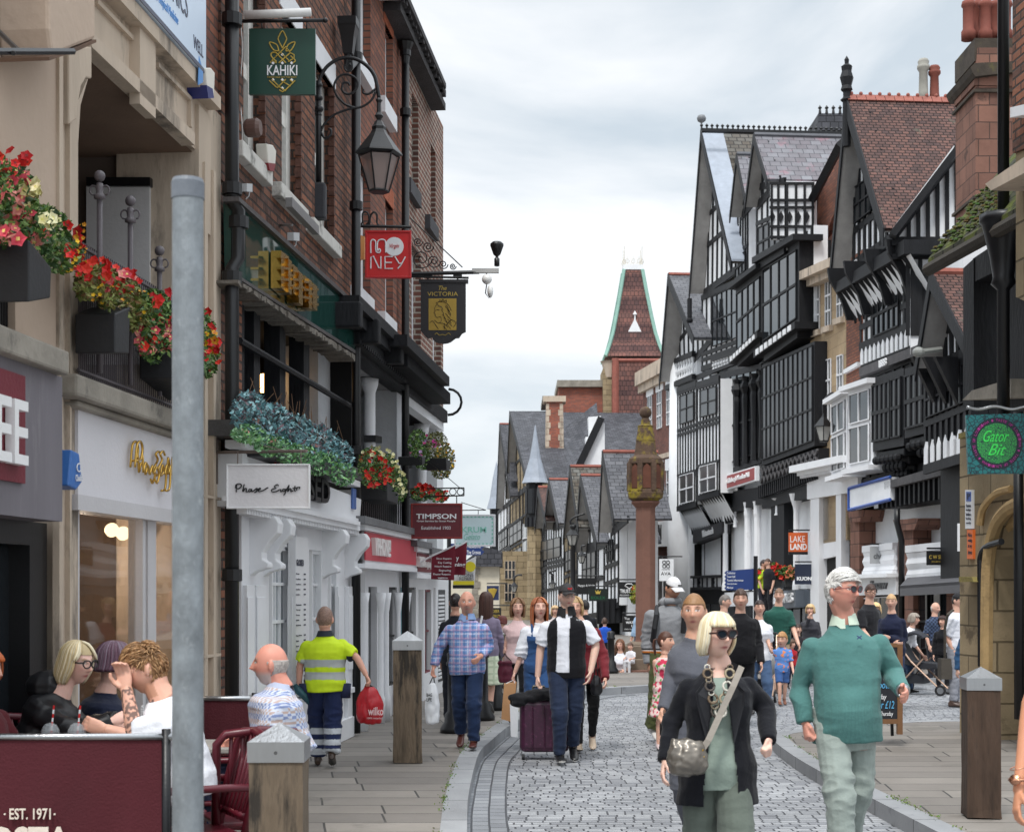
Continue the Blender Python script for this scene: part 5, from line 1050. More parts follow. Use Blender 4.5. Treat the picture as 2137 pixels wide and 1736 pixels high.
# roof ridge with iron cresting behind the dormers
ra,rb=G.pp(1480,282,-.5),G.pp(1480,282,-.5) - G.n*6;b=B()
rr0=G.pp(1464,272,.9);rr1=rr0 - G.n*8.5;b=B()
for k in range(46):a=lerp(rr0,rr1,k/46);b.lathe([(.05,0),(.03,.12),(.07,.17),(0,.24)],a,5)
b.tube([rr0,rr1],.09,5);part(b,'iron_cresting',blackm,t)
b=B();q=front(rr0.y+1.5);b.rect(q,1708,237,1760,272,0,-2);part(b,'slate_turret',slate_dk,t);b=B()
for k in range(4):b.lathe([(.06,0),(.04,.15),(.08,.2),(0,.3)],q.pp(1711+k*14,237,0),5)
part(b,'iron_cresting',blackm,t)
# arcade of the tall building
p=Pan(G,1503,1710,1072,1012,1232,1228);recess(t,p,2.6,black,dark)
p2_=Pan(G,1500,1590,1030,1015,1075,1050,.1);b=B();p2_.box(b,0,0,1,1,0,-.5);part(b,'arcade_beam',black,t);p2_=Pan(G,1590,1712,1040,1000,1062,1030,.1);b=B();p2_.box(b,0,0,1,1,0,-.5);part(b,'arcade_beam',black,t)
cols(t,G,[(1514,12,1060,1232,0),(1534,7,1060,1100,2),(1561,17,1048,1232,1.2),(1581,17,1046,1232,1.2),(1624,13,1040,1075,2.2),(1662,14,1030,1232,2.2),(1695,8,1010,1110,1.4)],white,off=.0)
b=B();b.slab(G,[(1609,1045),(1636,1040),(1636,1228),(1609,1228)],.05,-.5);b.slab(G,[(1699,1010),(1709,1006),(1709,1385),(1699,1385)],.06,-.5);part(b,'black_post',black,t)
pp_=Pl(G.p0 - G.n*2.3,G.n);b=B();b.rect(pp_,1642,1105,1662,1180,.05,0);part(b,'pink_poster',mat('poster_pink',rgb(206,186,184),.5,.1),t);b=B();b.rect(pp_,1672,1090,1696,1180,.05,0);part(b,'photo_poster',mat('poster_brown',rgb(120,92,76),.5,.5,4,0),t)
p=Pan(G,1508,1600,1206,1200,1232,1230,.02);b=B();p.box(b,0,0,1,1,0,-.06);part(b,'gallery_rail',black,t)
p=Pan(G,1592,1660,1238,1230,1274,1267,.35);greyb=mat('slate_blue_board',rgb(92,100,110),.5,.06);b=B();p.box(b,0,0,1,1,0,-.6);part(b,'fascia',greyb,t);b=B();textq(b,'ERNEST JONES',[p.p(.1,.85,.03),p.p(.95,.85,.03),p.p(.95,.15,.03),p.p(.1,.15,.03)],G.n,.06,bold=.02);part(b,'lettering',white_ink,t)
p=Pan(G,1660,1706,1230,1232,1267,1262,.1);b=B();p.box(b,0,0,1,1,0,-.4);part(b,'fascia',greyb,t)
p=Pan(G,1512,1706,1236,1232,1384,1366);b=B();p.box(b,0,0,1,1,0,-.2);part(b,'shop_wall',plaster,t);win(t,p,.45,.05,.62,.8,2,1,black,.02);win(t,p,.7,.05,.95,.8,3,1,black,.02);win(t,p,.05,.05,.36,.8,3,1,black,.02)
t2=thing('wool_shop_sign','long faded red shop sign with white serif letters and frame on the dark building','sign',G.pp(1540,1000));p=Pan(G,1501,1577,995,972,1027,1003,.3);b=B();p.box(b,0,0,1,1,.0,-.12);part(b,'frame',plaster,t2);b=B();p.box(b,.03,.1,.97,.9,.02,.0);part(b,'board',mat('sign_faded_red',rgb(150,66,66),.5,.07),t2)
b=B();textq(b,'The Edinburgh Woollen Mill',[p.p(.16,.72,.03),p.p(.86,.72,.03),p.p(.86,.3,.03),p.p(.16,.3,.03)],G.n,.03,bold=.02);part(b,'lettering',white_ink,t2)
# --- pale stone house, brick strip, white bay
t=thing('pale_stone_house','pale stone Georgian front with tall white sashes between two black and white buildings','building',G.pp(1730,1360));t.location.z=.1
p=Pan(G,1691,1768,585,552,980,962);b=B();p.box(b,0,-.4,1,1,0,-6);part(b,'wall',courses('ashlar',rgb(176,154,124),rgb(160,138,110),rgb(120,104,86),.8,.34,.006,.85,.3,.2,stain=(rgb(112,98,82),1.3,.6)),t)
for u,v,h in ((.14,.72,.24),(.45,.72,.24),(.76,.74,.22),(.14,.22,.33),(.45,.22,.33),(.76,.25,.3)):
	win(t,p,u,v,u+.15,v+h,2,3,white,-.0);b=B();p.box(b,u - .03,v - .03,u+.19,v,.12,-.02);part(b,'window_sill',stone_lt,t)
b=B();p.box(b,-.08,.985,1.03,1.03,.5,-.3);p.box(b,-.04,.95,1.03,.985,.3,-.3);part(b,'cornice',stone_lt,t)
b=B();b.slab(G,[(1672,560),(1768,455),(1768,545),(1700,580)],-.5,-4);part(b,'gable_wall',brick_or,t);b=B();b.tube([G.pp(1668,470,-.2),G.pp(1755,300,-.2)],.14,4);part(b,'verge',black,t)
b=B();b.slab(G,[(1655,480),(1752,300),(1752,420),(1700,540),(1684,552)],-.62,-4);part(b,'side_wall',brick_or,t)
t=thing('brick_strip_house','narrow orange brick front with white sill between stone house and dated gable','building',G.pp(1780,1360));t.location.z=.1
p=Pan(G,1766,1800,545,520,830,812,.02);b=B();p.box(b,0,-.3,1,1,0,-6);part(b,'wall',brick_or,t);b=B();p.box(b,.05,.17,.9,.2,.1,0);part(b,'window_sill',white,t);win(t,p,.2,.62,.75,.95,2,2,white,.01)
t=thing('white_oriel_shopfront','white painted oriel window over a white classical shopfront','shopfront',G.pp(1730,1350));t.location.z=.1
for xa,xb,ya,yb,ba,bb_,o_ in ((1735,1768,838,818,1000,990,.45),(1770,1822,812,795,985,975,.55)):
	q=Pan(G,xa,xb,ya,yb,ba,bb_,o_);b=B();q.box(b,0,0,1,1,0,-1.2);part(b,'bay',white,t,bevel=.01);win(t,q,.1,.08,.9,.52,2,1,white,.02);win(t,q,.1,.56,.9,.92,2,1,white,.02);b=B();q.box(b,-.08,.97,1.08,1.03,.2,-1);q.box(b,-.06,-.03,1.06,.03,.15,-1);part(b,'bay_cornice',white,t)
q=Pan(G,1684,1790,972,950,1042,1025,.15);b=B();q.box(b,0,0,1,.8,0,-.5);part(b,'fascia',white,t);b=B();q.box(b,-.05,.8,1,1,.45,-.3);q.box(b,-.03,.7,1,.8,.25,-.3);part(b,'cornice',plaster,t);b=B()
for k in range(26):f=k/26;q.box(b,f,.62,f+.02,.72,.2,0)
part(b,'dentil',white,t)
q=Pan(G,1700,1790,1042,1020,1380,1362);b=B();q.box(b,0,0,.22,1,.12,-.3);q.box(b,.62,0,.74,1,.12,-.3);part(b,'pilaster',white,t);b=B();q.box(b,.22,.62,.62,1,.0,-.3);part(b,'transom_panel',white,t);b=B();q.box(b,.22,0,.62,.62,-.1,-.5);q.box(b,.74,0,1,1,-.1,-.5);part(b,'dark_opening',dark,t)
# --- dated black and white gabled building with carved corbels
t=thing('dated_gable_building','ornate black and white building dated 1888 with a red tiled roof and oriels','building',G.pp(1880,1350));t.location.z=.1
Aw,Lw,Rw=gabled(t,G,(1767,205),(1734,560),(1846,478),6.2,clay,.5,plaster,black,10,.4,(.22,.44),None)
b=B();k=-G.n
for i in range(26):a=Aw+k*(i*.24);b.prism([a+UP*.02+Vector((0,-.16,-.1)),a+k*.225+UP*.02+Vector((0,-.16,-.1)),a+k*.225+UP*.1,a+UP*.1],[x+Vector((0,.2,-.05)) for x in (a+Vector((0,-.16,-.08)),a+k*.225+Vector((0,-.16,-.08)),a+k*.225+UP*.1,a+UP*.1)]);b.ball(a+k*.12+UP*.12,.05,6,4)
part(b,'ridge_tile',ridge,t)
b=B();b.lathe([(.1,-1.2),(.1,-.1),(.16,-.05),(.09,.02),(.09,.15),(.15,.2),(.12,.3),(.17,.5),(.12,.66),(.14,.78),(.05,.85),(.06,.95),(0,1.05)],Aw,8);part(b,'finial',black,t)
p0=Pan(G,1798,1980,560,470,1200,1180);b=B();p0.box(b,0,0,1,1,-.32,-6);part(b,'body',plaster,t)
q=Pan(G,1786,1828,470,440,500,470,.0);
gw=Pan(G,1790,1826,392,366,468,440,0);win(t,gw,0,0,1,1,3,2,black,.08)
p=timber(t,G,1797,1918,590,512,725,673,9,(.3,),.14,0);win(t,p,.28,.05,.72,.98,5,3,black,.05,glass,.07)
b=B();q=Pan(G,1760,1905,590,500,612,530,.35);q.box(b,0,0,1,1,.2,-.6);part(b,'jetty_beam',black,t)
cb_=B();wb=B()
for k in range(15):
	f=k/15;a=q.p(f,0,.1);c=q.p(f,0,-.35) - UP*.75
	cb_.tube([a,lerp(a,c,.5) - G.n*.12,c],.06,4)
part(cb_,'cove_rib',black,t);a0,a1=q.p(0,0,.05),q.p(1,0,.05);wb.add([a0,a1,q.p(1,0,-.4) - UP*.75,q.p(0,0,-.4) - UP*.75],[[0,1,2,3]]);part(wb,'cove',plaster,t)
for x,ya in ((1768,560),(1803,545),(1848,520),(1895,500)):
	b=B();a=G.pp(x,ya,.25);b.prism([a,a+G.n*.5,a+G.n*.45 - UP*.3,a+G.n*.15 - UP*.8,a - UP*1.3,a - G.n*.2 - UP*1.3,a - G.n*.2],[z+G.t*-.1 for z in (a,a+G.n*.5,a+G.n*.45 - UP*.3,a+G.n*.15 - UP*.8,a - UP*1.3,a - G.n*.2 - UP*1.3,a - G.n*.2)]);part(b,'carved_bracket',black,t)
bp=Pan(G,1796,1918,727,675,766,718,.05);b=B();bp.box(b,0,0,1,1,0,-.2);part(b,'apron',black,t);b=B()
for k in range(13):f=(k+.2)/13;bp.poly(b,[(f,.08),(f+.045,.08),(f+.045,.7),(f+.022,.95),(f,.7)],.03,0)
part(b,'white_lancet_panel',plaster,t)
q=Pan(G,1793,1990,768,690,786,712,.25);b=B();q.box(b,0,0,1,1,0,-.5);part(b,'bressummer',M['worn_black'],t);b=B();textq(b,'1888',[q.p(.26,.9,.03),q.p(.34,.9,.03),q.p(.34,.1,.03),q.p(.26,.1,.03)],G.n,.04);part(b,'date_lettering',white_ink,t)
p=timber(t,G,1800,1985,790,715,1010,960,10,(.5,),.14,0,black)
for xa,xb,ya,yb,ba,bb_,o_ in ((1820,1886,790,768,942,930,.55),(1888,1972,770,742,915,893,.7)):
	q=Pan(G,xa,xb,ya,yb,ba,bb_,o_);b=B();q.box(b,0,0,1,1,0,-1.2);part(b,'oriel',black,t);win(t,q,.04,.12,.62,.9,4,2,black,.01,lead,.09);win(t,q,.66,.12,.96,.9,2,2,black,.02,lead,.07)
	for j in range(3):b=B();q.box(b,.06+j*.09,-.12 - j*.1,.94 - j*.09,-.02 - j*.1,-.05 - .18*j,-1.1);part(b,'corbel_course',black,t,bevel=.03)
	b=B()
	for j in range(3):
		for k in range(6 - j):f=(k+.5)/(6 - j)*(.8 - .15*j)+.1+.07*j;b.ball(q.p(f,-.14 - j*.1,.02 - .18*j),.1,6,5)
	part(b,'carved_boss',black,t)
q=Pan(G,1846,1990,1006,963,1021,985,.5);b=B();q.box(b,0,0,1,1,0,-.9);part(b,'carved_frieze',M['worn_black'],t)
q=Pan(G,1850,1990,1022,988,1062,1040,.2);vrow(t,q,14,black,.1,.2,'corbel');b=B();q.box(b,0,0,1,1,.05,-.5);part(b,'arcade_beam',black,t)
p=Pan(G,1776,2010,1068,1035,1212,1200);recess(t,p,3.0,stone_r,dark)
for x,w_,ya in ((1784,26,1068),(1890,44,1085),(1986,30,1064)):
	b=B();b.slab(G,[(x - w_*.36,ya),(x+w_*.36,ya - 4),(x+w_*.36,1385),(x - w_*.36,1385)],.1,-.6);part(b,'sandstone_pier',stone_r,t);b=B();b.slab(G,[(x - w_*.6,ya),(x+w_*.6,ya - 4),(x+w_*.5,ya+10),(x+w_*.4,ya+20),(x - w_*.4,ya+22),(x - w_*.5,ya+12)],.25,-.7);part(b,'pier_capital',stone_r,t)
for xa,xb,ya,yb,ba,bb_,n_ in ((1806,1870,1146,1139,1199,1196,18),(1897,1975,1146,1138,1208,1202,20)):q=Pan(G,xa,xb,ya,yb,ba,bb_,.1);baluster(t,q,n_+8,white,white,.0,.075,.16)
a=G.pp(1872,1090,.55);b=B();b.tube([a+UP*.3,a,a - UP*.4+Vector((.1,0,0)),Vector((a.x+.1,a.y,.1))],.07,8);tag(b.done('drainpipe',blackm,None,True),'black downpipe in front of the sandstone pier behind the white haired man','drainpipe')
q=Pan(G,1792,1870,1203,1200,1242,1240,.25);b=B();q.box(b,0,0,1,1,0,-.4);q.box(b,-.02,.9,1.02,1.1,.25,-.3);part(b,'fascia',plaster,t);b=B();textq(b,'jigsaw',[q.p(.35,.75,.02),q.p(.8,.75,.02),q.p(.8,.15,.02),q.p(.35,.15,.02)],G.n,.05,bold=.02);part(b,'lettering',mat('grey_letter2',rgb(90,92,96),.5,.04),t)
q=Pan(G,1776,2010,1242,1225,1388,1382,.0);b=B();q.box(b,0,0,1,1,-.1,-.5);part(b,'shop_wall',black,t);win(t,q,.08,.2,.38,.95,3,1,white,-.05);win(t,q,.5,.2,.72,.95,2,2,black,-.05);win(t,q,.75,.05,.97,.95,3,2,black,-.05)
b=B();a=[G.pp(1878,1222,.9),G.pp(2005,1213,.9),G.pp(2005,1196,.1),G.pp(1896,1203,.1)];b.prism(a,[x - UP*.06 for x in a]);a2=[a[0],a[1],a[1] - UP*.22,a[0] - UP*.22];b.prism(a2,[x - G.n*.03 for x in a2]);o=b.done('awning',mat('grey_awning',rgb(86,86,90),.7,.1));tag(o,'dark grey shop awning under the white balustrade on the right','awning')
b=B();b.slab(G,[(1771,1019),(1858,995),(1858,1042),(1771,1064)],.5,.3);o=b.done('blank_fascia',plaster);tag(o,'blank white fascia board with a blue edge beside the sandstone arcade','sign');b=B()
for ln in (((1771,1019),(1858,995)),((1771,1064),(1858,1042)),((1771,1019),(1771,1064))):b.tube([G.pp(*ln[0],.52),G.pp(*ln[1],.52)],.04,4)
k=b.done('border',mat('cobalt',rgb(44,82,160),.4,.05));k.parent=o
# side gable to the right with white studs, sandstone chimney, small tiled gable
sp=Pl((Rw.x+.3,Rw.y - 1.0),(-.25,-1));b=B();b.slab(sp,[(1862,478),(1990,305),(2012,300),(2012,500),(1862,500)],0,-.4);b.slab(sp,[(1862,500),(2012,500),(2012,780),(1900,740),(1900,520)],0,-.4);part(b,'side_wall',plaster,t)
b=B()
for k in range(7):x=1892+k*20;b.rect(sp,x,478 - (x - 1862)*1.32 if x<1990 else 302,x+9,500,.06,0)
b.slab(sp,[(1856,486),(2000,296),(2000,318),(1870,492)],.5,0);b.rect(sp,1862,494,2012,512,.08,0);b.rect(sp,1862,530,2012,540,.08,0)
for k in range(5):b.rect(sp,1890+k*26,512,1899+k*26,700,.06,0)
b.rect(sp,1900,560,2012,700,.04,-.01);part(b,'side_timber',black,t)
chm=thing('sandstone_chimney','massive red sandstone chimney stack with black cornice above the tiled roofs','chimney',at(2045,455,29));cp=front(29)
b=B();b.rect(cp,2036,180,2120,470,0,-1.3);b.slab(cp,[(2040,100),(2120,100),(2120,180),(2033,178)],.02,-1.3);part(b,'stack',stone_r,chm)
b=B();b.slab(cp,[(2026,140),(2030,152),(2036,160),(2120,150),(2120,128),(2034,132)],.15,-1.5);b.rect(cp,2034,80,2120,128,.0,-1.3);b.rect(cp,2032,186,2120,192,.06,-1.4);b.rect(cp,2032,408,2120,414,.06,-1.4);part(b,'moulding',mat('black_stone',rgb(64,56,48),.9,.4,4,.5,stain=(rgb(96,92,50),3,.58,.6)),chm)
potm=mat('terracotta_pot',rgb(122,66,54),.8,.15,6,.2)
for i,x in enumerate((2021,2038,2056,2078,2098)):
	a=cp.pp(x,84,-.5 - .3*(i % 2));b=B();b.lathe([(.14,0),(.14,.15),(.11,.2),(.11,.62),(.14,.66),(.12,.74),(.1,.74)],a,10);part(b,'chimney_pot',potm,chm,smooth=True)
for x,yt,yb,w_,m_,nm,lb in ((1927,150,172,11,mat('grey_pot',rgb(150,148,140),.8,.2),'chimney_pot','tall grey chimney pot on the red ridge'),(1950,140,172,11,potm,'chimney_pot','short banded terracotta chimney pot on the red ridge')):
	a=at(x,yb+40,42);rr=w_*42/F;h=(yb+40 - (124 if x<1940 else 138))*42/F;b=B();b.lathe([(rr*1.1,0),(rr*.9,h*.2),(rr*.8,h*.7),(rr*1.2,h*.78),(rr*1.2,h*.84),(rr*.9,h*.86),(rr*1.1,h*.93),(rr*.8,h)],a,12);tag(b.done(nm,m_,None,True),lb,'chimney pot','chimney pots')
t=thing('small_tiled_gable_house','small black and white gable with red tiled roof left of the mossy eaves','building',G.pp(1990,1330));t.location.z=.1
H2=Pl((G.pp(1950,HY).x - .6,G.pp(1950,HY).y - 3),(-1,-.084));gabled(t,H2,(1944,572),(1912,765),(2018,712),6,clay,.5,plaster,black,8,.3,(.4,),ridge)
p=timber(t,H2,1932,2030,792,742,980,950,8,(.5,.62),.13,0,black);win(t,p,.08,.55,.95,.95,8,2,black,.05,lead);b=B()
for k in range(7):f=k/7;p.poly(b,[(f+.02,.05),(f+.1,.05),(f+.1,.22),(f+.06,.3),(f+.02,.22)],.06,0)
part(b,'white_lancet_panel',plaster,t);b=B();p.box(b,0,-1.3,1,1,-.31,-5);part(b,'body',black,t)
for x in (1950,1975,2000):
	b=B();a=H2.pp(x,745,.1);b.prism([a,a+H2.n*.45,a+H2.n*.1 - UP*.7,a - UP*.9],[z - H2.t*.14 for z in (a,a+H2.n*.45,a+H2.n*.1 - UP*.7,a - UP*.9)]);part(b,'carved_bracket',black,t)
b=B();a=H2.pp(1917,735,1.0);b.ball(a,(.12,.12,.1));b.tube([a,a+Vector((.5,.3,.1))],.06,6);tag(b.done('floodlight',mat('lamp_grey',rgb(130,132,128),.3,.1)),'round grey floodlight fixed at the small black gable','lamp')
# --- near yellow sandstone building on the right with arch and mossy roof
NB=Pl((6.455,0),(-1,-.084));t=thing('yellow_sandstone_building','yellow sandstone corner building with a pointed arch and mossy slate eaves at the right edge','building',(5.2,16,.1))
b=B();xs=2003
b.slab(NB,[(2003,905),(2052,890),(2052,1600),(2003,1530)],0,-1.2);b.slab(NB,[(2052,885),(2300,800),(2300,1010),(2125,1072),(2100,1068),(2080,1100),(2068,1160),(2066,1640),(2052,1620)],-.002,-1.2);part(b,'wall',stone_y,t)
b=B();arc=spline([(2058,1600),(2060,1260),(2064,1160),(2078,1098),(2100,1066),(2125,1050),(2160,1040)],4);b.tube([NB.pp(x,y,.02) for x,y in arc],.07,8);arc=spline([(2078,1600),(2080,1260),(2083,1180),(2094,1120),(2112,1088),(2140,1072)],4);b.tube([NB.pp(x,y,-.15) for x,y in arc],.07,8);b.tube([NB.pp(x,y,.05) for x,y in spline([(2045,1095),(2052,1060),(2078,1030),(2110,1020)],4)],.04,6);part(b,'arch_moulding',mat('arch_stone',rgb(176,148,104),.9,.2,3,.4,stain=(rgb(96,82,58),2,.58,.6)),t)
b=B();b.slab(NB,[(2064,1070),(2300,1040),(2300,1800),(2064,1640)],-.5,-.7);part(b,'door',mat('black_door',rgb(20,20,22),.45,.2,5,.2),t)
b=B()
for y in (1180,1290,1400,1480):b.slab(NB,[(2098,y),(2140,y - 2),(2140,y+70),(2098,y+66)],-.46,-.5)
part(b,'door_panel',M['black_door'],t,bevel=.01)
b=B();b.slab(NB,[(2001,1203),(2028,1204),(2032,1214),(2001,1214)],.14,-.2);b.slab(NB,[(2000,905),(2100,872),(2100,884),(2000,916)],.1,-.2);part(b,'string_course',mat('mossy_stone',rgb(130,118,66),.9,.3,5,.4),t)
b=B();b.tube([NB.pp(x,y,.06) for x,y in spline([(2090,1130),(2060,1140),(2047,1160),(2046,1200),(2047,1390)],4)],.035,8);part(b,'cable_duct',blackm,t)
# upper timber stage and mossy roof
b=B();b.slab(NB,[(2010,560),(2032,540),(2032,850),(2010,850)],.05,-.4);b.slab(NB,[(2030,540),(2090,500),(2090,560),(2030,590)],.04,-.4);b.slab(NB,[(2085,500),(2300,400),(2300,860),(2085,860)],.02,-.4);part(b,'timber_stage',black,t)
b=B();b.slab(NB,[(2030,590),(2086,560),(2086,800),(2030,810)],-.9,-1.1);part(b,'stage_opening',dark,t);b=B();b.slab(NB,[(2008,835),(2028,815),(2110,790),(2110,830)],.3,-.4);part(b,'stone_sill',stone_gr,t)
e0,e1=NB.pp(1937,540,1.3),NB.pp(1937,540,1.3);e1=NB.pp(2300,330,.6);e0=NB.pp(1937,540,.6);rise=Vector((1.4,.3,1.7))
b=B();q=[e0,e1,e1+rise,e0+rise];b.prism(q,[x - UP*.12 for x in q]);part(b,'mossy_roof',courses('mossy_slate',rgb(76,74,60),rgb(62,62,52),rgb(30,30,26),.3,.22,.02,.9,1.0,.4,warp=.03,stain=(rgb(92,102,34),1.8,.5)),t)
b=B()
for k in range(240):u=rnd.random();v=rnd.random()*.5;p_=lerp(e0,e1,u*.45)+rise*v+UP*.03;b.col=rgb(rnd.randint(66,100),rnd.randint(76,104),38);b.ball(p_,(rnd.uniform(.02,.05),rnd.uniform(.02,.05),.015),5,3)
part(b,'moss',leafm,t)['kind']='stuff'
b=B();b.tube([e0 - UP*.12,e1 - UP*.12],.07,8);part(b,'gutter',mat('rusty_gutter',rgb(58,52,44),.8,.3,5,.3),t)
b=B();a=NB.pp(2094,470,.5);b.lathe([(.06,-2.2),(.06,-.62),(.12,-.56),(.1,-.5),(.13,-.3),(.18,-.1),(.2,0),(.23,.03),(.23,.1),(.16,.1)],a,12);b.tube([a,a+UP*6],.055,10);tag(b.done('drainpipe',blackm,None,True),'thick black downpipe with a fluted urn hopper at the right edge','drainpipe')
b=B();b.tube([NB.pp(2125,860,.2),NB.pp(2127,1500,.2)],.05,8);tag(b.done('drainpipe',blackm,None,True),'black downpipe beside the dark door at the right edge','drainpipe')
t=thing('dark_brick_corner','dark brick wall with pale stone ledge at the top right edge','building',(5.1,13,0));NC=Pl((5.6,0),(-1,-.084));b=B();b.slab(NC,[(2113,-200),(2400,-400),(2400,200),(2113,320)],0,-.5);part(b,'wall',brick_dk,t);b=B();b.slab(NC,[(2108,225),(2300,180),(2300,205),(2108,246)],.12,-.2);part(b,'ledge',plaster,t)
b=B();b.slab(NC,[(2056,384),(2140,326),(2300,230),(2300,290),(2140,360),(2068,398)],.3,-.5);part(b,'stone_cornice',stone_lt,t);b=B();b.slab(NC,[(2120,320),(2300,250),(2300,700),(2120,620)],-.02,-.5);part(b,'lower_wall',stone_y,t)
# lizard skin restaurant sign
t=thing('restaurant_sign','square teal and green scaly restaurant sign with a purple ring of letters','sign',at(2076,988,14.5));pl=front(14.5)
b=B();b.slab(pl,[(2016,866),(2150,862),(2150,988),(2021,989)],0,-.04)
m_,nt_,N_,L_,P_=_base('scaly_print');tc_=N_.new('ShaderNodeTexCoord');vo=N_.new('ShaderNodeTexVoronoi');vo.feature='DISTANCE_TO_EDGE';vo.inputs['Scale'].default_value=24;L_.new(tc_.outputs['Object'],vo.inputs[0])
rp_=N_.new('ShaderNodeValToRGB');rp_.color_ramp.elements[0].position=.02;rp_.color_ramp.elements[0].color=(*rgb(10,40,52),1);rp_.color_ramp.elements[1].position=.12;rp_.color_ramp.elements[1].color=(*rgb(24,108,110),1);L_.new(vo.outputs[0],rp_.inputs[0]);L_.new(rp_.outputs[0],P_.inputs['Base Color']);P_.inputs['Roughness'].default_value=.4
part(b,'board',m_,t);c=pl.pp(2080,925,.004);b=B();b.disc(c,pl.n,.245,.003,36);part(b,'ring',mat('night_blue',rgb(14,30,44),.4,.1),t)
b=B();b.disc(c+pl.n*.003,pl.n,.19,.003,36);m2=m_.copy();m2.name='green_scales';m2.node_tree.nodes[vo.name].inputs['Scale'].default_value=46;cr2=m2.node_tree.nodes[rp_.name].color_ramp;cr2.elements[1].color=(*rgb(46,150,70),1);part(b,'disc',m2,t)
b=B();s_='TASTE OF LOUISIANA . TASTE OF LOUISIANA . TASTE OF LOUISIANA . '
for i,ch in enumerate(s_):
	if ch==' ':continue
	a=math.pi/2 - i/len(s_)*2*math.pi;u=Vector((math.cos(a),0,math.sin(a)));v=Vector((math.sin(a),0,-math.cos(a)));h=.012;w_=.009;o_=c+pl.n*.005;textq(b,ch,[o_+u*(.218+h) - v*w_,o_+u*(.218+h)+v*w_,o_+u*(.218 - h)+v*w_,o_+u*(.218 - h) - v*w_],pl.n,.003)
part(b,'ring_lettering',mat('magenta_ink',rgb(170,50,140),.5,.05),t)
b=B();text(b,'Gator',pl,(2052,898,2106,922),.01,.004,shear=.5);text(b,'Bit',pl,(2062,926,2100,950),.01,.004,shear=.5);part(b,'lettering',mat('lime_ink',rgb(60,220,90),.5,.05),t)
b=B();b.tube([at(x,851+3*math.sin(x*.09),14.5) for x in range(2018,2160,5)],.016,8);part(b,'wavy_arm',steel,t,smooth=True)
t=thing('parking_notice','narrow white and blue parking notice with an orange panel on the yellow stone','sign',NB.pp(2021,1165));b=B();b.slab(NB,[(2014,1022),(2028,1022),(2028,1103),(2014,1103)],.03,0);part(b,'white_plate',plaster,t);b=B();b.slab(NB,[(2016,1026),(2026,1026),(2026,1046),(2016,1046)],.034,.03);part(b,'blue_plate',M['cobalt'],t)
b=B();b.slab(NB,[(2018,1105),(2030,1105),(2030,1166),(2018,1166)],.03,0);part(b,'orange_plate',mat('notice_orange',rgb(226,112,50),.5,.05),t);b=B();text(b,'P',NB,(2018,1029,2024,1042),.038,.003);[text(b,s,NB,(2016,1052+i*9,2026,1058+i*9),.034,.003) for i,s in enumerate(['Disabled','badge','holders','loading','only'])];[text(b,s,NB,(2020,1112+i*12,2028,1120+i*12),.034,.003) for i,s in enumerate(['No','waiting','at any','time'])];part(b,'lettering',mat('ink_dark',rgb(40,44,60),.5,.03),t)
# --- signs facing the camera on the right
def rsign(name,label,Y,q,m,items,ink,**k):
	t,pl=board(name,label,Y,*q,m,**k);words_on(t,pl,items,ink);b=B();b.tube([at(q[0],q[1] - 5,Y),at(q[2]+18,q[1] - 5,Y)],.02,5);part(b,'bracket_arm',blackm,t);return t
rsign('hanging_sign','square orange hanging sign with white two line lettering above the navy sign',43,(1646,1111,1686,1151),mat('sign_orange',rgb(206,96,44),.4,.05),[('LAKE',(1649,1118,1680,1131)),('LAND',(1649,1134,1684,1147),dict(bold=.03))],white_ink)
b=B();b.rect(front(43),1646,1151,1686,1157,.0,-.04);o=b.done('sign_strip',blackm);tag(o,'thin black strip under the orange hanging sign','sign')
rsign('hanging_sign','square navy hanging sign with bold white letters, right of the planters',42.5,(1659,1177,1698,1219),mat('sign_navy',rgb(34,42,62),.4,.05),[('KUONI',(1663,1203,1696,1211),dict(bold=.04))],white_ink)
rsign('hanging_sign','grey hanging sign with dark lower case letters over the white balustrade',36.5,(1816,1140,1867,1176),mat('sign_grey',rgb(160,162,164),.5,.05),[('chesca',(1823,1154,1859,1166),dict(bold=.03))],mat('ink_mid',rgb(92,94,96),.5,.03))
rsign('hanging_sign','black jeweller hanging sign with gold letters beside the yellow stone corner',31.5,(1934,1149,1994,1179),mat('sign_black',rgb(18,18,20),.4,.1),[('C W SELLORS',(1939,1158,1990,1166),dict(bold=.02)),('JEWELLERY & LUXURY WATCHES',(1944,1170,1986,1174))],gold_ink)
b=B();b.rect(front(19.5),1999,1092,2006,1150,0,-.03);tag(b.done('blank_notice',plaster),'narrow blank white notice beside the yellow stone corner','sign')
t=thing('finger_sign','blue direction sign listing the cathedral and town hall','sign',at(1545,1230,29));pl=front(29);b=B();pts=[(1576,1186),(1576,1230),(1516,1231)]
for k in range(5):y=1231 - k*8;pts += [(1512,y - 4),(1516,y - 8)]
b.slab(pl,pts,0,-.04);part(b,'board',mat('sign_blue',rgb(26,52,110),.4,.05),t);words_on(t,pl,[(s,(1517,1193+i*7.6,1517+w_,1197.5+i*7.6)) for i,(s,w_) in enumerate((('Cathedral',17),('Town Hall',17),('Tourist Information',34),('Storyhouse',21),('Market',13)))],white_ink);b=B();b.tube([at(1577,1160,29),(at(1577,1160,29).x,29,.12)],.04,8);part(b,'post',blackm,t)
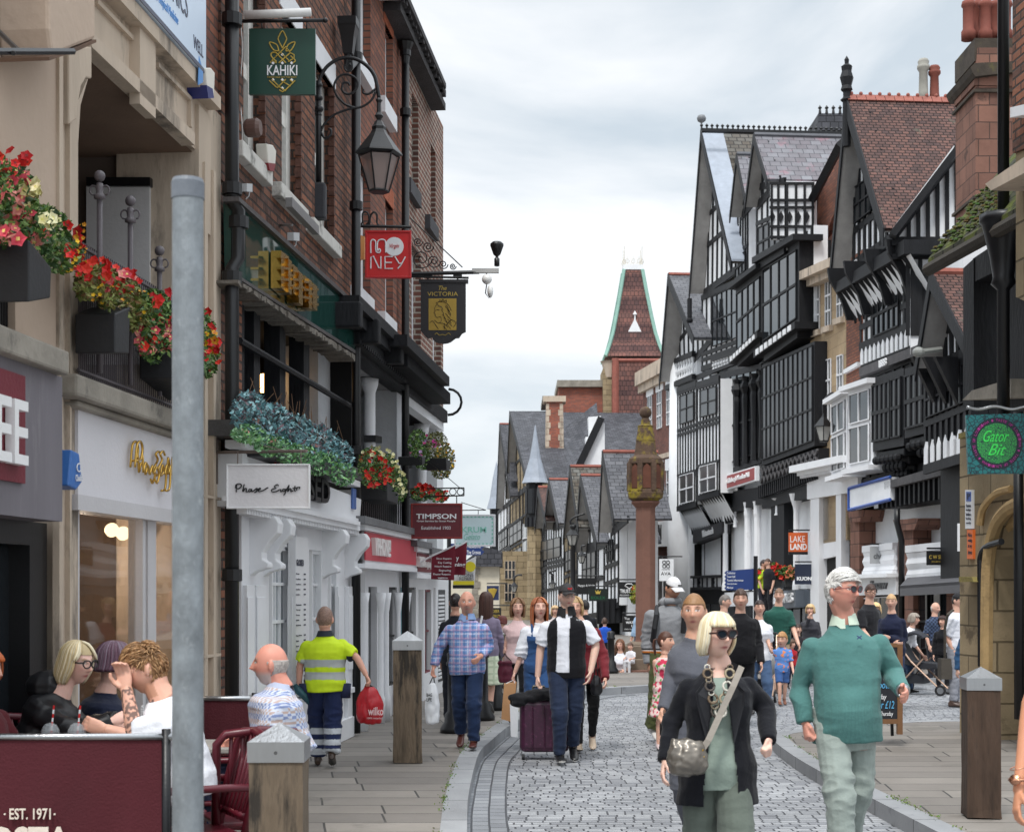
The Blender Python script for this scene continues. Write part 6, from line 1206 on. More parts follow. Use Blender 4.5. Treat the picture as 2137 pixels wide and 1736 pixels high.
t=thing('finger_sign','blue direction sign pointing to museums and the groves, under the gelato sign','sign',at(980,1157,36));pl=front(36);b=B();b.slab(pl,[(935,1134),(1004,1134),(1011,1140),(1004,1146),(1011,1151),(1004,1158),(935,1158)],0,-.04);part(b,'board',M['sign_blue'],t);words_on(t,pl,[('Museums',(974,1137,1003,1143)),('The Groves',(974,1148,1003,1156))],white_ink);b=B();b.tube([at(937,1120,36),(at(937,1120,36).x,36,.12)],.05,8);part(b,'post',blackm,t)
# planters at the gallery, right
for i,(bl,box_) in enumerate((([(1585,1200,11,12)],(1576,1205,1595,1221)),([(1612,1190,16,16),(1630,1195,14,14)],(1606,1204,1634,1224)),([(1648,1196,12,14)],(1640,1204,1656,1224)))):
	t=thing('flower_tub',['small dark tub of red flowers, left of the three on the far gallery','large dark tub of tall red flowers in the middle of the far gallery','tub of orange flowers just left of the navy hanging sign'][i],'flower box',at(box_[0],box_[3],43.5),'flower tubs on the far gallery');pl=front(43.5);b=B();x0,y0,x1,y1=box_;b.slab(pl,[(x0,y0),(x1,y0),(x1 - 3,y1),(x0+3,y1)],0,-.4);part(b,'tub',trough,t)
	plant(t,pl,bl,700,[(RED if i<2 else [rgb(220,120,90),rgb(226,150,110)],60,bl,.07,None)],GR,(-.3,.1),.06)
# lantern on the right facade and one by the cross
def lantern(label,x,yt,yb,Y,arm,sc=1):
	t=thing('street_lantern',label,'street lamp',at(x,yb,Y),'black street lanterns');h=(yb - yt)*Y/F;p=at(x,yb,Y);b=B();b.lathe([(.06*h,h*.95),(.03*h,h),(.1*h,h*.85),(.36*h,h*.55),(.38*h,h*.52),(.3*h,h*.5)],p,6,rot=.3);part(b,'hood',blackm,t)
	b=B();[b.tube([p+Vector((.33*h*math.cos(a),.33*h*math.sin(a),h*.5)),p+Vector((.17*h*math.cos(a),.17*h*math.sin(a),0))],.012*h+.006,4) for a in [.3+k*math.pi/3 for k in range(6)]];b.lathe([(.17*h,-.02),(.18*h,.02*h)],p,6,rot=.3);part(b,'glazing_frame',blackm,t)
	b=B();b.lathe([(.16*h,.02*h),(.31*h,.5*h)],p,6,rot=.3);part(b,'lamp_glass',glassmat('frosted_glass',rgb(190,190,186),.3,.3),t);b=B();b.tube([at(*q,Y) for q in spline(arm,4)],.03,6);part(b,'bracket_arm',blackm,t,smooth=True)
lantern('black street lantern on an arm in front of the pale stone house',1719,862,921,40,[(1719,866),(1718,845),(1724,830),(1738,820),(1748,838)])
lantern('black street lantern at the top of the tall post by the far gables',1195,1097,1138,40,[(1195,1098),(1190,1088),(1200,1078),(1220,1072)])
lantern('black street lantern right of and below the tall post lantern',1214,1147,1174,47,[(1214,1148),(1214,1140),(1222,1138)])
lantern('small black street lantern left of the man in the cap',1153,1208,1228,47,[(1153,1209),(1152,1198),(1146,1194),(1160,1190)])
lantern('small black street lantern over the woman in the pink top',1073,1212,1235,50,[(1073,1213),(1073,1206),(1080,1200),(1090,1200)])
a=at(1196,HY,40);b=B();b.lathe([(.14,0),(.14,.8),(.08,.9),(.06,3.2),(.1,3.25),(.05,3.35),(.05,(HY - 1138)*40/F+1.5)],(a.x,40,.12),10);tag(b.done('lamp_post',blackm,None,True),'tall black lamp post in front of the far half timbered gables','lamp post')
# ------------------------------------------------------------------ the stone cross
t=thing('stone_cross','tall red sandstone market cross with a lichened lantern head and ball','monument',(at(1347,HY,31).x,31,.12));Y=31;px_=Y/F;X0=at(1347,HY,Y).x;z_=lambda y:CH+(HY - y)*px_
lich=mat('lichened_sandstone',rgb(84,66,54),.95,.35,3,.9,14,stain=(rgb(146,130,34),2.6,.51,.85));shaft=mat('red_shaft',rgb(118,84,72),.9,.22,1.2,.4,14,stain=(rgb(96,66,56),1.4,.58,.6))
o8=math.pi/8
b=B();b.lathe([(.24,0),(.21,.1),(.205,z_(1060) - z_(1345)),(.24,z_(1056) - z_(1345)),(.3,z_(1050) - z_(1345)),(.3,z_(1046) - z_(1345))],(X0,Y,z_(1345)),8,rot=o8);part(b,'shaft',shaft,t)
b=B();H=lambda y:z_(y);b.lathe([(.2,H(1050)),(.36,H(1040)),(.38,H(1030)),(.36,H(1022)),(.3,H(1018)),(.3,H(972)),(.37,H(968)),(.36,H(958)),(.25,H(950)),(.235,H(945)),(.2,H(922)),(.205,H(920)),(.16,H(892)),(.17,H(889)),(.1,H(886)),(.09,H(876)),(.07,H(872))],(X0,Y,0),8,rot=o8)
for k in range(8):a=k*math.pi/4+o8;b.box((X0+.33*math.cos(a),Y+.33*math.sin(a),H(995)),(.1,.1,H(966) - H(1026)),a)
part(b,'lantern_head',lich,t);b=B()
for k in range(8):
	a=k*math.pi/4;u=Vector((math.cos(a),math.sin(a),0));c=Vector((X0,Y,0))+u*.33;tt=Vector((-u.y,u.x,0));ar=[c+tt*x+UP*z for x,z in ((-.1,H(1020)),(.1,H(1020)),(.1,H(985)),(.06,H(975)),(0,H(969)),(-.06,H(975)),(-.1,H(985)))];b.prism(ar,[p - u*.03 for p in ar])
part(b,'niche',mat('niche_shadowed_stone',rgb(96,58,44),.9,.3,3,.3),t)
b=B();b.ball((X0,Y,H(861)),.125,14,10);part(b,'ball_finial',lich,t,smooth=True)
stepm=mat('worn_step',rgb(112,98,84),.9,.25,2,.5,12,stain=(rgb(64,72,46),1.2,.52,.7));b=B();b.lathe([(.42,0),(.4,.22),(.3,.27)],(X0,Y,z_(1366)),8,rot=o8);part(b,'base',stepm,t)
b=B();b.box((X0,Y,.12+.24+.12),(.95,1.1,.26));part(b,'step',stepm,t,bevel=.02);b=B();b.box((X0+.02,Y,.12+.12),(1.6,1.7,.24));part(b,'step',stepm,t,bevel=.02);b=B();b.box((X0+.1,Y,.125),(2.1,2.2,.05));part(b,'step',shaft,t)
# ------------------------------------------------------------------ far street, centre
FP=Pl((8.55,0),(-1,-.087))
def fhouse(name,label,apex,lf,rf,depth,mroof,x0,x1,ta,tb,ba,bb_,nv=6,rails=(.5,),wn=(),infill=plaster,over=.5,rdg=ridge,pl=FP,frame=black):
	t=thing(name,label,'building',pl.pp(x0,1380));t.location.z=.1;gabled(t,pl,apex,lf,rf,depth,mroof,over,infill,frame,6,.35,(.4,),rdg)
	p=timber(t,pl,x0,x1,ta,tb,ba,bb_,nv,rails,.15,0,infill,frame=frame);b=B();p.box(b,0,-.8,1,1,-.31,-min(depth - .6,6));part(b,'body',infill,t)
	for w4 in wn:win(t,p,*w4,3,2,black,.06,lead)
	return t,p
t,p=fhouse('far_dark_gable_house','tall dark roofed gable at the far left end of the distant street',(1043,886),(1036,1060),(1066,1035),7,slate_dk,1040,1066,1070,1045,1290,1280,4,(.4,.6,.8),[(.2,.62,.8,.78)],plaster)
t,p=fhouse('far_slate_gable_house','broad slate gable beyond the grey cone spire',(1064,860),(1056,1040),(1100,1000),10,slate_dk,1058,1100,1055,1020,1290,1280,6,(.35,.6,.8),[(.2,.62,.8,.78),(.2,.36,.8,.56)],stone_y,.5,None)
t=thing('turret_house','stone and timber corner turret with a grey cone spire','building',FP.pp(1117,1380));t.location.z=.1;a=FP.pp(1117,1008,.3);s_=F/a.y
b=B();b.lathe([(28/s_,0),(24/s_,10/s_),(12/s_,50/s_),(5/s_,92/s_),(.04,117/s_),(0,122/s_)],a,10);part(b,'spire',lead_strip,t);b=B();b.lathe([(17/s_,-260/s_),(17/s_,-80/s_)],a,8);part(b,'stone_shaft',stone_y,t);b=B();b.lathe([(18/s_,-80/s_),(18/s_,0)],a,8);part(b,'timber_stage',black,t)
b=B()
for k in range(8):an=k*math.pi/4+.2;c=a+Vector((18.1/s_*math.cos(an),18.1/s_*math.sin(an),-38/s_));b.box(c,(.08,.5,1.3),an);b.box(c - UP*1.1,(.06,.6,.5),an)
part(b,'pale_panel',lead,t);p=Pan(FP,1086,1132,1020,1010,1290,1280);b=B();p.box(b,0,0,1,1,0,-6);part(b,'wall',stone_y,t);win(t,p,.15,.5,.9,.72,3,2,plaster,.02);win(t,p,.15,.2,.9,.42,3,2,plaster,.02);vrow(t,Pan(FP,1086,1132,1020,1010,1096,1090),6,black,.2,.08,'timber_row')
t=thing('grey_spirelet','slim grey spire peeking past the gelato sign','spire',at(1035,1060,118));b=B();a=at(1036,1062,118);b.lathe([(.75,0),(.5,.9),(.28,2.4),(0,3.7)],a,8);part(b,'cone',lead_strip,t);b=B();b.lathe([(.5,-9),(.5,0)],a,8);part(b,'shaft',black,t)
fhouse('far_white_gable_house','low white and black gable just right of the cone spire turret',(1123,1018),(1117,1100),(1140,1085),3,clay,1119,1140,1110,1100,1290,1280,4,(.5,.8),[(.2,.55,.85,.75)])
fhouse('far_striped_gable_house','white gable with closely set studs over the pink topped woman',(1146,1002),(1134,1102),(1166,1092),3.5,slate,1128,1178,1105,1092,1290,1280,10,(.3,.55,.6),[(.1,.64,.9,.86)])
fhouse('far_narrow_gable_house','narrow gable with patterned brown slates behind the tall lamp post',(1190,975),(1176,1120),(1208,1100),2.6,M['fishscale_slate'],1178,1205,1120,1105,1290,1280,3,(.5,),[(.2,.55,.85,.8)],stone_y)
fhouse('slate_gable_house','dark gable with grey slates, left of the big slate roofed corner',(1212,994),(1200,1150),(1246,1132),2.4,slate,1206,1262,1145,1130,1290,1280,5,(.5,),[(.25,.45,.75,.9)])
t,p=fhouse('corner_jeweller_house','half timbered corner house with a large slate roof and white sash beside the cross',(1258,945),(1250,1110),(1282,1083),2.0,slate,1262,1292,1100,1085,1270,1262,4,(.3,.5,.7),[(.3,.55,.7,.8)])
fp=Pl((FP.pp(1280,HY).x,FP.pp(1280,HY).y),(-.12,-1));b=B();b.rect(fp,1280,1084,1345,1262,0,-2);part(b,'side_wall',plaster,t);b=B()
for x in (1280,1285,1293,1339):b.rect(fp,x,1084,x+4,1262,.05,0)
for y in (1084,1100,1180,1196,1240):b.rect(fp,1280,y,1303 if 1090<y<1200 else 1345,y+5,.055,0)
part(b,'side_timber',black,t);q=Pan(fp,1302,1336,1094,1092,1175,1176);win(t,q,0,0,1,1,3,4,white,.06,glass,.12)
q=Pan(fp,1245,1350,1250,1246,1302,1296,.8);b=B();q.box(b,0,0,1,1,0,-1.5);part(b,'jetty',black,t);vrow(t,q,9,black,.12,.08,'panel_post');b=B();q.box(b,.0,-1.5,1,0,-1.3,-2.5);part(b,'ground_front',dark,t)
# brick chimney, stone topped brick block, church like tower
t=thing('brick_chimney','tall brick chimney with cream stone quoins over the far gables','chimney',at(1158,1000,88));cp=front(88)
b=B();b.slab(cp,[(1141,838),(1174,838),(1178,1010),(1138,1010)],0,-1.2);part(b,'stack',brick_far,t);b=B()
for k in range(13):
	y=842+k*13;w_=9 if k % 2 else 6;e=(y - 838)*.02;b.rect(cp,1140 - e,y,1140+w_,y+12,.03,-1.1);b.rect(cp,1174 - w_,y,1175+e,y+12,.03,-1.1)
b.rect(cp,1134,826,1181,838,.15,-1.4);part(b,'quoin',stone_lt,t)
t=thing('brick_tower_block','square topped brick block with pale stone parapet left of the tower','building',at(1208,900,96));cp=front(96);b=B();b.rect(cp,1166,806,1258,1100,0,-6);part(b,'wall',brick_far,t);b=B();b.rect(cp,1163,793,1262,807,.3,-6.2);b.rect(cp,1132,826,1166,836,.25,-5);part(b,'parapet',stone_gr,t)
b=B();a=at(1064,858,100);c=at(1245,858,100);b.add([a,c,c+Vector((0,-6,-5)),a+Vector((0,-6,-5))],[[3,2,1,0]]);b.add([at(1176,895,86),at(1245,840,86),at(1262,1010,80),at(1185,1010,80)],[[0,1,2,3]]);part(b,'lower_roof',slate_dk,t)
t=thing('tiled_tower','tall brown tiled tower roof with green copper edges and a white dormer','tower',at(1320,1000,97));Y=97;u=Y/F;X0=at(1320,HY,Y).x
prof=[(19,567),(26,610),(35,660),(43,700),(50,725),(56,742),(60,752)];band=courses('banded_tile',rgb(132,92,84),rgb(108,80,76),rgb(72,56,54),.24,.3,.02,.85,.6,.25,band=((.62,.66,.72),1.1))
b=B();b.lathe([(w_*u*1.414,CH+(HY - y)*u) for w_,y in prof[::-1]],(X0,Y,0),4,rot=math.pi/4);part(b,'tower_roof',band,t)
b=B()
for k in range(4):a=math.pi/4+k*math.pi/2;b.tube([(X0+w_*u*1.414*math.cos(a),Y+w_*u*1.414*math.sin(a),CH+(HY - y)*u) for w_,y in prof],.13,5)
part(b,'copper_hip',mat('verdigris',rgb(134,172,160),.8,.12,2,.2),t)
b=B();zt=CH+(HY - 565)*u;b.box((X0,Y,zt+.1),(1.25,1.25,.3));wi=B()
for k in range(4):
	a=math.pi/4+k*math.pi/2;c=Vector((X0+.6*math.cos(a)*1.3,Y+.6*math.sin(a)*1.3,zt+.2));wi.tube([c,c+UP*1.2],.03,4)
	for j in range(3):f=(j+.5)/3;c2_=lerp(c,Vector((X0+.6*math.cos(a+math.pi/2)*1.3,Y+.6*math.sin(a+math.pi/2)*1.3,zt+.2)),f);wi.tube([c2_+Vector((.12*math.cos(q),0,.3+.14*math.sin(q))) for q in [i*.8 for i in range(9)]],.02,4);wi.tube([c2_,c2_+UP*.6],.02,4)
part(b,'platform',plaster,t);part(wi,'cresting',mat('rusty_white_iron',rgb(206,202,192),.7,.2,8),t)
cp=front(Y - 1.3);b=B();b.slab(cp,[(1310,745),(1310,712),(1304,706),(1325,664),(1345,706),(1338,712),(1338,745)],0,-1.5);b.lathe([(.05,0),(.05,.3),(.14,.35),(.05,.5),(0,.6)],cp.pp(1325,668,-.1),6);part(b,'dormer',plaster,t);b=B()
for x in (1318,1326):b.slab(cp,[(x,735),(x,716),(x+3,708),(x+6,716),(x+6,735)],.02,0)
part(b,'dormer_light',dark,t);cp=front(Y - 2);b=B();b.slab(cp,[(1290,752),(1376,752),(1380,900),(1290,870)],0,-1.5);part(b,'lower_roof',band,t);b=B();b.tube([cp.pp(1290,752,0),cp.pp(1378,752,0)],.12,6);b.tube([cp.pp(1284,748,0),cp.pp(1284,870,0)],.22,6);part(b,'ridge_tile',ridge,t)
b=B();b.slab(cp,[(1258,770),(1286,760),(1286,1100),(1262,1100)],-.3,-3);part(b,'stone_turret',stone_y,t);b=B();b.lathe([(.3,0),(.4,.5),(.5,.9),(.6,1.0)],cp.pp(1272,788,-.5),10);part(b,'corbelled_cap',stone_lt,t);b=B();b.rect(cp,1286,870,1400,1100,-1,-4);part(b,'brick_wall',brick_far,t)
b=B();b.slab(front(80),[(1228,870),(1254,868),(1254,905),(1230,910)],0,-1);b.slab(front(80),[(1222,912),(1262,906),(1262,960),(1226,960)],0,-1);tag(b.done('white_dormer',plaster),'white parapet dormer above the far timbered gables','dormer')
p=Pan(front(78),1192,1262,1000,900,1010,1010);b=B();b.slab(front(78),[(1192,1010),(1254,880),(1262,884),(1262,1010)],0,-1);o=b.done('timbered_gable_side',plaster);tag(o,'white timbered slope under the white parapet dormer','building');b=B();b.tube([front(78).pp(1190,1012,.1),front(78).pp(1255,872,.1)],.25,4);k=b.done('bargeboard',black);k.parent=o
# far houses that close the street on the left, with the hanging coat of arms
t=thing('stone_quoin_house','cream house with stone quoins at the end of the left pavement','building',at(1000,1300,66));cp=front(66);b=B();b.rect(cp,900,1180,1042,1400,0,-4);part(b,'wall',mat('cream_render',rgb(206,198,180),.85,.08),t);b=B();b.slab(cp,[(955,1182),(1010,1140),(1048,1150),(1048,1182)],.3,-4);part(b,'roof',slate_dk,t);b=B()
for k in range(12):b.rect(cp,985,1185+k*14,1002 - 5*(k % 2),1198+k*14,.06,0)
part(b,'quoin',stone_gr,t)
t=thing('stone_inn_front','yellow stone front with mullioned windows beneath the dark far gables','building',at(1062,1300,84));cp=front(84);b=B();b.rect(cp,1038,1150,1140,1400,0,-3);part(b,'wall',stone_y,t);q=Pan(cp,1044,1134,1165,1165,1260,1260);win(t,q,.1,.55,.35,.95,3,2,stone_lt,.02);win(t,q,.1,.05,.35,.45,3,2,stone_lt,.02)
rs=[('hanging_sign','black shield sign with a gold wheatsheaf at the far end of the left pavement',50,(1016,1222,1041,1252),mat('arms_blue',rgb(30,44,84),.5,.1),[],gold_ink),
 ('hanging_sign','dark hanging sign with gold letters above the red haired small figure',46,(1024,1268,1046,1296),M['sign_black'],[('DEER',(1028,1272,1042,1278)),('TAILOR',(1028,1282,1044,1288))],gold_ink),
 ('hanging_sign','black jeweller sign with white letters, above the small green sign',46,(1202,1206,1244,1240),M['sign_black'],[('Mappin & Webb',(1206,1219,1241,1225))],white_ink),
 ('hanging_sign','small black and green watch sign with a gold crown',44,(1229,1228,1268,1254),mat('sign_green_black',rgb(14,26,22),.4,.1),[],gold_ink),
 ('hanging_sign','black hanging sign reading trust beside the cross column',40,(1291,1214,1336,1246),M['sign_black'],[('TRUST&CO.',(1294,1229,1333,1237),dict(bold=.02)),('BRILLIANCE OF CHESTER',(1294,1240,1333,1243))],white_ink),
 ('hanging_sign','black watch shop sign below the dark jetty',42,(1299,1284,1334,1318),M['sign_black'],[('The',(1303,1288,1314,1293)),('WATCH',(1306,1296,1331,1301),dict(bold=.03)),('Lab',(1318,1303,1330,1308)),('Quality watch repairs',(1303,1311,1330,1314))],white_ink),
 ('hanging_sign','white hanging sign with four rings left of the white capped man',52,(1376,1166,1406,1212),plaster,[('AVA',(1379,1193,1400,1200)),('HOUSE OF',(1381,1187,1398,1189))],blackm)]
for i,r in enumerate(rs):
	t=rsign(*r);pl=front(r[2]);b=B()
	if i==0:[b.tube([pl.pp(1028,1248,.02),pl.pp(1028+d_,1228,.02)],[.03,.07],5) for d_ in (-6,-3,0,3,6)];part(b,'wheatsheaf',gold_ink,t)
	if i==3:b.slab(pl,[(1244,1239),(1242,1231),(1246,1235),(1248,1230),(1250,1235),(1254,1231),(1252,1239)],.02,0);part(b,'crown',gold_ink,t);words_on(t,pl,[('ROLEX',(1234,1244,1263,1250))],mat('ink_green',rgb(16,104,66),.5,.05),'green_lettering')
	if i==4:b.tube([pl.pp(x,y,.01) for x,y in ((1308,1218),(1318,1218),(1322,1222),(1313,1228),(1304,1222),(1308,1218))],.012,4);part(b,'diamond_mark',white_ink,t)
	if i==6:[b.tube([pl.pp(x+3.5*math.cos(a),y+3.5*math.sin(a),.01) for a in [j*.7 for j in range(10)]],.012,4) for x,y in ((1386,1173),(1394,1173),(1386,1181),(1394,1181))];part(b,'ring_mark',blackm,t)
t=thing('flower_bush','yellow and red flowering bush hanging behind the stone cross','plant',at(1250,1370,40));plant(t,front(40),[(1248,1340,14,30),(1325,1240,10,20)],1200,[([rgb(206,70,50)],40,[(1248,1335,14,26),(1325,1240,8,16)],.05,None),(GLD,90,[(1248,1345,14,26)],.05,None)],[rgb(110,130,50),rgb(150,150,60)],(-.3,.3),.05)
# chalk board
t=thing('chalkboard','wooden framed chalkboard with blue and white handwriting behind the teal jumper','sign',(at(1862,HY,15.6).x,15.6,.12));pl=Pl((0,15.6),(0,-1));b=B();b.rect(pl,1815,1350,1873,1505,0,-.03);part(b,'slate',mat('chalk_black',rgb(34,36,42),.8,.15,3,.05),t)
b=B();b.rect(pl,1873,1344,1884,1532,.01,-.04);b.rect(pl,1806,1344,1815,1532,.01,-.04);b.rect(pl,1815,1500,1873,1510,.008,-.04);b.rect(pl,1815,1342,1873,1350,.008,-.04);part(b,'frame',mat('pine_frame',rgb(120,84,52),.6,.2),t);b=B();b.tube([at(1858,1400,16.0),at(1862,1534,16.2)],.02,4);part(b,'rear_leg',blackm,t)
words_on(t,pl,[('Mac',(1842,1394,1866,1412),dict(shear=.2)),('day',(1836,1448,1850,1462),dict(shear=.2)),('Thursday',(1836,1484,1864,1496),dict(shear=.2))],white_ink);words_on(t,pl,[('a bottle',(1824,1421,1866,1436),dict(shear=.2)),('or £12',(1832,1462,1866,1478),dict(shear=.2))],mat('chalk_blue',rgb(96,176,220),.8,.05),'blue_lettering')
t=thing('menu_stand','white menu stand left of the pushchair','sign',at(1858,1400,25));b=B();b.rect(front(25),1838,1334,1866,1400,0,-.03);part(b,'panel',plaster,t);words_on(t,front(25),[('CAFE',(1845,1340,1860,1344))],M['red_ink'])
# ------------------------------------------------------------------ people
skinm=attrmat('skin',.5,.4,sss=.12,bump=.05,bs=120);clothm=attrmat('cloth',.85,.2,bump=.35,bs=46,sheen=.1);wovenm=attrmat('woven',.8,.2,bump=.3,bs=260);hairm=attrmat('hair',.45,.4,bump=.5,bs=90,stretch=(1,1,.15));leathm=attrmat('leather',.35,.5,bump=.15,bs=60)
V=Vector
def remesh(b,vox,smooth=2):
	me=bpy.data.meshes.new('tmp');me.from_pydata(b.v,[],b.f);bm=bmesh.new();bm.from_mesh(me);bmesh.ops.recalc_face_normals(bm,faces=bm.faces);bm.to_mesh(me);bm.free()
	o=bpy.data.objects.new('tmp',me);C.objects.link(o);md=o.modifiers.new('r','REMESH');md.mode='VOXEL';md.voxel_size=vox;md.use_smooth_shade=True
	if smooth:s=o.modifiers.new('s','SMOOTH');s.factor=.5;s.iterations=smooth
	m2=bpy.data.meshes.new_from_object(o.evaluated_get(bpy.context.evaluated_depsgraph_get()));bpy.data.objects.remove(o);bpy.data.meshes.remove(me);return m2
def paint(me,name,m,colf,parent=None,root=None,disp=None,cut=None):
	if cut:
		bm=bmesh.new();bm.from_mesh(me);bmesh.ops.delete(bm,geom=[f for f in bm.faces if cut(f.calc_center_median())],context='FACES');bm.to_mesh(me);bm.free()
	if disp:
		ns=[v.normal.copy() for v in me.vertices]
		for v,n in zip(me.vertices,ns):v.co += n*disp(v.co,n)
	at_=me.color_attributes.new('col','FLOAT_COLOR','POINT');fl=[]
	for v in me.vertices:fl += [*colf(v.co),1]
	at_.data.foreach_set('color',fl);me.materials.clear();me.materials.append(m);me.polygons.foreach_set('use_smooth',[True]*len(me.polygons));me.name=name
	o=bpy.data.objects.new(name,me);C.objects.link(o)
	if parent is not None:o.parent=parent
	return o
def headgrid(n=44,m=34,grow=1.0,plain=False):
	g=lambda x,c,s:math.exp(-((x - c)/s) ** 2);vs=[];fs=[]
	for j in range(m+1):
		ph=math.pi*j/m
		for i in range(n):
			a=2*math.pi*i/n;x,y,z=math.sin(ph)*math.sin(a),-math.sin(ph)*math.cos(a),-math.cos(ph)
			X,Y,Z=x*.075*grow,y*.097*grow,z*.12*grow;t=max(0,-z)
			X *= 1 - .34*t ** 1.6+.03*g(Z,.05,.04);
			if y>0:Y *= 1 - .3*t ** 1.2
			else:Y *= 1 - .06*t
			if z>0:X *= 1+.03*z
			if y<0 and not plain:
				f=min(1,-y*1.6);d=.031*g(X,0,.0105)*(max(0,min(1,(.034 - Z)/.06)) ** .8)*(1 if Z>-.026 else g(Z,-.026,.007))+.006*g(X,0,.02)*g(Z,-.022,.012)+.007*g(abs(X),.013,.006)*g(Z,-.024,.007)
				d += -.011*g(abs(X),.031,.016)*g(Z,.016,.012)+.0045*g(Z,.036,.009)*g(abs(X),.03,.022)+.005*g(X,0,.022)*(g(Z,-.052,.006)+g(Z,-.066,.006)) - .003*g(X,0,.026)*g(Z,-.059,.003)+.009*g(X,0,.024)*g(Z,-.103,.016)+.004*g(abs(X),.044,.018)*g(Z,-.014,.02)
				Y -= d*f
			vs.append(V((X,Y,Z)))
	for j in range(m):
		for i in range(n):k=(i+1) % n;fs.append([j*n+i,j*n+k,(j+1)*n+k,(j+1)*n+i])
	return vs,fs
SP={'m':[(-.10,.150,.105),(0,.165,.118),(.10,.155,.112),(.22,.158,.112),(.34,.178,.120),(.40,.178,.112),(.44,.155,.1),(.475,.118,.088),(.51,.08,.072),(.55,.058,.058)],
	  'f':[(-.10,.158,.112),(0,.172,.12),(.10,.142,.102),(.20,.132,.098),(.31,.148,.118),(.39,.152,.104),(.43,.132,.092),(.47,.095,.075),(.505,.062,.06),(.55,.048,.050)]}
class Person:
	def __init__(s,label,Y,x,top,yaw=0,sex='m',g0=.12,pose='stand',H=None,vox=.009,skin=(214,160,136),girth=1,belly=0,lean=0,J=None,hy=None,hp=0,grp=None,stride=.26,hands=('relax','relax'),name='person',swing=.14,flip=1,hs=1.0):
		s.s=Y/F;s.root=V((at(x,HY,Y).x,Y,g0));s.sex=sex;s.vox=vox;s.skin=tuple(min(.9,c*f) for c,f in zip(rgb(*skin),(1.06,1.2,1.3)));s.R=Matrix.Rotation(R(yaw),3,'Z');s.girth=girth;s.belly=belly
		zt=CH+(HY - top)*s.s - g0;s.H=H or (zt if pose != 'sit' else zt+.42);h=s.H/1.8;s.h=h;j={}
		sw=.182 if sex=='m' else .155;hw=.09;pz=.94
		if pose=='sit':pz=.5/h+.09
		j['pelvis']=V((0,0,pz));L_=R(lean);up=V((0,-math.sin(L_),math.cos(L_)));j['up']=up
		j['neck']=j['pelvis']+up*.55;j['head']=j['neck']+V((0,-math.sin(L_*.5)*.1 - .018,.152))
		for sd,n in ((-1,'l'),(1,'r')):
			j['sh'+n]=j['pelvis']+up*.44+V((sd*sw,0,0));q=sd*flip
			if pose=='sit':
				j['hip'+n]=j['pelvis']+V((sd*hw,0,-.02));j['kn'+n]=V((sd*.11,-.45,pz+.01));j['an'+n]=V((sd*.11,-.42,.09));j['el'+n]=j['sh'+n]+V((sd*.05,-.08,-.26));j['wr'+n]=j['el'+n]+V((-sd*.04,-.22,-.04))
			else:
				w_=q if pose=='walk' else 0;j['hip'+n]=V((sd*hw,0,.9))
				if pose=='walk':
					j['kn'+n]=V((sd*.09,-.17 if w_>0 else .02,.5));j['an'+n]=V((sd*.085,-stride if w_>0 else stride,.09 if w_>0 else .15))
				else:j['kn'+n]=V((sd*.095,-.02,.49));j['an'+n]=V((sd*.1,0,.085))
				j['el'+n]=j['sh'+n]+V((sd*.045,.02+swing*.5*w_,-.29));j['wr'+n]=j['el'+n]+V((sd*.01,-.06+swing*w_ - .03,-.245))
		s.j={k:(s.R @ (v*h)+(s.root if k != 'up' else V())) for k,v in j.items()};s.flip=flip;s.pose=pose
		for k,q in (J or {}).items():
			p=at(q[0],q[1],Y+(q[2] if len(q)>2 else 0));s.j[k]=p
		if J and 'head' in J and 'neck' not in J:d=s.j['head'] - (s.root+s.R @ (j['head']*h));s.j['neck']=s.j['neck']+d*.6
		for n,sd in (('l',-1),('r',1)):
			N_,P_=s.j['neck'],s.j['pelvis'];up_=(N_ - P_).normalized();rt=(s.j['shr'] - s.j['shl']).normalized();c0=N_ - up_*.152*h;d_=s.j['sh'+n] - c0;lat=max(-sw*h*1.06,min(sw*h*1.06,d_.dot(rt)));lat=lat if abs(lat)>sw*h*.8 else sd*sw*h*.9
			s.j['_'+n]=c0+rt*lat+(d_ - rt*d_.dot(rt) - up_*d_.dot(up_))*.4 - up_*max(0,-d_.dot(up_) - .02)*.3
		s.j['shl'],s.j['shr']=s.j.pop('_l'),s.j.pop('_r')
		s.HR=Matrix.Rotation(R(hy if hy is not None else yaw),3,'Z') @ Matrix.Rotation(R(hp),3,'X');s.hs=h ** .5*(.96 if sex=='f' else 1)*hs;s.fit()
		s.hands=hands;s.obj=None;s.label=label;s.grp=grp;s.name=name
	def fit(s):
		s.right=(s.j['shr'] - s.j['shl']).normalized();s.upv=(s.j['neck'] - s.j['pelvis']).normalized()
	def hl(s,p):return (s.HR.inverted() @ (p - s.j['head']))/s.hs
	def hw(s,p):return s.j['head']+s.HR @ (V(p)*s.hs)
	def loc(s,p):return (s.R.inverted() @ (p - s.root))/s.h
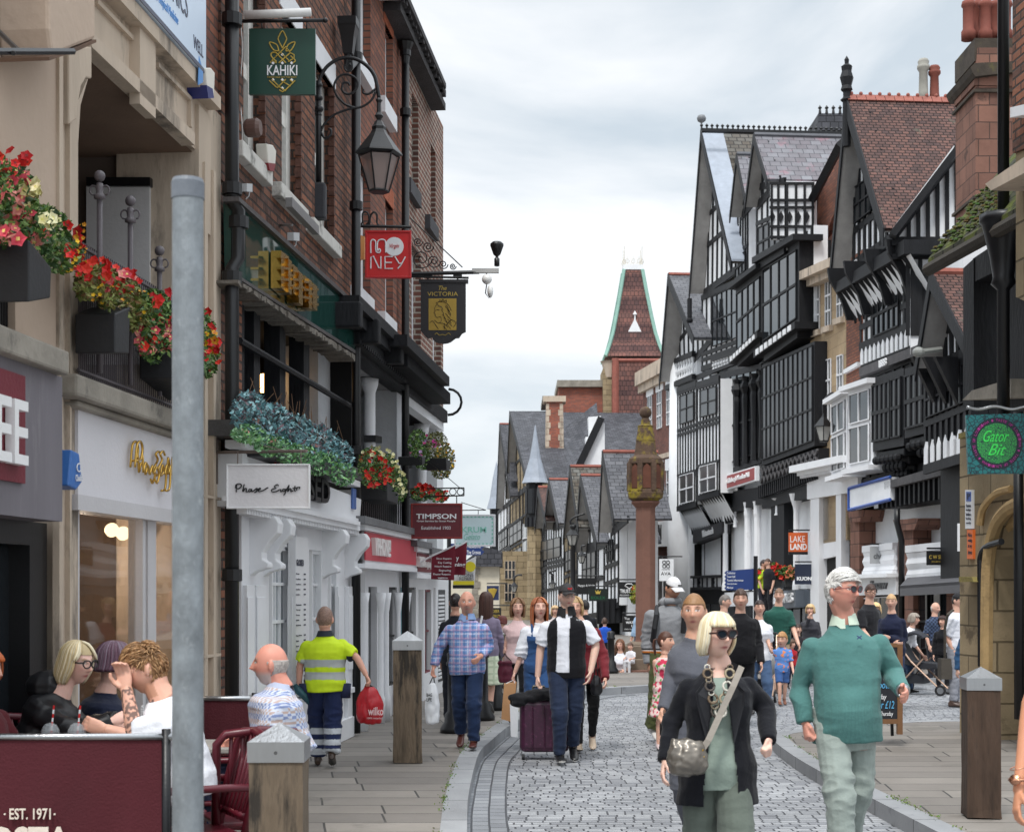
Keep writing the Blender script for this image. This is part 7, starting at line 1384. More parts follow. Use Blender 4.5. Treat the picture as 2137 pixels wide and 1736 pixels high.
	def torso(s,b,grow=1.0,z0=-.1,z1=.55,pad=0.0,n=20,flare=0):
		P,N_=s.j['pelvis'],s.j['neck'];Ln=(N_ - P).length/.55;fr=s.right.cross(s.upv).normalized();rings=[];prof=SP[s.sex]
		zs=sorted({z0,z1,*[p[0] for p in prof if z0<p[0]<z1]});
		for z in zs:
			for a,c in zip(prof,prof[1:]):
				if a[0] <= z <= c[0]:t=(z - a[0])/(c[0] - a[0]);rx=a[1]*(1 - t)+c[1]*t;ry=a[2]*(1 - t)+c[2]*t;break
			else:rx,ry=prof[0][1:] if z<0 else prof[-1][1:]
			k=s.h*s.girth*grow if z<.45 else s.h*(1+(grow - 1)*.6);rx=rx*k+pad;ry=ry*k+pad;bl=s.belly*math.exp(-((z - .1)/.13) ** 2)*s.h
			if z<0:rx += flare*-z;ry += flare*-z
			c0=P+(N_ - P)*(z/.55) if z>0 else P+(V((0,0,1)) if s.pose != 'sit' else s.upv)*z*Ln*1.0;up_c=V()
			c0=c0+fr*(bl*.5)
			bust=.03*s.h*math.exp(-((z - .33)/.07) ** 2) if s.sex=='f' else 0
			rings.append([c0+s.right*math.cos(2*math.pi*i/n)*rx*(1 if abs(math.cos(2*math.pi*i/n))<.9 else .99)+fr*math.sin(2*math.pi*i/n)*(ry+(bl+bust if math.sin(2*math.pi*i/n)>0 else 0)) for i in range(n)])
		b.loft(rings)
	def limb(s,b,pts,rs,seg=14):
		b.tube([p for p in pts],[r*s.h for r in rs],seg)
	def arm(s,b,n,rs,upto=1.0,pad=0):
		S,E,W=s.j['sh'+n],s.j['el'+n],s.j['wr'+n];sd=-1 if n=='l' else 1;inn=S+(lerp(s.j['pelvis'],s.j['neck'],.7) - S)*.3;ml=lambda a,c,t:lerp(a,c,t);b.ball(S,(rs[0]*s.h*.97+pad,)*3,12,9)
		if upto >= 1:pts=[ml(S,E,-.04),ml(S,E,.3),ml(S,E,.75),ml(S,E,.95),ml(E,W,.08),ml(E,W,.3),ml(E,W,.6),W];r=[rs[0]*.92,rs[0]*.96,rs[1]*1.02,rs[1],rs[1],rs[1]*.98,(rs[1]+rs[2])/2,rs[2]]
		else:e=ml(S,E,upto*2) if upto<.5 else ml(E,W,(upto - .5)*2);pts=[ml(S,E,-.04),ml(S,e,.5),e] if upto <= .5 else [ml(S,E,-.04),ml(S,E,.6),E,e];r=[rs[0]*.92,rs[0],rs[1]*1.12] if upto <= .5 else [rs[0]*.92,rs[0],rs[1],rs[2]]
		s.limb(b,pts,[q+pad for q in r])
	def hand(s,b,n,kind='relax'):
		E,W=s.j['el'+n],s.j['wr'+n];d=(W - E).normalized();sd=-1 if n=='l' else 1;h=s.h ** .6*(.92 if s.sex=='f' else 1)
		side=s.R @ V((-sd,0,0));pal=(side - d*side.dot(d)).normalized();ac=d.cross(pal).normalized()
		if ac.dot(s.R @ V((0,-1,0)))<0:ac=-ac      # thumb side points forward
		c=lambda t,u,v:W+(d*t+ac*u+pal*v)*h
		ring=lambda t,wu,wv:[c(t,wu*math.cos(q),wv*math.sin(q)) for q in [k*math.pi/5 for k in range(10)]]
		b.loft([ring(-.02,.026,.02),ring(.01,.028,.018),ring(.045,.038,.017),ring(.085,.04,.015),ring(.095,.036,.012)])
		cur={'relax':.5,'fist':1.5,'grip':1.25,'open':.15,'pinch':.8}[kind]
		for k,(u,ln) in enumerate(((.029,.072),(.01,.08),(-.01,.074),(-.029,.058))):
			pts=[c(.075,u,0)];a=.12;p=V((.09,u,0))
			for sg in range(3):a += cur*(.8 if sg else .55)*(1+.08*k);l=ln*(.45,.32,.23)[sg];p=p+V((math.cos(a)*l,0,math.sin(a)*l));pts.append(c(*p))
			b.tube(pts,[.0098*h,.0095*h,.0088*h,.0072*h],7)
		b.tube([c(.015,.025,.006),c(.045,.05,.014),c(.07,.056 - .02*(cur>1),.028),c(.09,.05 - .028*(cur>1),.036)],[.014*h,.012*h,.0105*h,.0085*h],7)
	def body(s,feats={},legs=True,shinskin=True):
		b=B();vs,fs=headgrid();b.add([s.hw(v) for v in vs],fs)
		for sd in (-1,1):b.ball(s.hw((sd*.076,.012,-.004)),(.014*s.hs,.02*s.hs,.033*s.hs),8,7)
		nk=lerp(s.j['neck'],s.j['head'],-.15);b.tube([nk,lerp(s.j['neck'],s.j['head'],.3),s.hw((0,.022,-.05))],[.072*s.h,(.061 if s.sex=='m' else .05)*s.h,.06*s.hs],14)
		s.torso(b,.86);[s.arm(b,n,(.05,.041,.029) if s.sex=='m' else (.045,.036,.025)) or s.hand(b,n,s.hands[0 if n=='l' else 1]) for n in 'lr']
		if legs:
			for n in 'lr':H_,K,A_=s.j['hip'+n],s.j['kn'+n],s.j['an'+n];s.limb(b,[lerp(H_,K,-.05),lerp(H_,K,.3),K,lerp(K,A_,.3),A_],[.08,.07,.052,.052,.036])
		me=remesh(b,s.vox,1);br=feats.get('brow',(70,50,40));br=rgb(*br);lip=rgb(*feats.get('lip',(176,96,92)));g=lambda x,c,w_:math.exp(-((x - c)/w_) ** 2);beard=feats.get('beard');sk=s.skin;red=(sk[0]*1.02,sk[1]*.8,sk[2]*.78);ir=rgb(*feats.get('iris',(60,50,44)));tat=feats.get('tattoo')
		mk=lambda a,c,t:tuple(x*(1 - t)+y*t for x,y in zip(a,c))
		def cf(p):
			q=s.hl(p);c=sk
			if abs(q.x)<.1 and abs(q.z)<.135 and q.y<.1:
				if q.y<-.02:
					ax=abs(q.x);c=mk(c,red,.45*g(ax,.045,.02)*g(q.z,-.02,.025)+.5*g(ax,0,.014)*g(q.z,-.022,.014));c=mk(c,lip,min(1,1.15*g(q.x,0,.021)*g(q.z,-.059,.0085)));c=mk(c,(lip[0]*.35,lip[1]*.3,lip[2]*.3),(.8 if s.vox<.01 else .3)*g(q.x,0,.019)*g(q.z,-.0585,.0022))
					c=mk(c,br,min(.95,1.3*g(q.z,.037 - .12*abs(ax - .03),.0052)*g(ax,.031,.016)))
					e=((ax - .031)/.0145) ** 2+((q.z - .015)/.0068) ** 2
					if s.vox>.0085:c=mk(c,(sk[0]*.22,sk[1]*.16,sk[2]*.15),.85*math.exp(-e*.55))
					elif e<1:c=ir if (ax - .031) ** 2+(q.z - .015) ** 2<.0058 ** 2 else rgb(214,206,200)
					elif e<2.3:c=mk(c,(sk[0]*.3,sk[1]*.22,sk[2]*.2),.65 if q.z>.015 else .3)
				if beard:
					bc,tx=rgb(*beard[0]),beard[1];ax=abs(q.x)
					if q.z<-.03 and q.y<.01:m_=min(1,max(0,(-.03 - q.z)/.03))*(1 - .9*g(q.x,0,.02)*g(q.z,-.059,.007));m_=m_*(1 if tx>0 else g(q.x,0,.026));c=mk(c,bc,abs(tx)*min(1,m_+(.8 if ax<.028 and -.05<q.z<-.036 else 0)))
			elif tat and (p - tat[0]).length<tat[1] and noise.noise(p*60)>.02:c=mk(c,(.02,.025,.03),.75)
			return c
		o=paint(me,s.name,skinm,cf);tag(o,s.label,'person',s.grp);s.obj=o;return o
	def wr(s,amp=.006,k=11,jt=1.0):
		js=[s.j[q] for q in ('ell','elr','knl','knr')]+[s.j['anl'],s.j['anr']]
		def f(p,n):
			d=min((p - q).length for q in js);w_=.45+jt*1.1*math.exp(-(d/.13) ** 2);q=V((p.x*k*.7,p.y*k*.7,p.z*k*1.5));v=noise.noise(q+V((s.root.x*9,0,0)));r_=1 - abs(noise.noise(q*.9+V((7,3,1))))*2.6
			return amp*s.h*w_*(v*.8+max(-.3,r_)*.9)
		return f
	def garment(s,name,build,colf,m=None,vox=None,amp=.006,cut=None,smooth=2,k=11):
		b=B();build(b);return paint(remesh(b,vox or s.vox,smooth),name,m or clothm,colf,s.obj,None,s.wr(amp,k) if amp else None,cut)
	def top(s,col,sleeve=1.0,hem=-.1,grow=1.06,neck=.53,name='shirt',loose=.012,flare=0,**k):
		colf=col if callable(col) else (lambda p,c=rgb(*col):c)
		def bd(b):
			s.torso(b,grow,hem,neck,.008,flare=flare);rs=(.058,.05,.04) if s.sex=='m' else (.049,.043,.034)
			if sleeve:[s.arm(b,n,rs,sleeve,loose - .006) for n in 'lr']
		return s.garment(name,bd,colf,**k)
	def legs(s,col,upto=1.0,grow=1.0,name='trousers',zt=.06,skirt=0,wide=0,**k):
		colf=col if callable(col) else (lambda p,c=rgb(*col):c)
		def bd(b):
			s.torso(b,.965*grow,-.1,zt,.0)
			if skirt:
				P=s.j['pelvis'];z=skirt*s.h;b.loft([[P+s.right*math.cos(q)*rx*s.h - V((0,0,dz))+s.right.cross(s.upv)*math.sin(q)*ry*s.h for q in [i*math.pi/10 for i in range(20)]] for rx,ry,dz in ((.17,.12,0),(.2,.15,z*.4),(.22+wide,.18+wide,z))])
			else:
				for n in 'lr':
					H_,K,A_=s.j['hip'+n],s.j['kn'+n],s.j['an'+n];e=A_+(A_ - K).normalized()*-.015
					if upto<1:e=lerp(H_,K,upto*2) if upto<.5 else lerp(K,A_,(upto - .5)*2)
					r=[.098,.096,.078+wide,.068+wide,.054+wide*1.5];pts=[lerp(H_,K,-.12),lerp(H_,K,.25),K,lerp(K,e,.4),e] if upto>.5 else [lerp(H_,K,-.12),lerp(H_,K,.25),lerp(H_,e,.6),e]
					s.limb(b,pts,[q*grow for q in (r if upto>.5 else [.1,.098,.09,.088])])
		return s.garment(name,bd,colf,**k)
	def shoes(s,col,sole=(40,38,36),high=0,m=None):
		for i,n in enumerate('lr'):
			A_=s.j['an'+n];K=s.j['kn'+n];f=s.R @ V((0,-1,0));up=V((0,0,1));hgt=A_.z - s.root.z;tilt=0
			if s.pose=='walk':tilt=-.35 if hgt>.12*s.h else .12
			f2=(f*math.cos(tilt)+up*math.sin(tilt)).normalized();u2=s.R @ V((1,0,0));w_=u2.cross(f2);w_=w_ if w_.z>0 else -w_;h=s.h;b=B();c=lambda t,u,v:A_+(f2*t+u2*u+w_*v)*h
			rg=lambda t,ru,rv,dz:[c(t,ru*math.cos(q),dz+rv*math.sin(q)) for q in [k*math.pi/6 for k in range(12)]]
			b.loft([rg(-.075,.022,.03,-.045),rg(-.06,.036,.045,-.035),rg(0,.04,.05,-.03),rg(.07,.043,.034,-.046),rg(.14,.047,.026,-.056),rg(.185,.034,.018,-.062),rg(.2,.012,.01,-.066)])
			b.tube([c(-.01,0,-.02),c(-.015,0,.05+high)],[.044*h,.046*h],12)
			cc,ss=rgb(*col),rgb(*sole);paint(remesh(b,max(.006,s.vox*.8),1),'shoe',m or leathm,lambda p,A_=A_:ss if (p - A_).dot(w_)<-.064*h else cc,s.obj)
	def hair(s,col,kind='short',length=.0,var=.25,part_=.0,front=.055,fr2=None,thick=1.0,n=110):
		base=rgb(*col);hi=rgb(*fr2) if fr2 else base
		if kind in ('short','sweep') and s.vox<.0085:
			s.hair(col,'buzz',front=front,thick=.8,var=.1);vs,fs=headgrid(60,46,1.06,True);b=B();top_=1.9 if kind=='sweep' else 1.3;vs=[V(v) for v in vs];vs=[v for v in vs if v.z>max((front - (0 if v.y<-.05 else (v.y+.05)*1.25)) if v.y<.02 else -.055,.03 if (abs(v.x)>.05 and v.y<.02) else -.07)]
			for k in range(1300):
				v=rnd.choice(vs)+V((rnd.uniform(-.004,.004),)*3);nn=v.normalized();d_=(V((.6 if kind=='sweep' else .15,-.7 if v.y<.03 else .1,-.9 if v.z<.05 else .15))+V((rnd.uniform(-.16,.16),rnd.uniform(-.14,.14),0)));d_=(d_ - nn*d_.dot(nn)).normalized();l=rnd.uniform(.028,.046)*(1.2 if v.z>.05 else .7);t=rnd.uniform(1 - var*1.3,1+var*1.3);b.col=tuple(min(1,c*t) for c in (hi if rnd.random()<.4 else base));w_=.006*top_ if v.z>.05 else .003
				b.tube([s.hw(v*.985),s.hw(v+nn*w_+d_*l*.5),s.hw(v+nn*w_*.6+d_*l)],[.0028,.003,.0012],4)
			o=b.done('hair',hairm,None,True);o.parent=s.obj;return
		if kind in ('short','bald','buzz','cap','sweep'):
			gr={'short':1.09,'bald':1.03,'buzz':1.035,'cap':1.05,'sweep':1.13}[kind];vs,fs=headgrid(60,46,gr,True)
			def keep(q):
				if kind=='bald':return q.y>-.01 and -.06<q.z<.03 - .3*max(0,.03 - q.y) and not (abs(q.x)>.06 and q.y<.02 and q.z<.0)
				lim=front - (.0 if q.y<-.05 else (q.y+.05)*1.25)
				if q.y>.02:lim=-.06
				if abs(q.x)>.05 and q.y<.02:lim=min(lim,.03) if q.y>-.03 else max(lim,.03)
				return q.z>max(lim,-.07)
			q=[V(v) for v in vs];q=[v*(1+(.05 if kind in ('short','sweep') and v.z>.03 else .012)*noise.noise(V((v.x*60,v.y*30,v.z*40))+V((s.root.x,0,0))))+V((0,0,.004)) for v in q];fk=[f for f in fs if keep(sum((q[i] for i in f),V())/4)]
			b=B()
			for f in fk:t=rnd.uniform(1 - var,1+var);b.col=tuple(c*t for c in (hi if rnd.random()<.25 else base));b.add([s.hw(q[i]) for i in f],[[0,1,2,3]])
			bm_me=b.done('hair',hairm,None,True);bm_me.parent=s.obj
			bm=bmesh.new();bm.from_mesh(bm_me.data);bmesh.ops.remove_doubles(bm,verts=bm.verts,dist=.0006);bm.to_mesh(bm_me.data);bm.free();bm_me.data.polygons.foreach_set('use_smooth',[True]*len(bm_me.data.polygons))
			md=bm_me.modifiers.new('t','SOLIDIFY');md.thickness=.012*thick;md.offset=-1;return
		b=B();ln=length
		if kind in ('pony','bun'):s.hair(col,'buzz',front=.05,thick=1.1,var=.04);n=0
		for k in range(n):
			a=-math.pi+2*math.pi*(k+rnd.random()*.8)/n;fx,fy=math.sin(a),-math.cos(a)
			if fy<-.72 and kind=='long':continue
			t=rnd.uniform(1 - var,1+var);b.col=tuple(min(1,c*t) for c in (hi if rnd.random()<.35 else base));R1,R2=.084+rnd.uniform(0,.006),.105+rnd.uniform(0,.008);face=fy<-.5 and kind in ('bob','long')
			pts=[V((part_*.5+fx*.01,fy*.02,.128)),V((fx*R1*.55+part_*.3,fy*R2*.55,.117)),V((fx*R1*.9,fy*R2*.9,.078)),V((fx*R1*1.03,fy*R2*1.03,.03))]
			if face:pts=pts[:3]+([V((fx*R1*.98,fy*R2*1.02,.052))] if kind=='bob' else [V((fx*.09+math.copysign(.02,fx),fy*R2*.95,.03))]);pts=pts if kind != 'bob' else pts
			else:
				zl=-.02 - ln*rnd.uniform(.9,1.05);pull={'bob':.9,'long':.98,'pony':.5,'bun':.4}.get(kind,1)
				pts += [V((fx*R1*1.08,fy*R2*1.06+.01,-.03)),V((fx*R1*1.06,fy*R2*.9+.025,(zl - .03)/2)),V((fx*R1*pull,fy*R2*.6+.035,zl))]
			b.tube([s.hw(q) for q in spline([tuple(q) for q in pts],2)],[(.0062 if kind in ('pony','bun') else .0085)*thick]*(2*len(pts) - 2)+[.003],5)
		if kind in ('pony','bun'):
			b.col=base
			if kind=='bun':b.ball(s.hw((0,.125,.035)),(.035,.035,.035))
			else:
				for k in range(14):t=rnd.uniform(.85,1.15);b.col=tuple(c*t for c in base);e=rnd.uniform(-.02,.02);b.tube([s.hw(q) for q in ((0,.105,.03),(e,.14,.02),(e*1.3,.15,-.05),(e,.13,-.1 - ln))],[.009,.011,.009,.003],5)
		if kind in ('pony','bun'):o=b.done('hair_tail',hairm,None,True);o.parent=s.obj;return o
		vs,fs=headgrid(30,24,1.045,True);b.col=tuple(c*.75 for c in base);b.add([s.hw(v) for v in vs],[f for f in fs if (lambda q:q.z>(.058 if q.y<-.03 else -.05))(sum((vs[i] for i in f),V())/4)])
		o=b.done('hair',hairm,None,True);o.parent=s.obj;return o
	def glasses(s,col=(20,18,20),dark=True,rim=.0025,sz=.025,arm=None):
		b=B();
		for sd in (-1,1):
			ring=[s.hw((sd*.032+sz*math.cos(a)*1.05,-.112+.18*abs(sd*.032+sz*math.cos(a)) ** 1.2,.013+sz*.82*math.sin(a)+.004*(math.cos(a)*sd>.5))) for a in [k*math.pi/8 for k in range(17)]];b.tube(ring,rim,5)
			if dark:lens=B();lens.add(ring[:-1],[list(range(16))]);o=lens.done('sunglass_lens',glassmat('dark_lens',rgb(24,34,42),.08));o.parent=s.obj
			b.tube([s.hw((sd*.058,-.1,.02)),s.hw((sd*.08,-.06,.018)),s.hw((sd*.083,.0,.012))],rim*1.1,5)
		b.tube([s.hw((-.008,-.114,.016)),s.hw((.008,-.114,.016))],rim,5);b.col=(1,1,1);o=b.done('glasses_frame',mat('frame_%d' % (col[0]*7+col[1]),rgb(*col),.4,.05));o.parent=s.obj
	def cap(s,col,logo=None):
		b=B();vs,fs=headgrid(36,28,1.1,True);b.add([s.hw(v+V((0,0,.006))) for v in vs],[f for f in fs if (sum((vs[i] for i in f),V())/4).z>.045]);b.add([s.hw(v) for v in [V((x*(.075 - .012*t),-.085 - t*.085+.02*abs(x) ** 2,.052 - .02*t - .018*x*x)) for t in (0,.5,1) for x in [-1,-.66,-.33,0,.33,.66,1]]],[[i,i+1,i+8,i+7] for i in (0,1,2,3,4,5,7,8,9,10,11,12)]);b.ball(s.hw((0,0,.14)),.008)
		m_=mat('cap_%d_%d' % (col[0],col[2]),rgb(*col),.8,.1,6,.2,90);o=b.done('cap',m_,None,True);o.parent=s.obj;md=o.modifiers.new('t','SOLIDIFY');md.thickness=.004
		if logo:
			k=B();q=[s.hw(v) for v in ((-.02,-.112,.095),(.02,-.112,.095),(.022,-.117,.068),(-.022,-.117,.068))];k.add(q,[[0,3,2,1]]) if logo[0]=='box' else [k.tube([s.hw((u,-.117,.07)),s.hw((u*1.6,-.115,.09))],[.004,.008],5) for u in (-.012,0,.012)];g_=k.done('cap_badge',mat('badge_%d' % logo[1][0],rgb(*logo[1]),.6,.05));g_.parent=s.obj
	def collar(s,col,r=.072,hgt=.03,open_=.5,name='collar'):
		c=s.j['neck']+s.upv*.0;fr=s.right.cross(s.upv).normalized();b=B();rg=[]
		for t,rr in ((-.01,1.18),(hgt,1.0),(hgt - .004,1.02),(-.02,1.3)):
			rg.append([c+s.right*math.cos(a)*r*rr*s.h+fr*math.sin(a)*r*rr*s.h+s.upv*(t*s.h+(.0 if rr<1.1 else -.012)) - s.upv*(.02 if abs(a - math.pi/2)<open_ else 0) for a in [math.pi/2+.12+k*(2*math.pi - .24)/20 for k in range(21)]])
		b.loft(rg,cap=False,closed=False);o=b.done(name,mat('collar_%d_%d_%d' % col,rgb(*col),.8,.06,5,.1),None,True);o.parent=s.obj
def solid(*c):c=rgb(*c);return lambda p:c
def plaid(s,base,lines,bg2=None,sc=1.0):
	def f(p):
		q=s.loc(p)/sc;c=rgb(*base);k=abs(math.sin(q.x*34)) ;z=abs(math.sin(q.z*34+1))
		for cc,w_,ph in lines:
			if abs(math.sin(q.x*34+ph))>w_ or abs(math.sin(q.z*34+ph*1.7))>w_:c=tuple((a+b_)/2 for a,b_ in zip(c,rgb(*cc)))
		return c
	return f
def mixf(a,b_,fn):a,b_=rgb(*a),rgb(*b_);return lambda p:b_ if fn(p) else a
# --- the two strolling pensioners in the foreground
def bag(label,name,fn,cat='bag'):t=thing(name,label,cat,(0,0,0));fn(t);return t
P=Person('white haired man in a teal jumper and sunglasses walking at the front right',9.2,1762,1167,8,'m',0,'walk',vox=.006,skin=(206,138,116),girth=1.1,belly=.05,hy=42,hp=0,flip=-1,stride=.2,hands=('fist','relax'),
	J={'head':(1756,1234,-.03),'shl':(1697,1346),'shr':(1844,1338),'ell':(1668,1432,.06),'wrl':(1680,1508,-.02),'elr':(1862,1408,.05),'wrr':(1884,1440,-.22),'neck':(1761,1293,.02),'pelvis':(1768,1522)})
P.body({'brow':(170,160,150),'lip':(160,84,80)},legs=False)
rib=lambda p:(.9 if (P.loc(p).z<.99 and math.sin(math.atan2(p.x - P.root.x,p.y - P.root.y)*120)>0) else 1)
nz_=(P.j['neck']);
def teal(p):
	c=rgb(80,124,120);q=p - P.j['neck'];return tuple(x*rib(p) for x in c)
P.top(teal,1.0,-.06,1.05,.525,'jumper',.012,k=7,amp=.011,vox=.007,flare=.2)
P.collar((198,214,196),.066,.035,.45);P.legs((146,156,150),1.0,.97,wide=.012,amp=.01);P.shoes((90,70,56));P.hair((214,212,208),'sweep',front=.06,fr2=(236,234,230),var=.12,thick=1.3);P.glasses((110,30,34),True,.0022,.024)
b=B();wp=P.j['wrr'];dr=(wp - P.j['elr']).normalized();u=dr.orthogonal().normalized();v=dr.cross(u);b.tube([wp+dr*.005+(u*math.cos(a)+v*math.sin(a))*.036 for a in [k*.45 for k in range(15)]],.008,6);b.disc(wp+dr*.005+V((.01,-.038,.02)),(.2,-1,.4),.02,.01);o=b.done('wristwatch',steel,None,True);o.parent=P.obj
b=B();c=at(1797,1330,9.0);c=V((c.x,P.root.y - .155,c.z));[b.tube([c+V((-.014,0,k)),c+V((.014,0,-k))],.003,4) for k in (.01,-.01)];o=b.done('chest_emblem',M['navy']);o.parent=P.obj
W=Person('blonde older woman in black blazer, sunglasses and chunky necklace at the front',7.6,1497,1275,-2,'f',0,'walk',vox=.006,skin=(222,172,150),girth=1.12,belly=.02,hy=22,stride=.16,hands=('relax','fist'),
	J={'head':(1497,1327,-.02),'neck':(1500,1378,.02),'shl':(1432,1402),'shr':(1566,1396),'ell':(1404,1500,.05),'wrl':(1388,1588,-.06),'elr':(1598,1478,.06),'wrr':(1604,1546,-.12)})
W.body({'lip':(170,92,92),'brow':(150,120,90)},legs=False)
W.top((136,150,140),0,-.12,1.04,.46,'blouse',amp=.006,vox=.007);W.legs((96,104,96),1.0,1.05,wide=.012,amp=.01)
nav=rgb(21,22,28)
def wopen(p):
	q=W.loc(p);z=q.z/1;half=.035+.05*max(0,min(1,(1.42 - z)/.5)) if z>.98 else .085+.05*(.98 - z);return q.y<-.03 and abs(q.x - .005)<half and (p - W.root).z>.5
W.top(lambda p:nav,1.0,-.2,1.12,.51,'blazer',.016,amp=.007,cut=wopen,vox=.008,flare=.12)
b=B()
for sd in (-1,1):
	pts=[(sd*.07,1.43),(sd*.135,1.36),(sd*.125,1.28),(sd*.075,1.08),(sd*.07,1.1),(sd*.045,1.3)];q=[W.root+W.R @ (V((x,-.165 - .02*(z<1.4)+.06*(z>1.4),z))*W.h) for x,z in pts];b.prism(q,[p+V((0,.012,0)) for p in q])
o=b.done('lapel',mat('lapel_navy',rgb(24,25,31),.7,.1,5,.1));o.parent=W.obj
W.hair((226,208,168),'bob',.085,.14,.0,fr2=(240,230,204),n=230,thick=.95);W.glasses((58,30,26),True,.0045,.029);W.shoes((60,56,52))
b=B();mt=[rgb(206,202,190),rgb(110,92,72),rgb(160,146,120),rgb(70,62,56)]
for sd in (-1,1):
	for k in range(8):
		f=k/7;x=1500+sd*(24 - 20*f ** 1.5);y=1392+92*f;c=at(x,y,7.6 - .17 - .02*math.sin(f*3));rr=.013+.009*(k % 2)+.005*(k>5);b.col=mt[(k+(sd>0)) % 4];ax=k % 2
		b.tube([c+V((rr*math.cos(a),(.3*rr)*math.sin(a)*ax,rr*math.sin(a))) for a in [j*.63 for j in range(11)]],.0062 if k % 2 else .0035,6)
o=b.done('necklace',attrmat('shell',.35,.5),None,True);o.parent=W.obj
t=thing('handbag','pewter leather pouch handbag hanging at the hip of the older woman','bag',at(1432,1610,7.35));b=B()
rg=[]
for k,(y,w_,d_) in enumerate(((1618,22,.03),(1612,36,.06),(1596,42,.075),(1575,41,.07),(1556,36,.05),(1542,32,.025))):c=at(1433 - (1618 - y)*-.02,y,7.35);rr=w_*7.35/F;rg.append([c+V((math.cos(a)*rr,math.sin(a)*d_,.25*rr*math.cos(a)*-.3)) for a in [j*math.pi/10 for j in range(20)]])
b.loft(rg);pew=rgb(112,106,98);me=remesh(b,.006,2);o=paint(me,'pouch',attrmat('pewter_leather',.3,.6,bump=.1,bs=40),lambda p:pew,None,None,lambda p,n:.012*noise.noise(V((p.x*22,p.y*10,p.z*14)))+.006*noise.noise(p*40));M['pewter_leather'].node_tree.nodes['Principled BSDF'].inputs['Metallic'].default_value=.45;adopt(o,t)
b=B();pts=[at(1548,1390,7.42),at(1530,1432,7.38),at(1503,1490,7.36),at(1478,1545,7.33),at(1466,1562,7.33)];
for a,c in zip(pts,pts[1:]):k=(c - a).normalized().cross(V((0,1,0))).normalized()*.015;b.prism([a+k,a - k,c - k,c+k],[x+V((0,.006,0)) for x in (a+k,a - k,c - k,c+k)])
part(b,'strap',mat('taupe_strap',rgb(150,142,132),.6,.06),t);b=B();b.tube([at(1466,1562,7.32),at(1463,1572,7.32),at(1468,1580,7.32)],.008,6);part(b,'buckle',gold,t)
# --- woman in the grey blazer, man in the hoodie, small girl
g=Person('young woman in a grey blazer with sleeked back blonde hair behind the older woman',9.5,1450,1227,-25,'f',0,'walk',vox=.008,skin=(206,150,122),hy=-12,J={'shl':(1418,1336),'ell':(1402,1418),'wrl':(1384,1480,-.1)},hands=('grip','relax'))
g.body({'lip':(170,96,90),'brow':(84,56,40)},legs=False);g.top((92,94,102),1.0,-.18,1.16,.53,'blazer',.014,amp=.007,flare=.1);g.legs((92,94,102),amp=.008);g.shoes((40,40,40));g.hair((150,112,76),'pony',.1,.25,n=190,fr2=(206,176,130))
b=B();c=g.j['wrl']+V((-.0,-.02,-.09));b.box(c,(.012,.07,.14),.5);tag(b.done('phone',blackm,None,False,.003),'black phone held low by the woman in the grey blazer','phone')
m=Person('man in a white cap and grey hoodie looking down, left of the blazer woman',17.2,1392,1193,20,'m',0,'walk',vox=.01,skin=(176,124,98),hy=28,hp=20,J={'head':(1404,1229,-.06),'shl':(1357,1277),'shr':(1432,1280),'ell':(1350,1332,.05),'wrl':(1354,1384)},stride=.16)
m.body({'brow':(30,24,22),'beard':((40,30,26),.35)})
hd=rgb(142,144,148)
def hood(p):
	q=m.loc(p)
	for zz,cc in ((.99,(26,26,28)),(.975,(214,214,214)),(.96,(190,110,40)),(.94,(26,26,28))):
		if abs(q.z - zz)<.009:return rgb(*cc)
	return hd
m.top(hood,1.0,-.02,1.16,.52,'hoodie',.02,amp=.008)
m.garment('hood',lambda b:(b.ball(m.j['neck']+m.R @ V((0,.03,.0)),(.12,.1,.07)),b.tube([m.j['neck']+m.R @ V((x,-.09+abs(x)*.3,.02)) for x in (-.1,0,.1)],.035,8)),lambda p:hd,amp=.004)
m.legs((86,92,56),1.0,1.08,wide=.02,amp=.012);m.shoes((214,212,208),(190,190,186));m.hair((34,26,24),'buzz');m.cap((226,226,228),('b',(40,40,44)))
b=B();pl=Pl((0,17.2 - .215),(.15,-1));text(b,'LIFE',pl,(1377,1295,1420,1326),.0,.004,bold=-.005);o=b.done('chest_lettering',mat('ink_soft',rgb(86,90,98),.7,.1));o.parent=m.obj
t=thing('backpack','black backpack straps on the grey hoodie','bag',at(1385,1290,17.4));b=B();[b.tube([at(x+dx,y,Y_) for x,y,Y_ in ((1372,1266,17.25),(1370,1285,17.0),(1366,1310,17.0),(1362,1338,17.1))],.03,6) for dx in (0,)];b.tube([at(x,y,Y_) for x,y,Y_ in ((1424,1272,17.2),(1428,1290,17.0),(1426,1320,17.05))],.03,6);b.box(at(1395,1320,17.55),(.32,.18,.48));part(b,'bag_body',mat('black_nylon',rgb(32,33,37),.7,.1,8,.2),t)
gl=Person('small girl in a pink floral sundress with plaited brown hair',16.4,1388,1317,10,'f',0,'stand',vox=.008,skin=(216,160,134),hy=60,J={'ell':(1368,1400),'wrl':(1372,1428)},name='person',hs=1.12)
gl.body({'brow':(80,60,50)});fl=lambda p:(rgb(206,60,90) if noise.noise(p*24)>.18 else rgb(96,160,90) if noise.noise(p*26+V((9,0,0)))>.28 else rgb(232,206,200));gl.top(fl,0,-.1,1.1,.46,'dress_bodice',amp=.008);gl.legs(fl,skirt=.42,name='skirt',wide=.03,amp=.012);gl.shoes((220,200,200));gl.hair((84,54,42),'pony',.06,n=120)
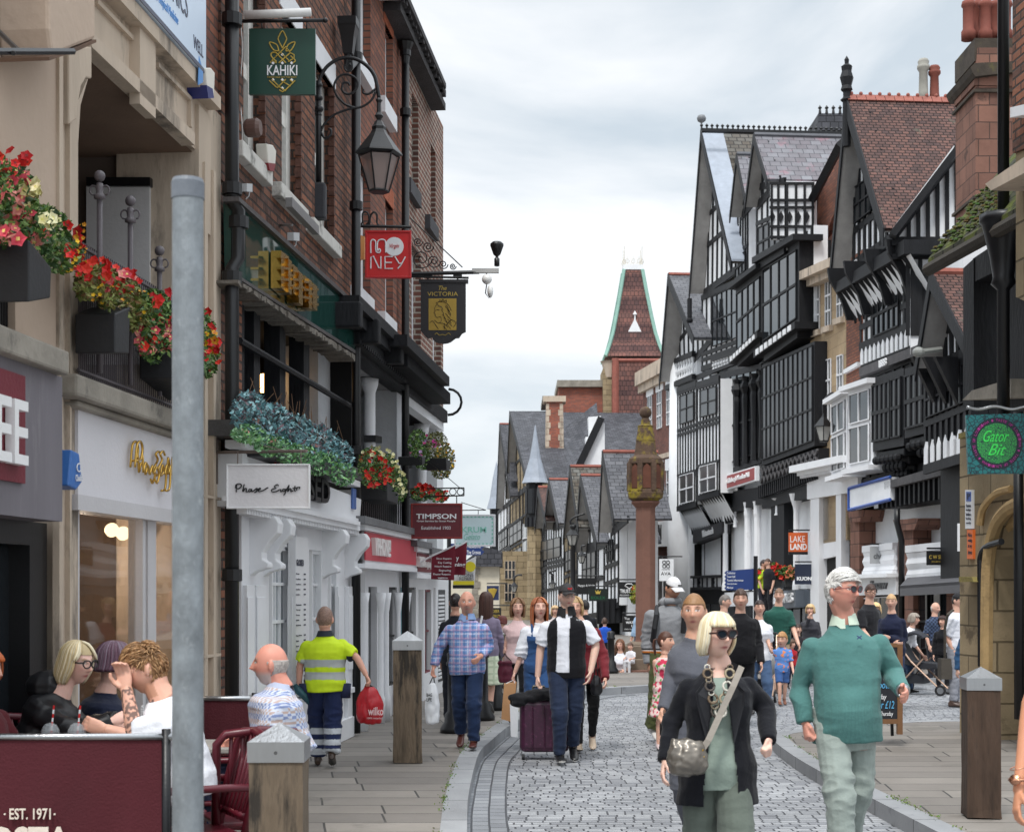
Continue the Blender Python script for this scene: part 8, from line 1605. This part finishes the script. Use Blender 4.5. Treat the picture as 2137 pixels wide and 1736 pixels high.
# --- group on the left of the road
m=Person('man in a dark cap and black gilet pulling a suitcase',15.2,1182,1212,6,'m',0,'walk',vox=.008,skin=(216,168,146),hy=14,stride=.13,J={'shl':(1136,1290),'shr':(1232,1286),'ell':(1128,1352,.03),'wrl':(1122,1412,.02),'elr':(1244,1346,.02),'wrr':(1232,1402,-.08)},hands=('grip','relax'),flip=-1)
m.body({'beard':((96,66,50),.22),'brow':(70,50,40)});m.top((226,228,236),.42,-.07,1.08,.53,'t_shirt',.02,amp=.008)
m.top((20,20,25),0,-.1,1.17,.53,'gilet',amp=.006,cut=lambda p:(lambda q:q.y<-.03 and -.095 - .05*max(0,1.2 - q.z)<q.x+.012<.02+.12*max(0,q.z - 1.28) and q.z>.9 or (q.y<0 and abs(q.x)<.05 and q.z>1.44))(m.loc(p)))
m.collar((20,20,25),.078,.06,.6,'gilet_collar');m.legs((34,44,66),1.0,1.0,wide=.002,amp=.009);m.shoes((30,30,32),(214,212,206));m.hair((60,44,36),'buzz');m.cap((48,46,48),('c',(190,40,44)));m.glasses((150,150,150),False,.0015,.023)
b=B();text(b,'berghaus',Pl((0,15.2 - .19),(.05,-1)),(1203,1291,1217,1295),0,.003);o=b.done('chest_lettering',white_ink);o.parent=m.obj
t=thing('suitcase','large dark purple hard suitcase with a black coat laid on top','suitcase',at(1128,1588,15.6));Yc=15.55;sc_=mat('purple_shell',rgb(62,26,50),.3,.3,20,.05,40,stain=(rgb(120,66,100),28,.56,.7));c=at(1136,1530,Yc);b=B();zt=at(0,1462,Yc).z;b.box((c.x,Yc,(zt+.06)/2+.02),(.5,.3,zt - .06));part(b,'shell',sc_,t,bevel=.05)
b=B();[b.tube([(c.x+d,Yc - .155,.12),(c.x+d,Yc - .158,zt - .05)],.008,6) for d in (-.12,0,.12)];part(b,'shell_rib',sc_,t)
for dx in (-.2,.2):b=B();b.disc((c.x+dx,Yc - .1,.03),(1,0,0),.03,.03,14);part(b,'wheel',blackm,t)
b=B();[b.tube([at(x,1462,Yc),at(x,1432,Yc)],.009,6) for x in (1112,1136)];b.tube([at(1112,1432,Yc),at(1136,1432,Yc)],.014,6);part(b,'handle',mat('handle_grey',rgb(90,86,70),.5,.1),t)
b=B();[b.ball(at(x,y,Yc - .05),(rx,.15,rz_)) for x,y,rx,rz_ in ((1100,1456,.2,.06),(1130,1450,.2,.07),(1085,1466,.1,.04),(1155,1452,.12,.05))];me=remesh(b,.012,1);o=paint(me,'folded_coat',clothm,solid(26,26,30),None,None,lambda p,n:.02*noise.noise(p*14));tag(o,'black coat draped over the purple suitcase','coat')
P3=Person('bald man in a blue and pink plaid shirt and jeans carrying a carrier bag',15.4,975,1229,-4,'m',.12,'walk',vox=.008,skin=(206,142,118),girth=1.12,belly=.03,hy=0,stride=.14,J={'shl':(930,1303),'shr':(1014,1298),'ell':(915,1352,.03),'wrl':(905,1392,-.02),'elr':(1021,1348,.05),'wrr':(1002,1370,-.16)},hands=('grip','relax'),hs=1.05)
P3.body({'beard':((150,130,116),-.8),'brow':(120,96,80)});P3.top(plaid(P3,(112,146,196),[((210,160,180),.93,0),((226,224,236),.985,.8),((70,96,150),.96,2.1)]),.95,-.1,1.12,.515,'plaid_shirt',.016,amp=.009,m=wovenm,vox=.007);P3.collar((130,156,200),.078,.035,.5);P3.legs((30,46,76),1.0,1.0,wide=.008,amp=.01);P3.shoes((84,44,38),(50,34,30),.05);P3.hair((150,130,116),'bald')
def softbag(label,x0,y0,x1,y1,Y,col,hand,txt=None,ink=None,name='carrier_bag',m=None,nar=.35):
	t=thing(name,label,'bag',at((x0+x1)/2,y1,Y));b=B();w_=(x1 - x0)/2;xc=(x0+x1)/2;rg=[]
	for f,k in ((0,.6),(.04,.85),(.2,1.0),(.5,.98),(.75,.8),(.9,nar+.2),(1,nar)):c=at(xc,y1+(y0 - y1)*f,Y);rr=w_*k*Y/F;rg.append([c+V((math.cos(a)*rr*(1+.06*math.sin(a*5+f*4)),math.sin(a)*rr*.55,0)) for a in [j*math.pi/12 for j in range(24)]])
	b.loft(rg);c=rgb(*col);o=paint(remesh(b,.008,1),'bag_body',m or attrmat('plastic_film',.3,.5,bump=.2,bs=30),lambda p:c,None,None,lambda p,n:.012*noise.noise(V((p.x*26,p.y*12,p.z*12))));adopt(o,t)
	b=B();h_=V(hand);[b.tube([at(xc+d*w_*nar,y0+2,Y),lerp(at(xc+d*w_*.3,y0,Y),h_,.6),h_],.006,5) for d in (-1,1)];b.col=c;part(b,'handle',leathm,t)
	if txt:words_on(t,front(Y - w_*.55*Y/F - .012),txt,ink or white_ink)
	return t
softbag('white plastic carrier bag with black print in the hand of the plaid shirted man',886,1425,918,1510,15.2,(224,226,230),P3.j['wrl']+V((0,-.02,-.08)),[('BAG',(890,1446,902,1453),dict(bold=.02)),('LIFE',(890,1456,901,1463),dict(bold=.02))],blackm)
hv=rgb(206,232,40)
h_=Person('man in a yellow hi-vis shirt seen from behind carrying a red bag',13.8,678,1263,184,'m',.12,'walk',vox=.008,skin=(206,146,122),girth=1.22,belly=.03,hy=180,stride=.14,J={'shr':(634,1330),'shl':(724,1324),'elr':(626,1388),'wrr':(624,1430),'ell':(745,1372,-.05),'wrl':(764,1408,-.1)},hands=('grip','grip'),hs=1.05)
h_.body();
def hvc(p):
	y=HY - (p.z - CH)*F/p.y
	if 1376<y<1392 or 1402<y<1418:
		if abs(p.x - h_.root.x)<.215:return rgb(176,180,178)
	if (p - h_.j['shr']).length>.17 and (p - h_.j['elr']).length<.19 and p.x<h_.root.x - .17 and p.z<1.08 or (p - h_.j['ell']).length<.12 and p.x>h_.root.x+.2 and p.z<1.12:return rgb(30,36,52)
	return hv
h_.top(hvc,.4,-.1,1.14,.52,'hi_vis_shirt',.026,amp=.009,m=attrmat('hi_vis',.7,.3));h_.collar((34,40,52),.076,.03)
h_.legs(lambda p:(rgb(196,200,204) if any(abs((HY - (p.z - CH)*F/p.y) - q)<6 for q in (1525,1548,1568)) else rgb(34,44,78)),1.0,1.1,wide=.016,amp=.012);h_.shoes((60,44,34));h_.hair((140,112,98),'buzz')
b=B();[b.tube([h_.root+h_.R @ V((sd*.17,0,.62)),h_.root+h_.R @ V((sd*.175,0,.75))],.06,8) for sd in (-1,1)];o=b.done('cargo_pocket',mat('navy_twill',rgb(30,38,70),.8,.1),None,True);o.parent=h_.obj
softbag('shiny red carrier bag with white lettering held by the hi-vis man',742,1432,800,1510,13.7,(170,16,30),h_.j['wrl']+V((0,0,-.08)),[('wilko',(768,1475,800,1492),dict(bold=.02)),('100% recycled',(766,1496,798,1501))],mat('pale_ink',rgb(220,190,190),.5,.05))
b=B();b.tube([at(x,y,13.7) for x,y in ((615,1428),(622,1440),(634,1452),(644,1468))],[.02,.035,.03,.012],8);tag(b.done('umbrella',mat('umbrella_teal',rgb(24,70,80),.5,.4,30),None,True),'folded dark umbrella in the left hand of the hi-vis man','umbrella')
p=Person('dark haired woman with a bun in a black jacket, seen from behind the plaid man',18.0,950,1233,170,'f',.12,'stand',vox=.011,skin=(196,140,116));p.body();p.top((30,32,40),1.0,-.12,1.14,.53,'jacket',amp=.008);p.legs((30,32,40));p.shoes((214,214,214));p.hair((40,30,30),'bun',n=110)
p=Person('long haired woman in purple cardigan and pale checked skirt, seen from behind',19.6,1014,1231,172,'f',.12,'walk',vox=.011,stride=.12);p.body();p.top((128,118,140),1.0,-.12,1.1,.53,'cardigan',amp=.01);p.legs(plaid(p,(206,214,190),[((150,170,140),.9,0)]),skirt=.5,name='skirt',wide=.03);p.shoes((34,32,32));p.hair((76,50,42),'long',.34,n=130)
t=thing('shoulder_bag','white strap shoulder bag on the purple cardigan','bag',at(1005,1400,19.4));b=B();b.tube([at(1006,1285,19.45),at(1001,1310,19.4),at(998,1345,19.4)],.015,6);part(b,'strap',white,t);b=B();b.box(at(994,1362,19.4),(.22,.1,.22));part(b,'bag_body',white,t,bevel=.03)
p=Person('woman in a pink short sleeved top and black trousers walking past the iron bollard',18.2,1080,1245,4,'f',.12,'walk',vox=.01,skin=(214,162,140),J={'ell':(1061,1318),'wrl':(1054,1350)},stride=.15,hands=('grip','relax'),hs=1.05);p.body({'brow':(90,66,50)});p.top((222,192,192),.42,-.08,1.1,.53,'t_shirt',.016);p.legs((22,22,26));p.shoes((30,28,30));p.hair((140,104,74),'long',.1,n=120)
softbag('burgundy tote handbag on the arm of the woman in pink',1038,1378,1070,1424,18.0,(86,24,44),p.j['wrl']+V((0,0,-.06)),name='handbag',m=leathm,nar=.85)
p=Person('smiling red haired woman in denim dungarees and white puff sleeved blouse',16.6,1126,1244,-6,'f',.08,'walk',vox=.009,skin=(218,166,144),hy=10,hp=-8,J={'shl':(1098,1308),'ell':(1086,1372),'wrl':(1074,1404)},stride=.14,hands=('grip','relax'),hs=1.08);p.body({'lip':(190,90,90),'brow':(120,70,50)});p.top((232,234,240),.5,-.05,1.08,.53,'blouse',.035,amp=.014)
p.top((50,82,128),0,-.1,1.15,.36,'dungaree_bib',cut=lambda q:(p.loc(q).z>1.2 and p.loc(q).y>0),amp=.006);p.legs((50,82,128),1.0,1.12,wide=.02,amp=.01,zt=.1);p.shoes((200,196,190));p.hair((160,92,58),'long',.2,n=150,fr2=(190,120,80))
b=B();[b.tube([p.root+p.R @ (V((sd*.075,-.13,1.28))*p.h),p.root+p.R @ (V((sd*.09,-.07,1.45))*p.h),p.root+p.R @ (V((sd*.07,.06,1.44))*p.h)],.014,5) for sd in (-1,1)];o=b.done('dungaree_strap',mat('denim',rgb(48,78,122),.8,.2));o.parent=p.obj
t=thing('paper_bag','brown paper shopping bag held by the red haired woman','bag',at(1060,1508,16.5));b=B();b.slab(front(16.4),[(1052,1427),(1078,1424),(1070,1506),(1046,1500)],0,-.14);part(b,'bag_body',mat('kraft_paper',rgb(188,142,100),.8,.08),t);b=B();b.tube([at(1056,1426,16.4),p.j['wrl']+V((0,0,-.07)),at(1074,1425,16.4)],.005,5);part(b,'handle',white,t)
b=B();b.slab(front(16.3),[(1064,1470),(1082,1466),(1080,1538),(1066,1536)],0,-.1);tag(b.done('carrier_bag',M['plastic_film'] if False else plaster),'white paper bag hanging behind the brown paper bag','bag')
p=Person('blonde woman in a burgundy coat and black leggings behind the gilet man',16.3,1222,1240,0,'f',0,'walk',vox=.01,flip=-1,stride=.15,J={'head':(1200,1268)});p.body();p.top((112,36,44),1.0,-.16,1.22,.53,'coat',.02,amp=.012);p.legs((18,18,20),1.0,.92,wide=-.006);p.shoes((186,168,148));p.hair((196,164,120),'long',.08,n=100)
softbag('small black handbag beside the burgundy coat',1232,1408,1256,1450,16.1,(18,18,22),at(1244,1380,16.1),name='handbag',m=leathm)
# --- cafe terrace
coat=rgb(22,22,25)
p=Person('blonde woman in glasses and a black hooded coat seated at the cafe table',8.05,100,1331,62,'f',.12,'sit',vox=.006,skin=(222,170,150),lean=12,hy=62,hp=8,H=1.62,J={'head':(160,1384),'neck':(128,1442),'pelvis':(75,1560),'shl':(112,1462,-.16),'shr':(150,1462,.15),'ell':(165,1535,-.22),'wrl':(232,1506,-.15),'elr':(190,1520,.1),'wrr':(246,1500,0)},hands=('relax','relax'),girth=1.1);p.body({'brow':(150,120,90),'lip':(176,90,90)});p.top(lambda q:coat,1.0,-.1,1.2,.52,'coat',.024,amp=.012,vox=.008,m=attrmat('nylon',.45,.4));p.legs((28,30,40));p.shoes((30,30,30));p.hair((206,184,140),'long',.1,.16,n=190,fr2=(232,220,190),thick=.95);p.glasses((16,16,18),False,.004,.027)
p.garment('hood',lambda b:b.ball(p.j['neck']+p.R @ V((0,.09,.02)),(.12,.12,.09)),lambda q:coat,amp=.012,m=M['nylon'])
p=Person('woman with short purple and grey hair in a navy top seated at the cafe',8.6,218,1328,100,'f',.12,'sit',vox=.007,skin=(214,162,142),lean=8,hy=120,H=1.62,J={'head':(238,1382),'neck':(222,1440),'pelvis':(205,1550)},girth=1.15);p.body();p.top((26,32,52),.6,-.1,1.12,.53,'t_shirt',.02,amp=.008);p.legs((30,32,40));p.shoes((30,30,30));p.hair((104,72,88),'bob',.03,.3,n=170,fr2=(140,122,136))
p=Person('young man in a white t-shirt with a tattooed forearm seated at the cafe',7.3,335,1337,-95,'m',.12,'sit',vox=.006,skin=(216,156,130),lean=16,hy=-78,hp=22,H=1.78,J={'head':(304,1396),'neck':(338,1452),'pelvis':(392,1625),'shl':(340,1480,-.19),'shr':(362,1474,.17),'ell':(282,1535,-.15),'wrl':(264,1438,-.1),'elr':(300,1545,.22),'wrr':(222,1522,.25)},hands=('pinch','relax'))
p.body({'brow':(120,80,50),'beard':((160,110,76),.5),'tattoo':(at(272,1482,7.18),.12)});p.top((232,234,240),.44,-.12,1.1,.53,'t_shirt',.024,amp=.01,vox=.008);p.legs((24,24,28));p.shoes((220,220,220));p.hair((150,112,76),'short',front=.05,fr2=(176,138,98),thick=1.5)
p=Person('bald man with a grey beard in a checked shirt seated on a maroon chair',8.45,590,1336,-92,'m',.12,'sit',vox=.006,skin=(212,138,116),lean=10,hy=-92,H=1.7,belly=.08,girth=1.15,J={'head':(566,1387),'neck':(586,1432),'pelvis':(560,1560),'shl':(580,1455,-.19),'shr':(596,1452,.18),'ell':(566,1520,-.2),'wrl':(505,1545,-.14),'elr':(560,1520,.2),'wrr':(500,1545,.12)})
chk=lambda q,s=p:(lambda a:rgb(206,212,226) if (math.sin(a.x*200)>0) != (math.sin(a.z*200)>0) else (rgb(134,148,188) if math.sin(a.z*100)>0 else rgb(190,168,160)))(s.loc(q)+V((s.loc(q).y,0,0)))
p.body({'brow':(150,140,130),'beard':((190,184,178),.75)});p.top(chk,.46,-.1,1.14,.53,'checked_shirt',.022,amp=.01,m=wovenm,vox=.0045);p.collar((190,198,220),.068,.022);p.legs((40,44,66));p.shoes((50,44,40));p.hair((176,168,162),'bald')
p=Person('red haired person cut off by the left picture edge at the cafe',7.7,-45,1345,70,'f',.12,'sit',vox=.009,lean=6,hy=70,H=1.6,J={'head':(-32,1400),'neck':(-48,1450)});p.body();p.top((86,30,36),1.0,-.1,1.12,.53,'jumper',.02);p.legs((30,30,36));p.shoes((30,30,30));p.hair((190,96,44),'bob',.06,n=120)
# --- people in the middle distance
def walker(label,Y,x,top,yaw,sex,tc,lc,hc,hk='short',sl=1.0,pose='walk',lu=1.0,g0=.0,vox=.011,skin=(206,154,130),hl=.1,J=None,sc=(40,38,38),grp=None,**k):
	for q,v in (('hy',yaw+rnd.uniform(-30,30)),('hp',rnd.uniform(-4,12)),('flip',rnd.choice((-1,1))),('girth',rnd.uniform(.96,1.1)),('swing',rnd.uniform(.05,.22)),('lean',rnd.uniform(0,4))):k.setdefault(q,v)
	p=Person(label,Y,x,top,yaw,sex,g0,pose,vox=vox,skin=skin,J=J,stride=.16,**k);p.body({'brow':tuple(int(c*.7) for c in hc)},legs=lu<1);p.top(tc if not callable(tc) else tc,sl,-.1,1.1,.53,'top',.016,amp=.008);p.legs(lc,lu,1.02,amp=.009);p.shoes(sc)
	p.hair(hc,hk,hl,n=70) if hk else None;return p
walker('stocky man in a black printed hoodie behind the older woman',19.0,1545,1226,0,'m',(24,24,28),(26,26,30),(70,50,40),girth=1.15,belly=.03,vox=.012,hs=1.1)
w2=walker('dark haired woman in a white t-shirt pushing the pushchair',21.0,1583,1247,8,'f',(228,230,236),(70,92,124),(48,34,32),'pony',.42,vox=.012,girth=1.15,J={'ell':(1600,1325),'wrl':(1606,1350,-.2)})
walker('tall balding man in a green polo shirt and khaki shorts',25.2,1624,1223,4,'m',(38,84,74),(190,166,136),(120,90,70),'buzz',.42,lu=.5,vox=.013,girth=1.15,sc=(60,50,44))
boy=walker('small boy in a blue patterned t-shirt and denim shorts holding a hand up',22.8,1632,1322,0,'m',lambda q:rgb(226,140,90) if noise.noise(q*22)>.3 else rgb(96,140,206),(60,92,146),(176,130,84),'short',.44,lu=.4,vox=.01,J={'ell':(1616,1366),'wrl':(1609,1352)},sc=(120,72,50),hs=1.25)
walker('grey haired man in a grey top turned to the right in the crowd',24.5,1510,1237,60,'m',(110,116,128),(40,44,60),(110,104,100),'buzz',1.0)
walker('woman in a navy coat partly hidden by the man in the white cap',22,1445,1246,20,'f',(34,42,78),(40,42,52),(96,60,48),'bob',hl=.05)
walker('blonde woman raising a pink phone in the crowd',27.5,1690,1258,0,'f',(60,60,66),(40,40,50),(206,176,130),'bob',hl=.04,J={'ell':(1680,1325),'wrl':(1688,1290,-.2)})
walker('dark haired child in a black top behind the green polo man',27,1665,1302,0,'m',(40,36,40),(34,36,50),(60,44,38));walker('small child in red left of the teal jumper',26.5,1652,1335,10,'f',(160,30,40),(34,36,60),(90,66,50),'bob',hl=.03)
gm=walker('young man with dark hair and glasses in a black t-shirt looking right',23.0,1812,1214,40,'m',(34,34,38),(40,40,50),(66,44,36),'short',.42,vox=.012);gm.glasses((30,30,30),False,.003)
walker('short blonde woman with a fringe beside the ponytailed woman',23.6,1826,1254,0,'f',(120,90,80),(50,50,60),(214,180,130),'bob',hl=.06)
walker('blonde woman with a ponytail and folded arms in a navy jumper',21.8,1862,1234,-30,'f',(26,32,56),(44,54,84),(196,160,116),'pony',vox=.011,pose='stand',J={'ell':(1838,1338,-.02),'wrl':(1866,1342,-.2),'elr':(1888,1336,.0),'wrr':(1856,1330,-.22)})
walker('grey haired woman in a white top bending by the pushchair',25.6,1886,1274,60,'f',(222,222,226),(60,80,110),(150,140,130),'bob',.6,hl=.04,lean=20)
walker('white haired man in a dark checked shirt beyond the pushchair',28.0,1949,1254,30,'m',lambda q:rgb(70,84,110) if (math.sin(q.x*90)>0) != (math.sin(q.z*90)>0) else rgb(36,44,62),(40,42,50),(196,194,190),'bald',.5,pose='stand');walker('dark haired woman in black clothes beside the pushchair',26.2,1968,1283,-20,'f',(20,20,24),(22,22,26),(54,34,30),'bob',hl=.08,pose='stand')
cm=walker('man in a black cap, white polo and grey trousers standing at the yellow stone corner',22.5,1992,1233,62,'m',(222,224,232),(142,144,152),(60,56,54),'buzz',.44,pose='stand',vox=.011,J={'ell':(1976,1330,-.1),'wrl':(1998,1372,-.16)},sc=(84,66,58),belly=.04);cm.cap((24,24,28),('b',(214,214,214)))
b=B();b.tube([at(x,y,Y_) for x,y,Y_ in ((1990,1272,22.2),(1978,1282,22.2),(1972,1310,22.3),(1972,1372,22.4))],.02,6);b.box(at(1972,1395,22.45),(.16,.2,.3));tag(b.done('shoulder_bag',mat('olive_bag',rgb(70,64,56),.7,.15)),'dark shoulder bag of the man in the black cap','bag')
walker('person in a blue denim jacket half hidden by the yellow stone corner',20.5,2022,1282,20,'f',(50,84,120),(60,62,72),(170,130,90),'bob',hl=.06)
walker('dark haired man in a black padded jacket walking away beyond the gilet man',26.0,1221,1250,180,'m',(24,26,32),(40,40,50),(34,30,30),g0=.12,vox=.014);walker('small red haired woman in a white top with an olive backpack',24.5,1046,1284,160,'f',(222,222,224),(200,200,196),(110,50,44),'bob',hl=.02,g0=.12)
b=B();b.box(at(1044,1345,24.2),(.26,.14,.34));tag(b.done('backpack',mat('olive_nylon',rgb(84,84,68),.8,.15),None,False,.03),'olive backpack on the small red haired woman','bag')
walker('blonde woman far away between the man in the gilet and the red haired woman',30,1158,1262,0,'f',(200,190,190),(60,60,70),(200,170,130),'bob',g0=.12);walker('person in a royal blue shirt left of the stone cross',33,1262,1352,180,'m',(36,86,190),(30,30,40),(70,50,40),g0=.12,H=1.0)
walker('man in a light blue shirt leaning behind the cross column',33,1330,1262,90,'m',(150,178,206),(50,56,76),(90,70,60),g0=.12)
walker('man in a yellow hi-vis vest standing on the far gallery',43.6,1590,1166,60,'m',(196,226,60),(40,40,50),(50,36,34),'short',.4,pose='stand',g0=.95,vox=.018);walker('man in a black t-shirt standing beside the hi-vis man on the far gallery',43.4,1604,1163,-60,'m',(30,30,36),(30,30,36),(90,70,60),'buzz',.42,pose='stand',g0=.95,vox=.018)
def sitter(label,Y,x,top,yaw,sex,tc,lc,hc,H,g0,hk='bob',sl=.45):
	p=Person(label,Y,x,top,yaw,sex,g0,'sit',vox=.013,H=H,lean=5);p.j={k:(v+V((0,0,(CH+(HY - top)*Y/F) - (p.j['head'].z+.12*p.hs))) if k != 'up' else v) for k,v in p.j.items()};p.fit();p.body();p.top(tc,sl,-.1,1.08,.53,'top',.014);p.legs(lc);p.shoes((60,50,46));p.hair(hc,hk,.12,n=70);return p
sitter('smiling woman in a white blouse sitting on the cross steps with a baby',30.2,1296,1334,-20,'f',(226,228,236),(206,208,212),(120,82,60),1.6,.12,'long');sitter('baby in a white top on the lap of the woman at the cross',30.0,1317,1341,-30,'m',(226,226,232),(206,206,210),(90,66,56),.75,.3,'short');sitter('woman in an olive top sitting at the far side of the cross steps',31.5,1279,1346,150,'f',(120,136,100),(90,92,80),(90,66,54),1.6,.12,'bob')
# arm of someone stepping into the picture at the right edge
p=Person('bare tanned arm with a gold watch at the right picture edge',6.0,2290,1190,0,'f',.12,'walk',vox=.006,skin=(198,130,96),J={'shl':(2190,1290),'ell':(2152,1450,.05),'wrl':(2126,1652,-.08)});p.body(legs=False);p.top((60,60,80),.2,-.1,1.06,.5,'vest_top');p.legs((40,44,60));p.shoes((40,40,40));p.hair((90,60,44),'long',.1,n=90)
b=B();wp=p.j['wrl']+V((0,0,.05));b.tube([wp+V((.034*math.cos(a),.034*math.sin(a),.004*math.cos(a))) for a in [k*.45 for k in range(15)]],.007,6);b.disc(wp+V((-.024,-.026,0)),(-.7,-.8,.1),.022,.01);[b.tube([wp+V((.033*math.cos(a),.033*math.sin(a),.045+.01*math.cos(a))) for a in [k*.45 for k in range(15)]],.002,5)];o=b.done('wristwatch',mat('rose_gold',rgb(206,150,120),.25,.05,metal=1),None,True);o.parent=p.obj
# pushchairs
def pushchair(label,x,yb,Y,yaw,col,flip=1,g0=0):
	X=at(x,HY,Y).x;t=thing('pushchair',label,'pushchair',(X,Y,g0));Rm=Matrix.Rotation(yaw,3,'Z');T=lambda a,c,z:V((X,Y,g0))+Rm @ V((a,c,z))
	for sx in (-1,1):
		for yy,r in ((-.38,.09),(.32,.13)):b=B();c=T(yy,sx*.24,r);ax=Rm @ V((0,1,0));b.disc(c,ax,r,.03,18);w_=part(b,'wheel',mat('tyre',rgb(30,30,32),.8,.1),t);b=B();b.disc(c - V((0,.005,0)),ax,r*.6,.036,14);adopt2(b.done('rim',steel),w_,t)
		b=B();b.tube([T(-.38,sx*.22,.1),T(.1,sx*.22,.55),T(.45,sx*.2,1.0)],.015,6);b.tube([T(.32,sx*.22,.13),T(-.1,sx*.22,.6)],.013,6);part(b,'frame',mat('rose_frame',rgb(190,160,140),.3,.1,metal=.8),t)
	b=B();b.tube([T(.45,-.2,1.0),T(.5,-.2,1.03),T(.5,.2,1.03),T(.45,.2,1.0)],.018,6);part(b,'handlebar',blackm,t)
	b=B();b.loft([[T(a,s_,z) for a,z in ((-.32,.45),(-.1,.42),(.22,.5),(.34,.85),(.28,.88),(.12,.56),(-.3,.52))] for s_ in (-.19,.19)]);part(b,'seat',mat('pram_black',rgb(34,36,42),.8,.15),t,bevel=.01)
	b=B();b.loft([[T(.08+r_*math.cos(a),s_,.78+r_*math.sin(a)) for a in [.1+k*2.3/9 for k in range(10)]]+[T(.08+(r_ - .03)*math.cos(a),s_,.78+(r_ - .03)*math.sin(a)) for a in [2.4 - k*2.3/9 for k in range(10)]] for s_,r_ in ((-.2,.24),(0,.27),(.2,.24))]);part(b,'hood',mat('pram_%s' % col[0],rgb(*col),.8,.12),t,smooth=False)
	b=B();b.box(T(.1,0,.26),(.4,.34,.14),Rm);part(b,'basket',M['pram_black'],t);return t
pushchair('black pushchair with rose metal frame and front wheels beside the right iron bollard',1922,1430,25.2,2.6,(40,42,50));pushchair('pushchair with a grey dotted bag pushed by the woman in the white t-shirt',1588,1440,23.8,1.3,(50,50,56))
b=B();b.ball(at(1600,1388,23.3),(.16,.09,.19),14,10);o=b.done('changing_bag',mat('dotted_grey',rgb(130,130,128),.8,.1,6,.1,stain=(rgb(226,226,222),30,.66)),None,True);tag(o,'grey dotted changing bag hanging on the pushchair behind the older woman','bag')
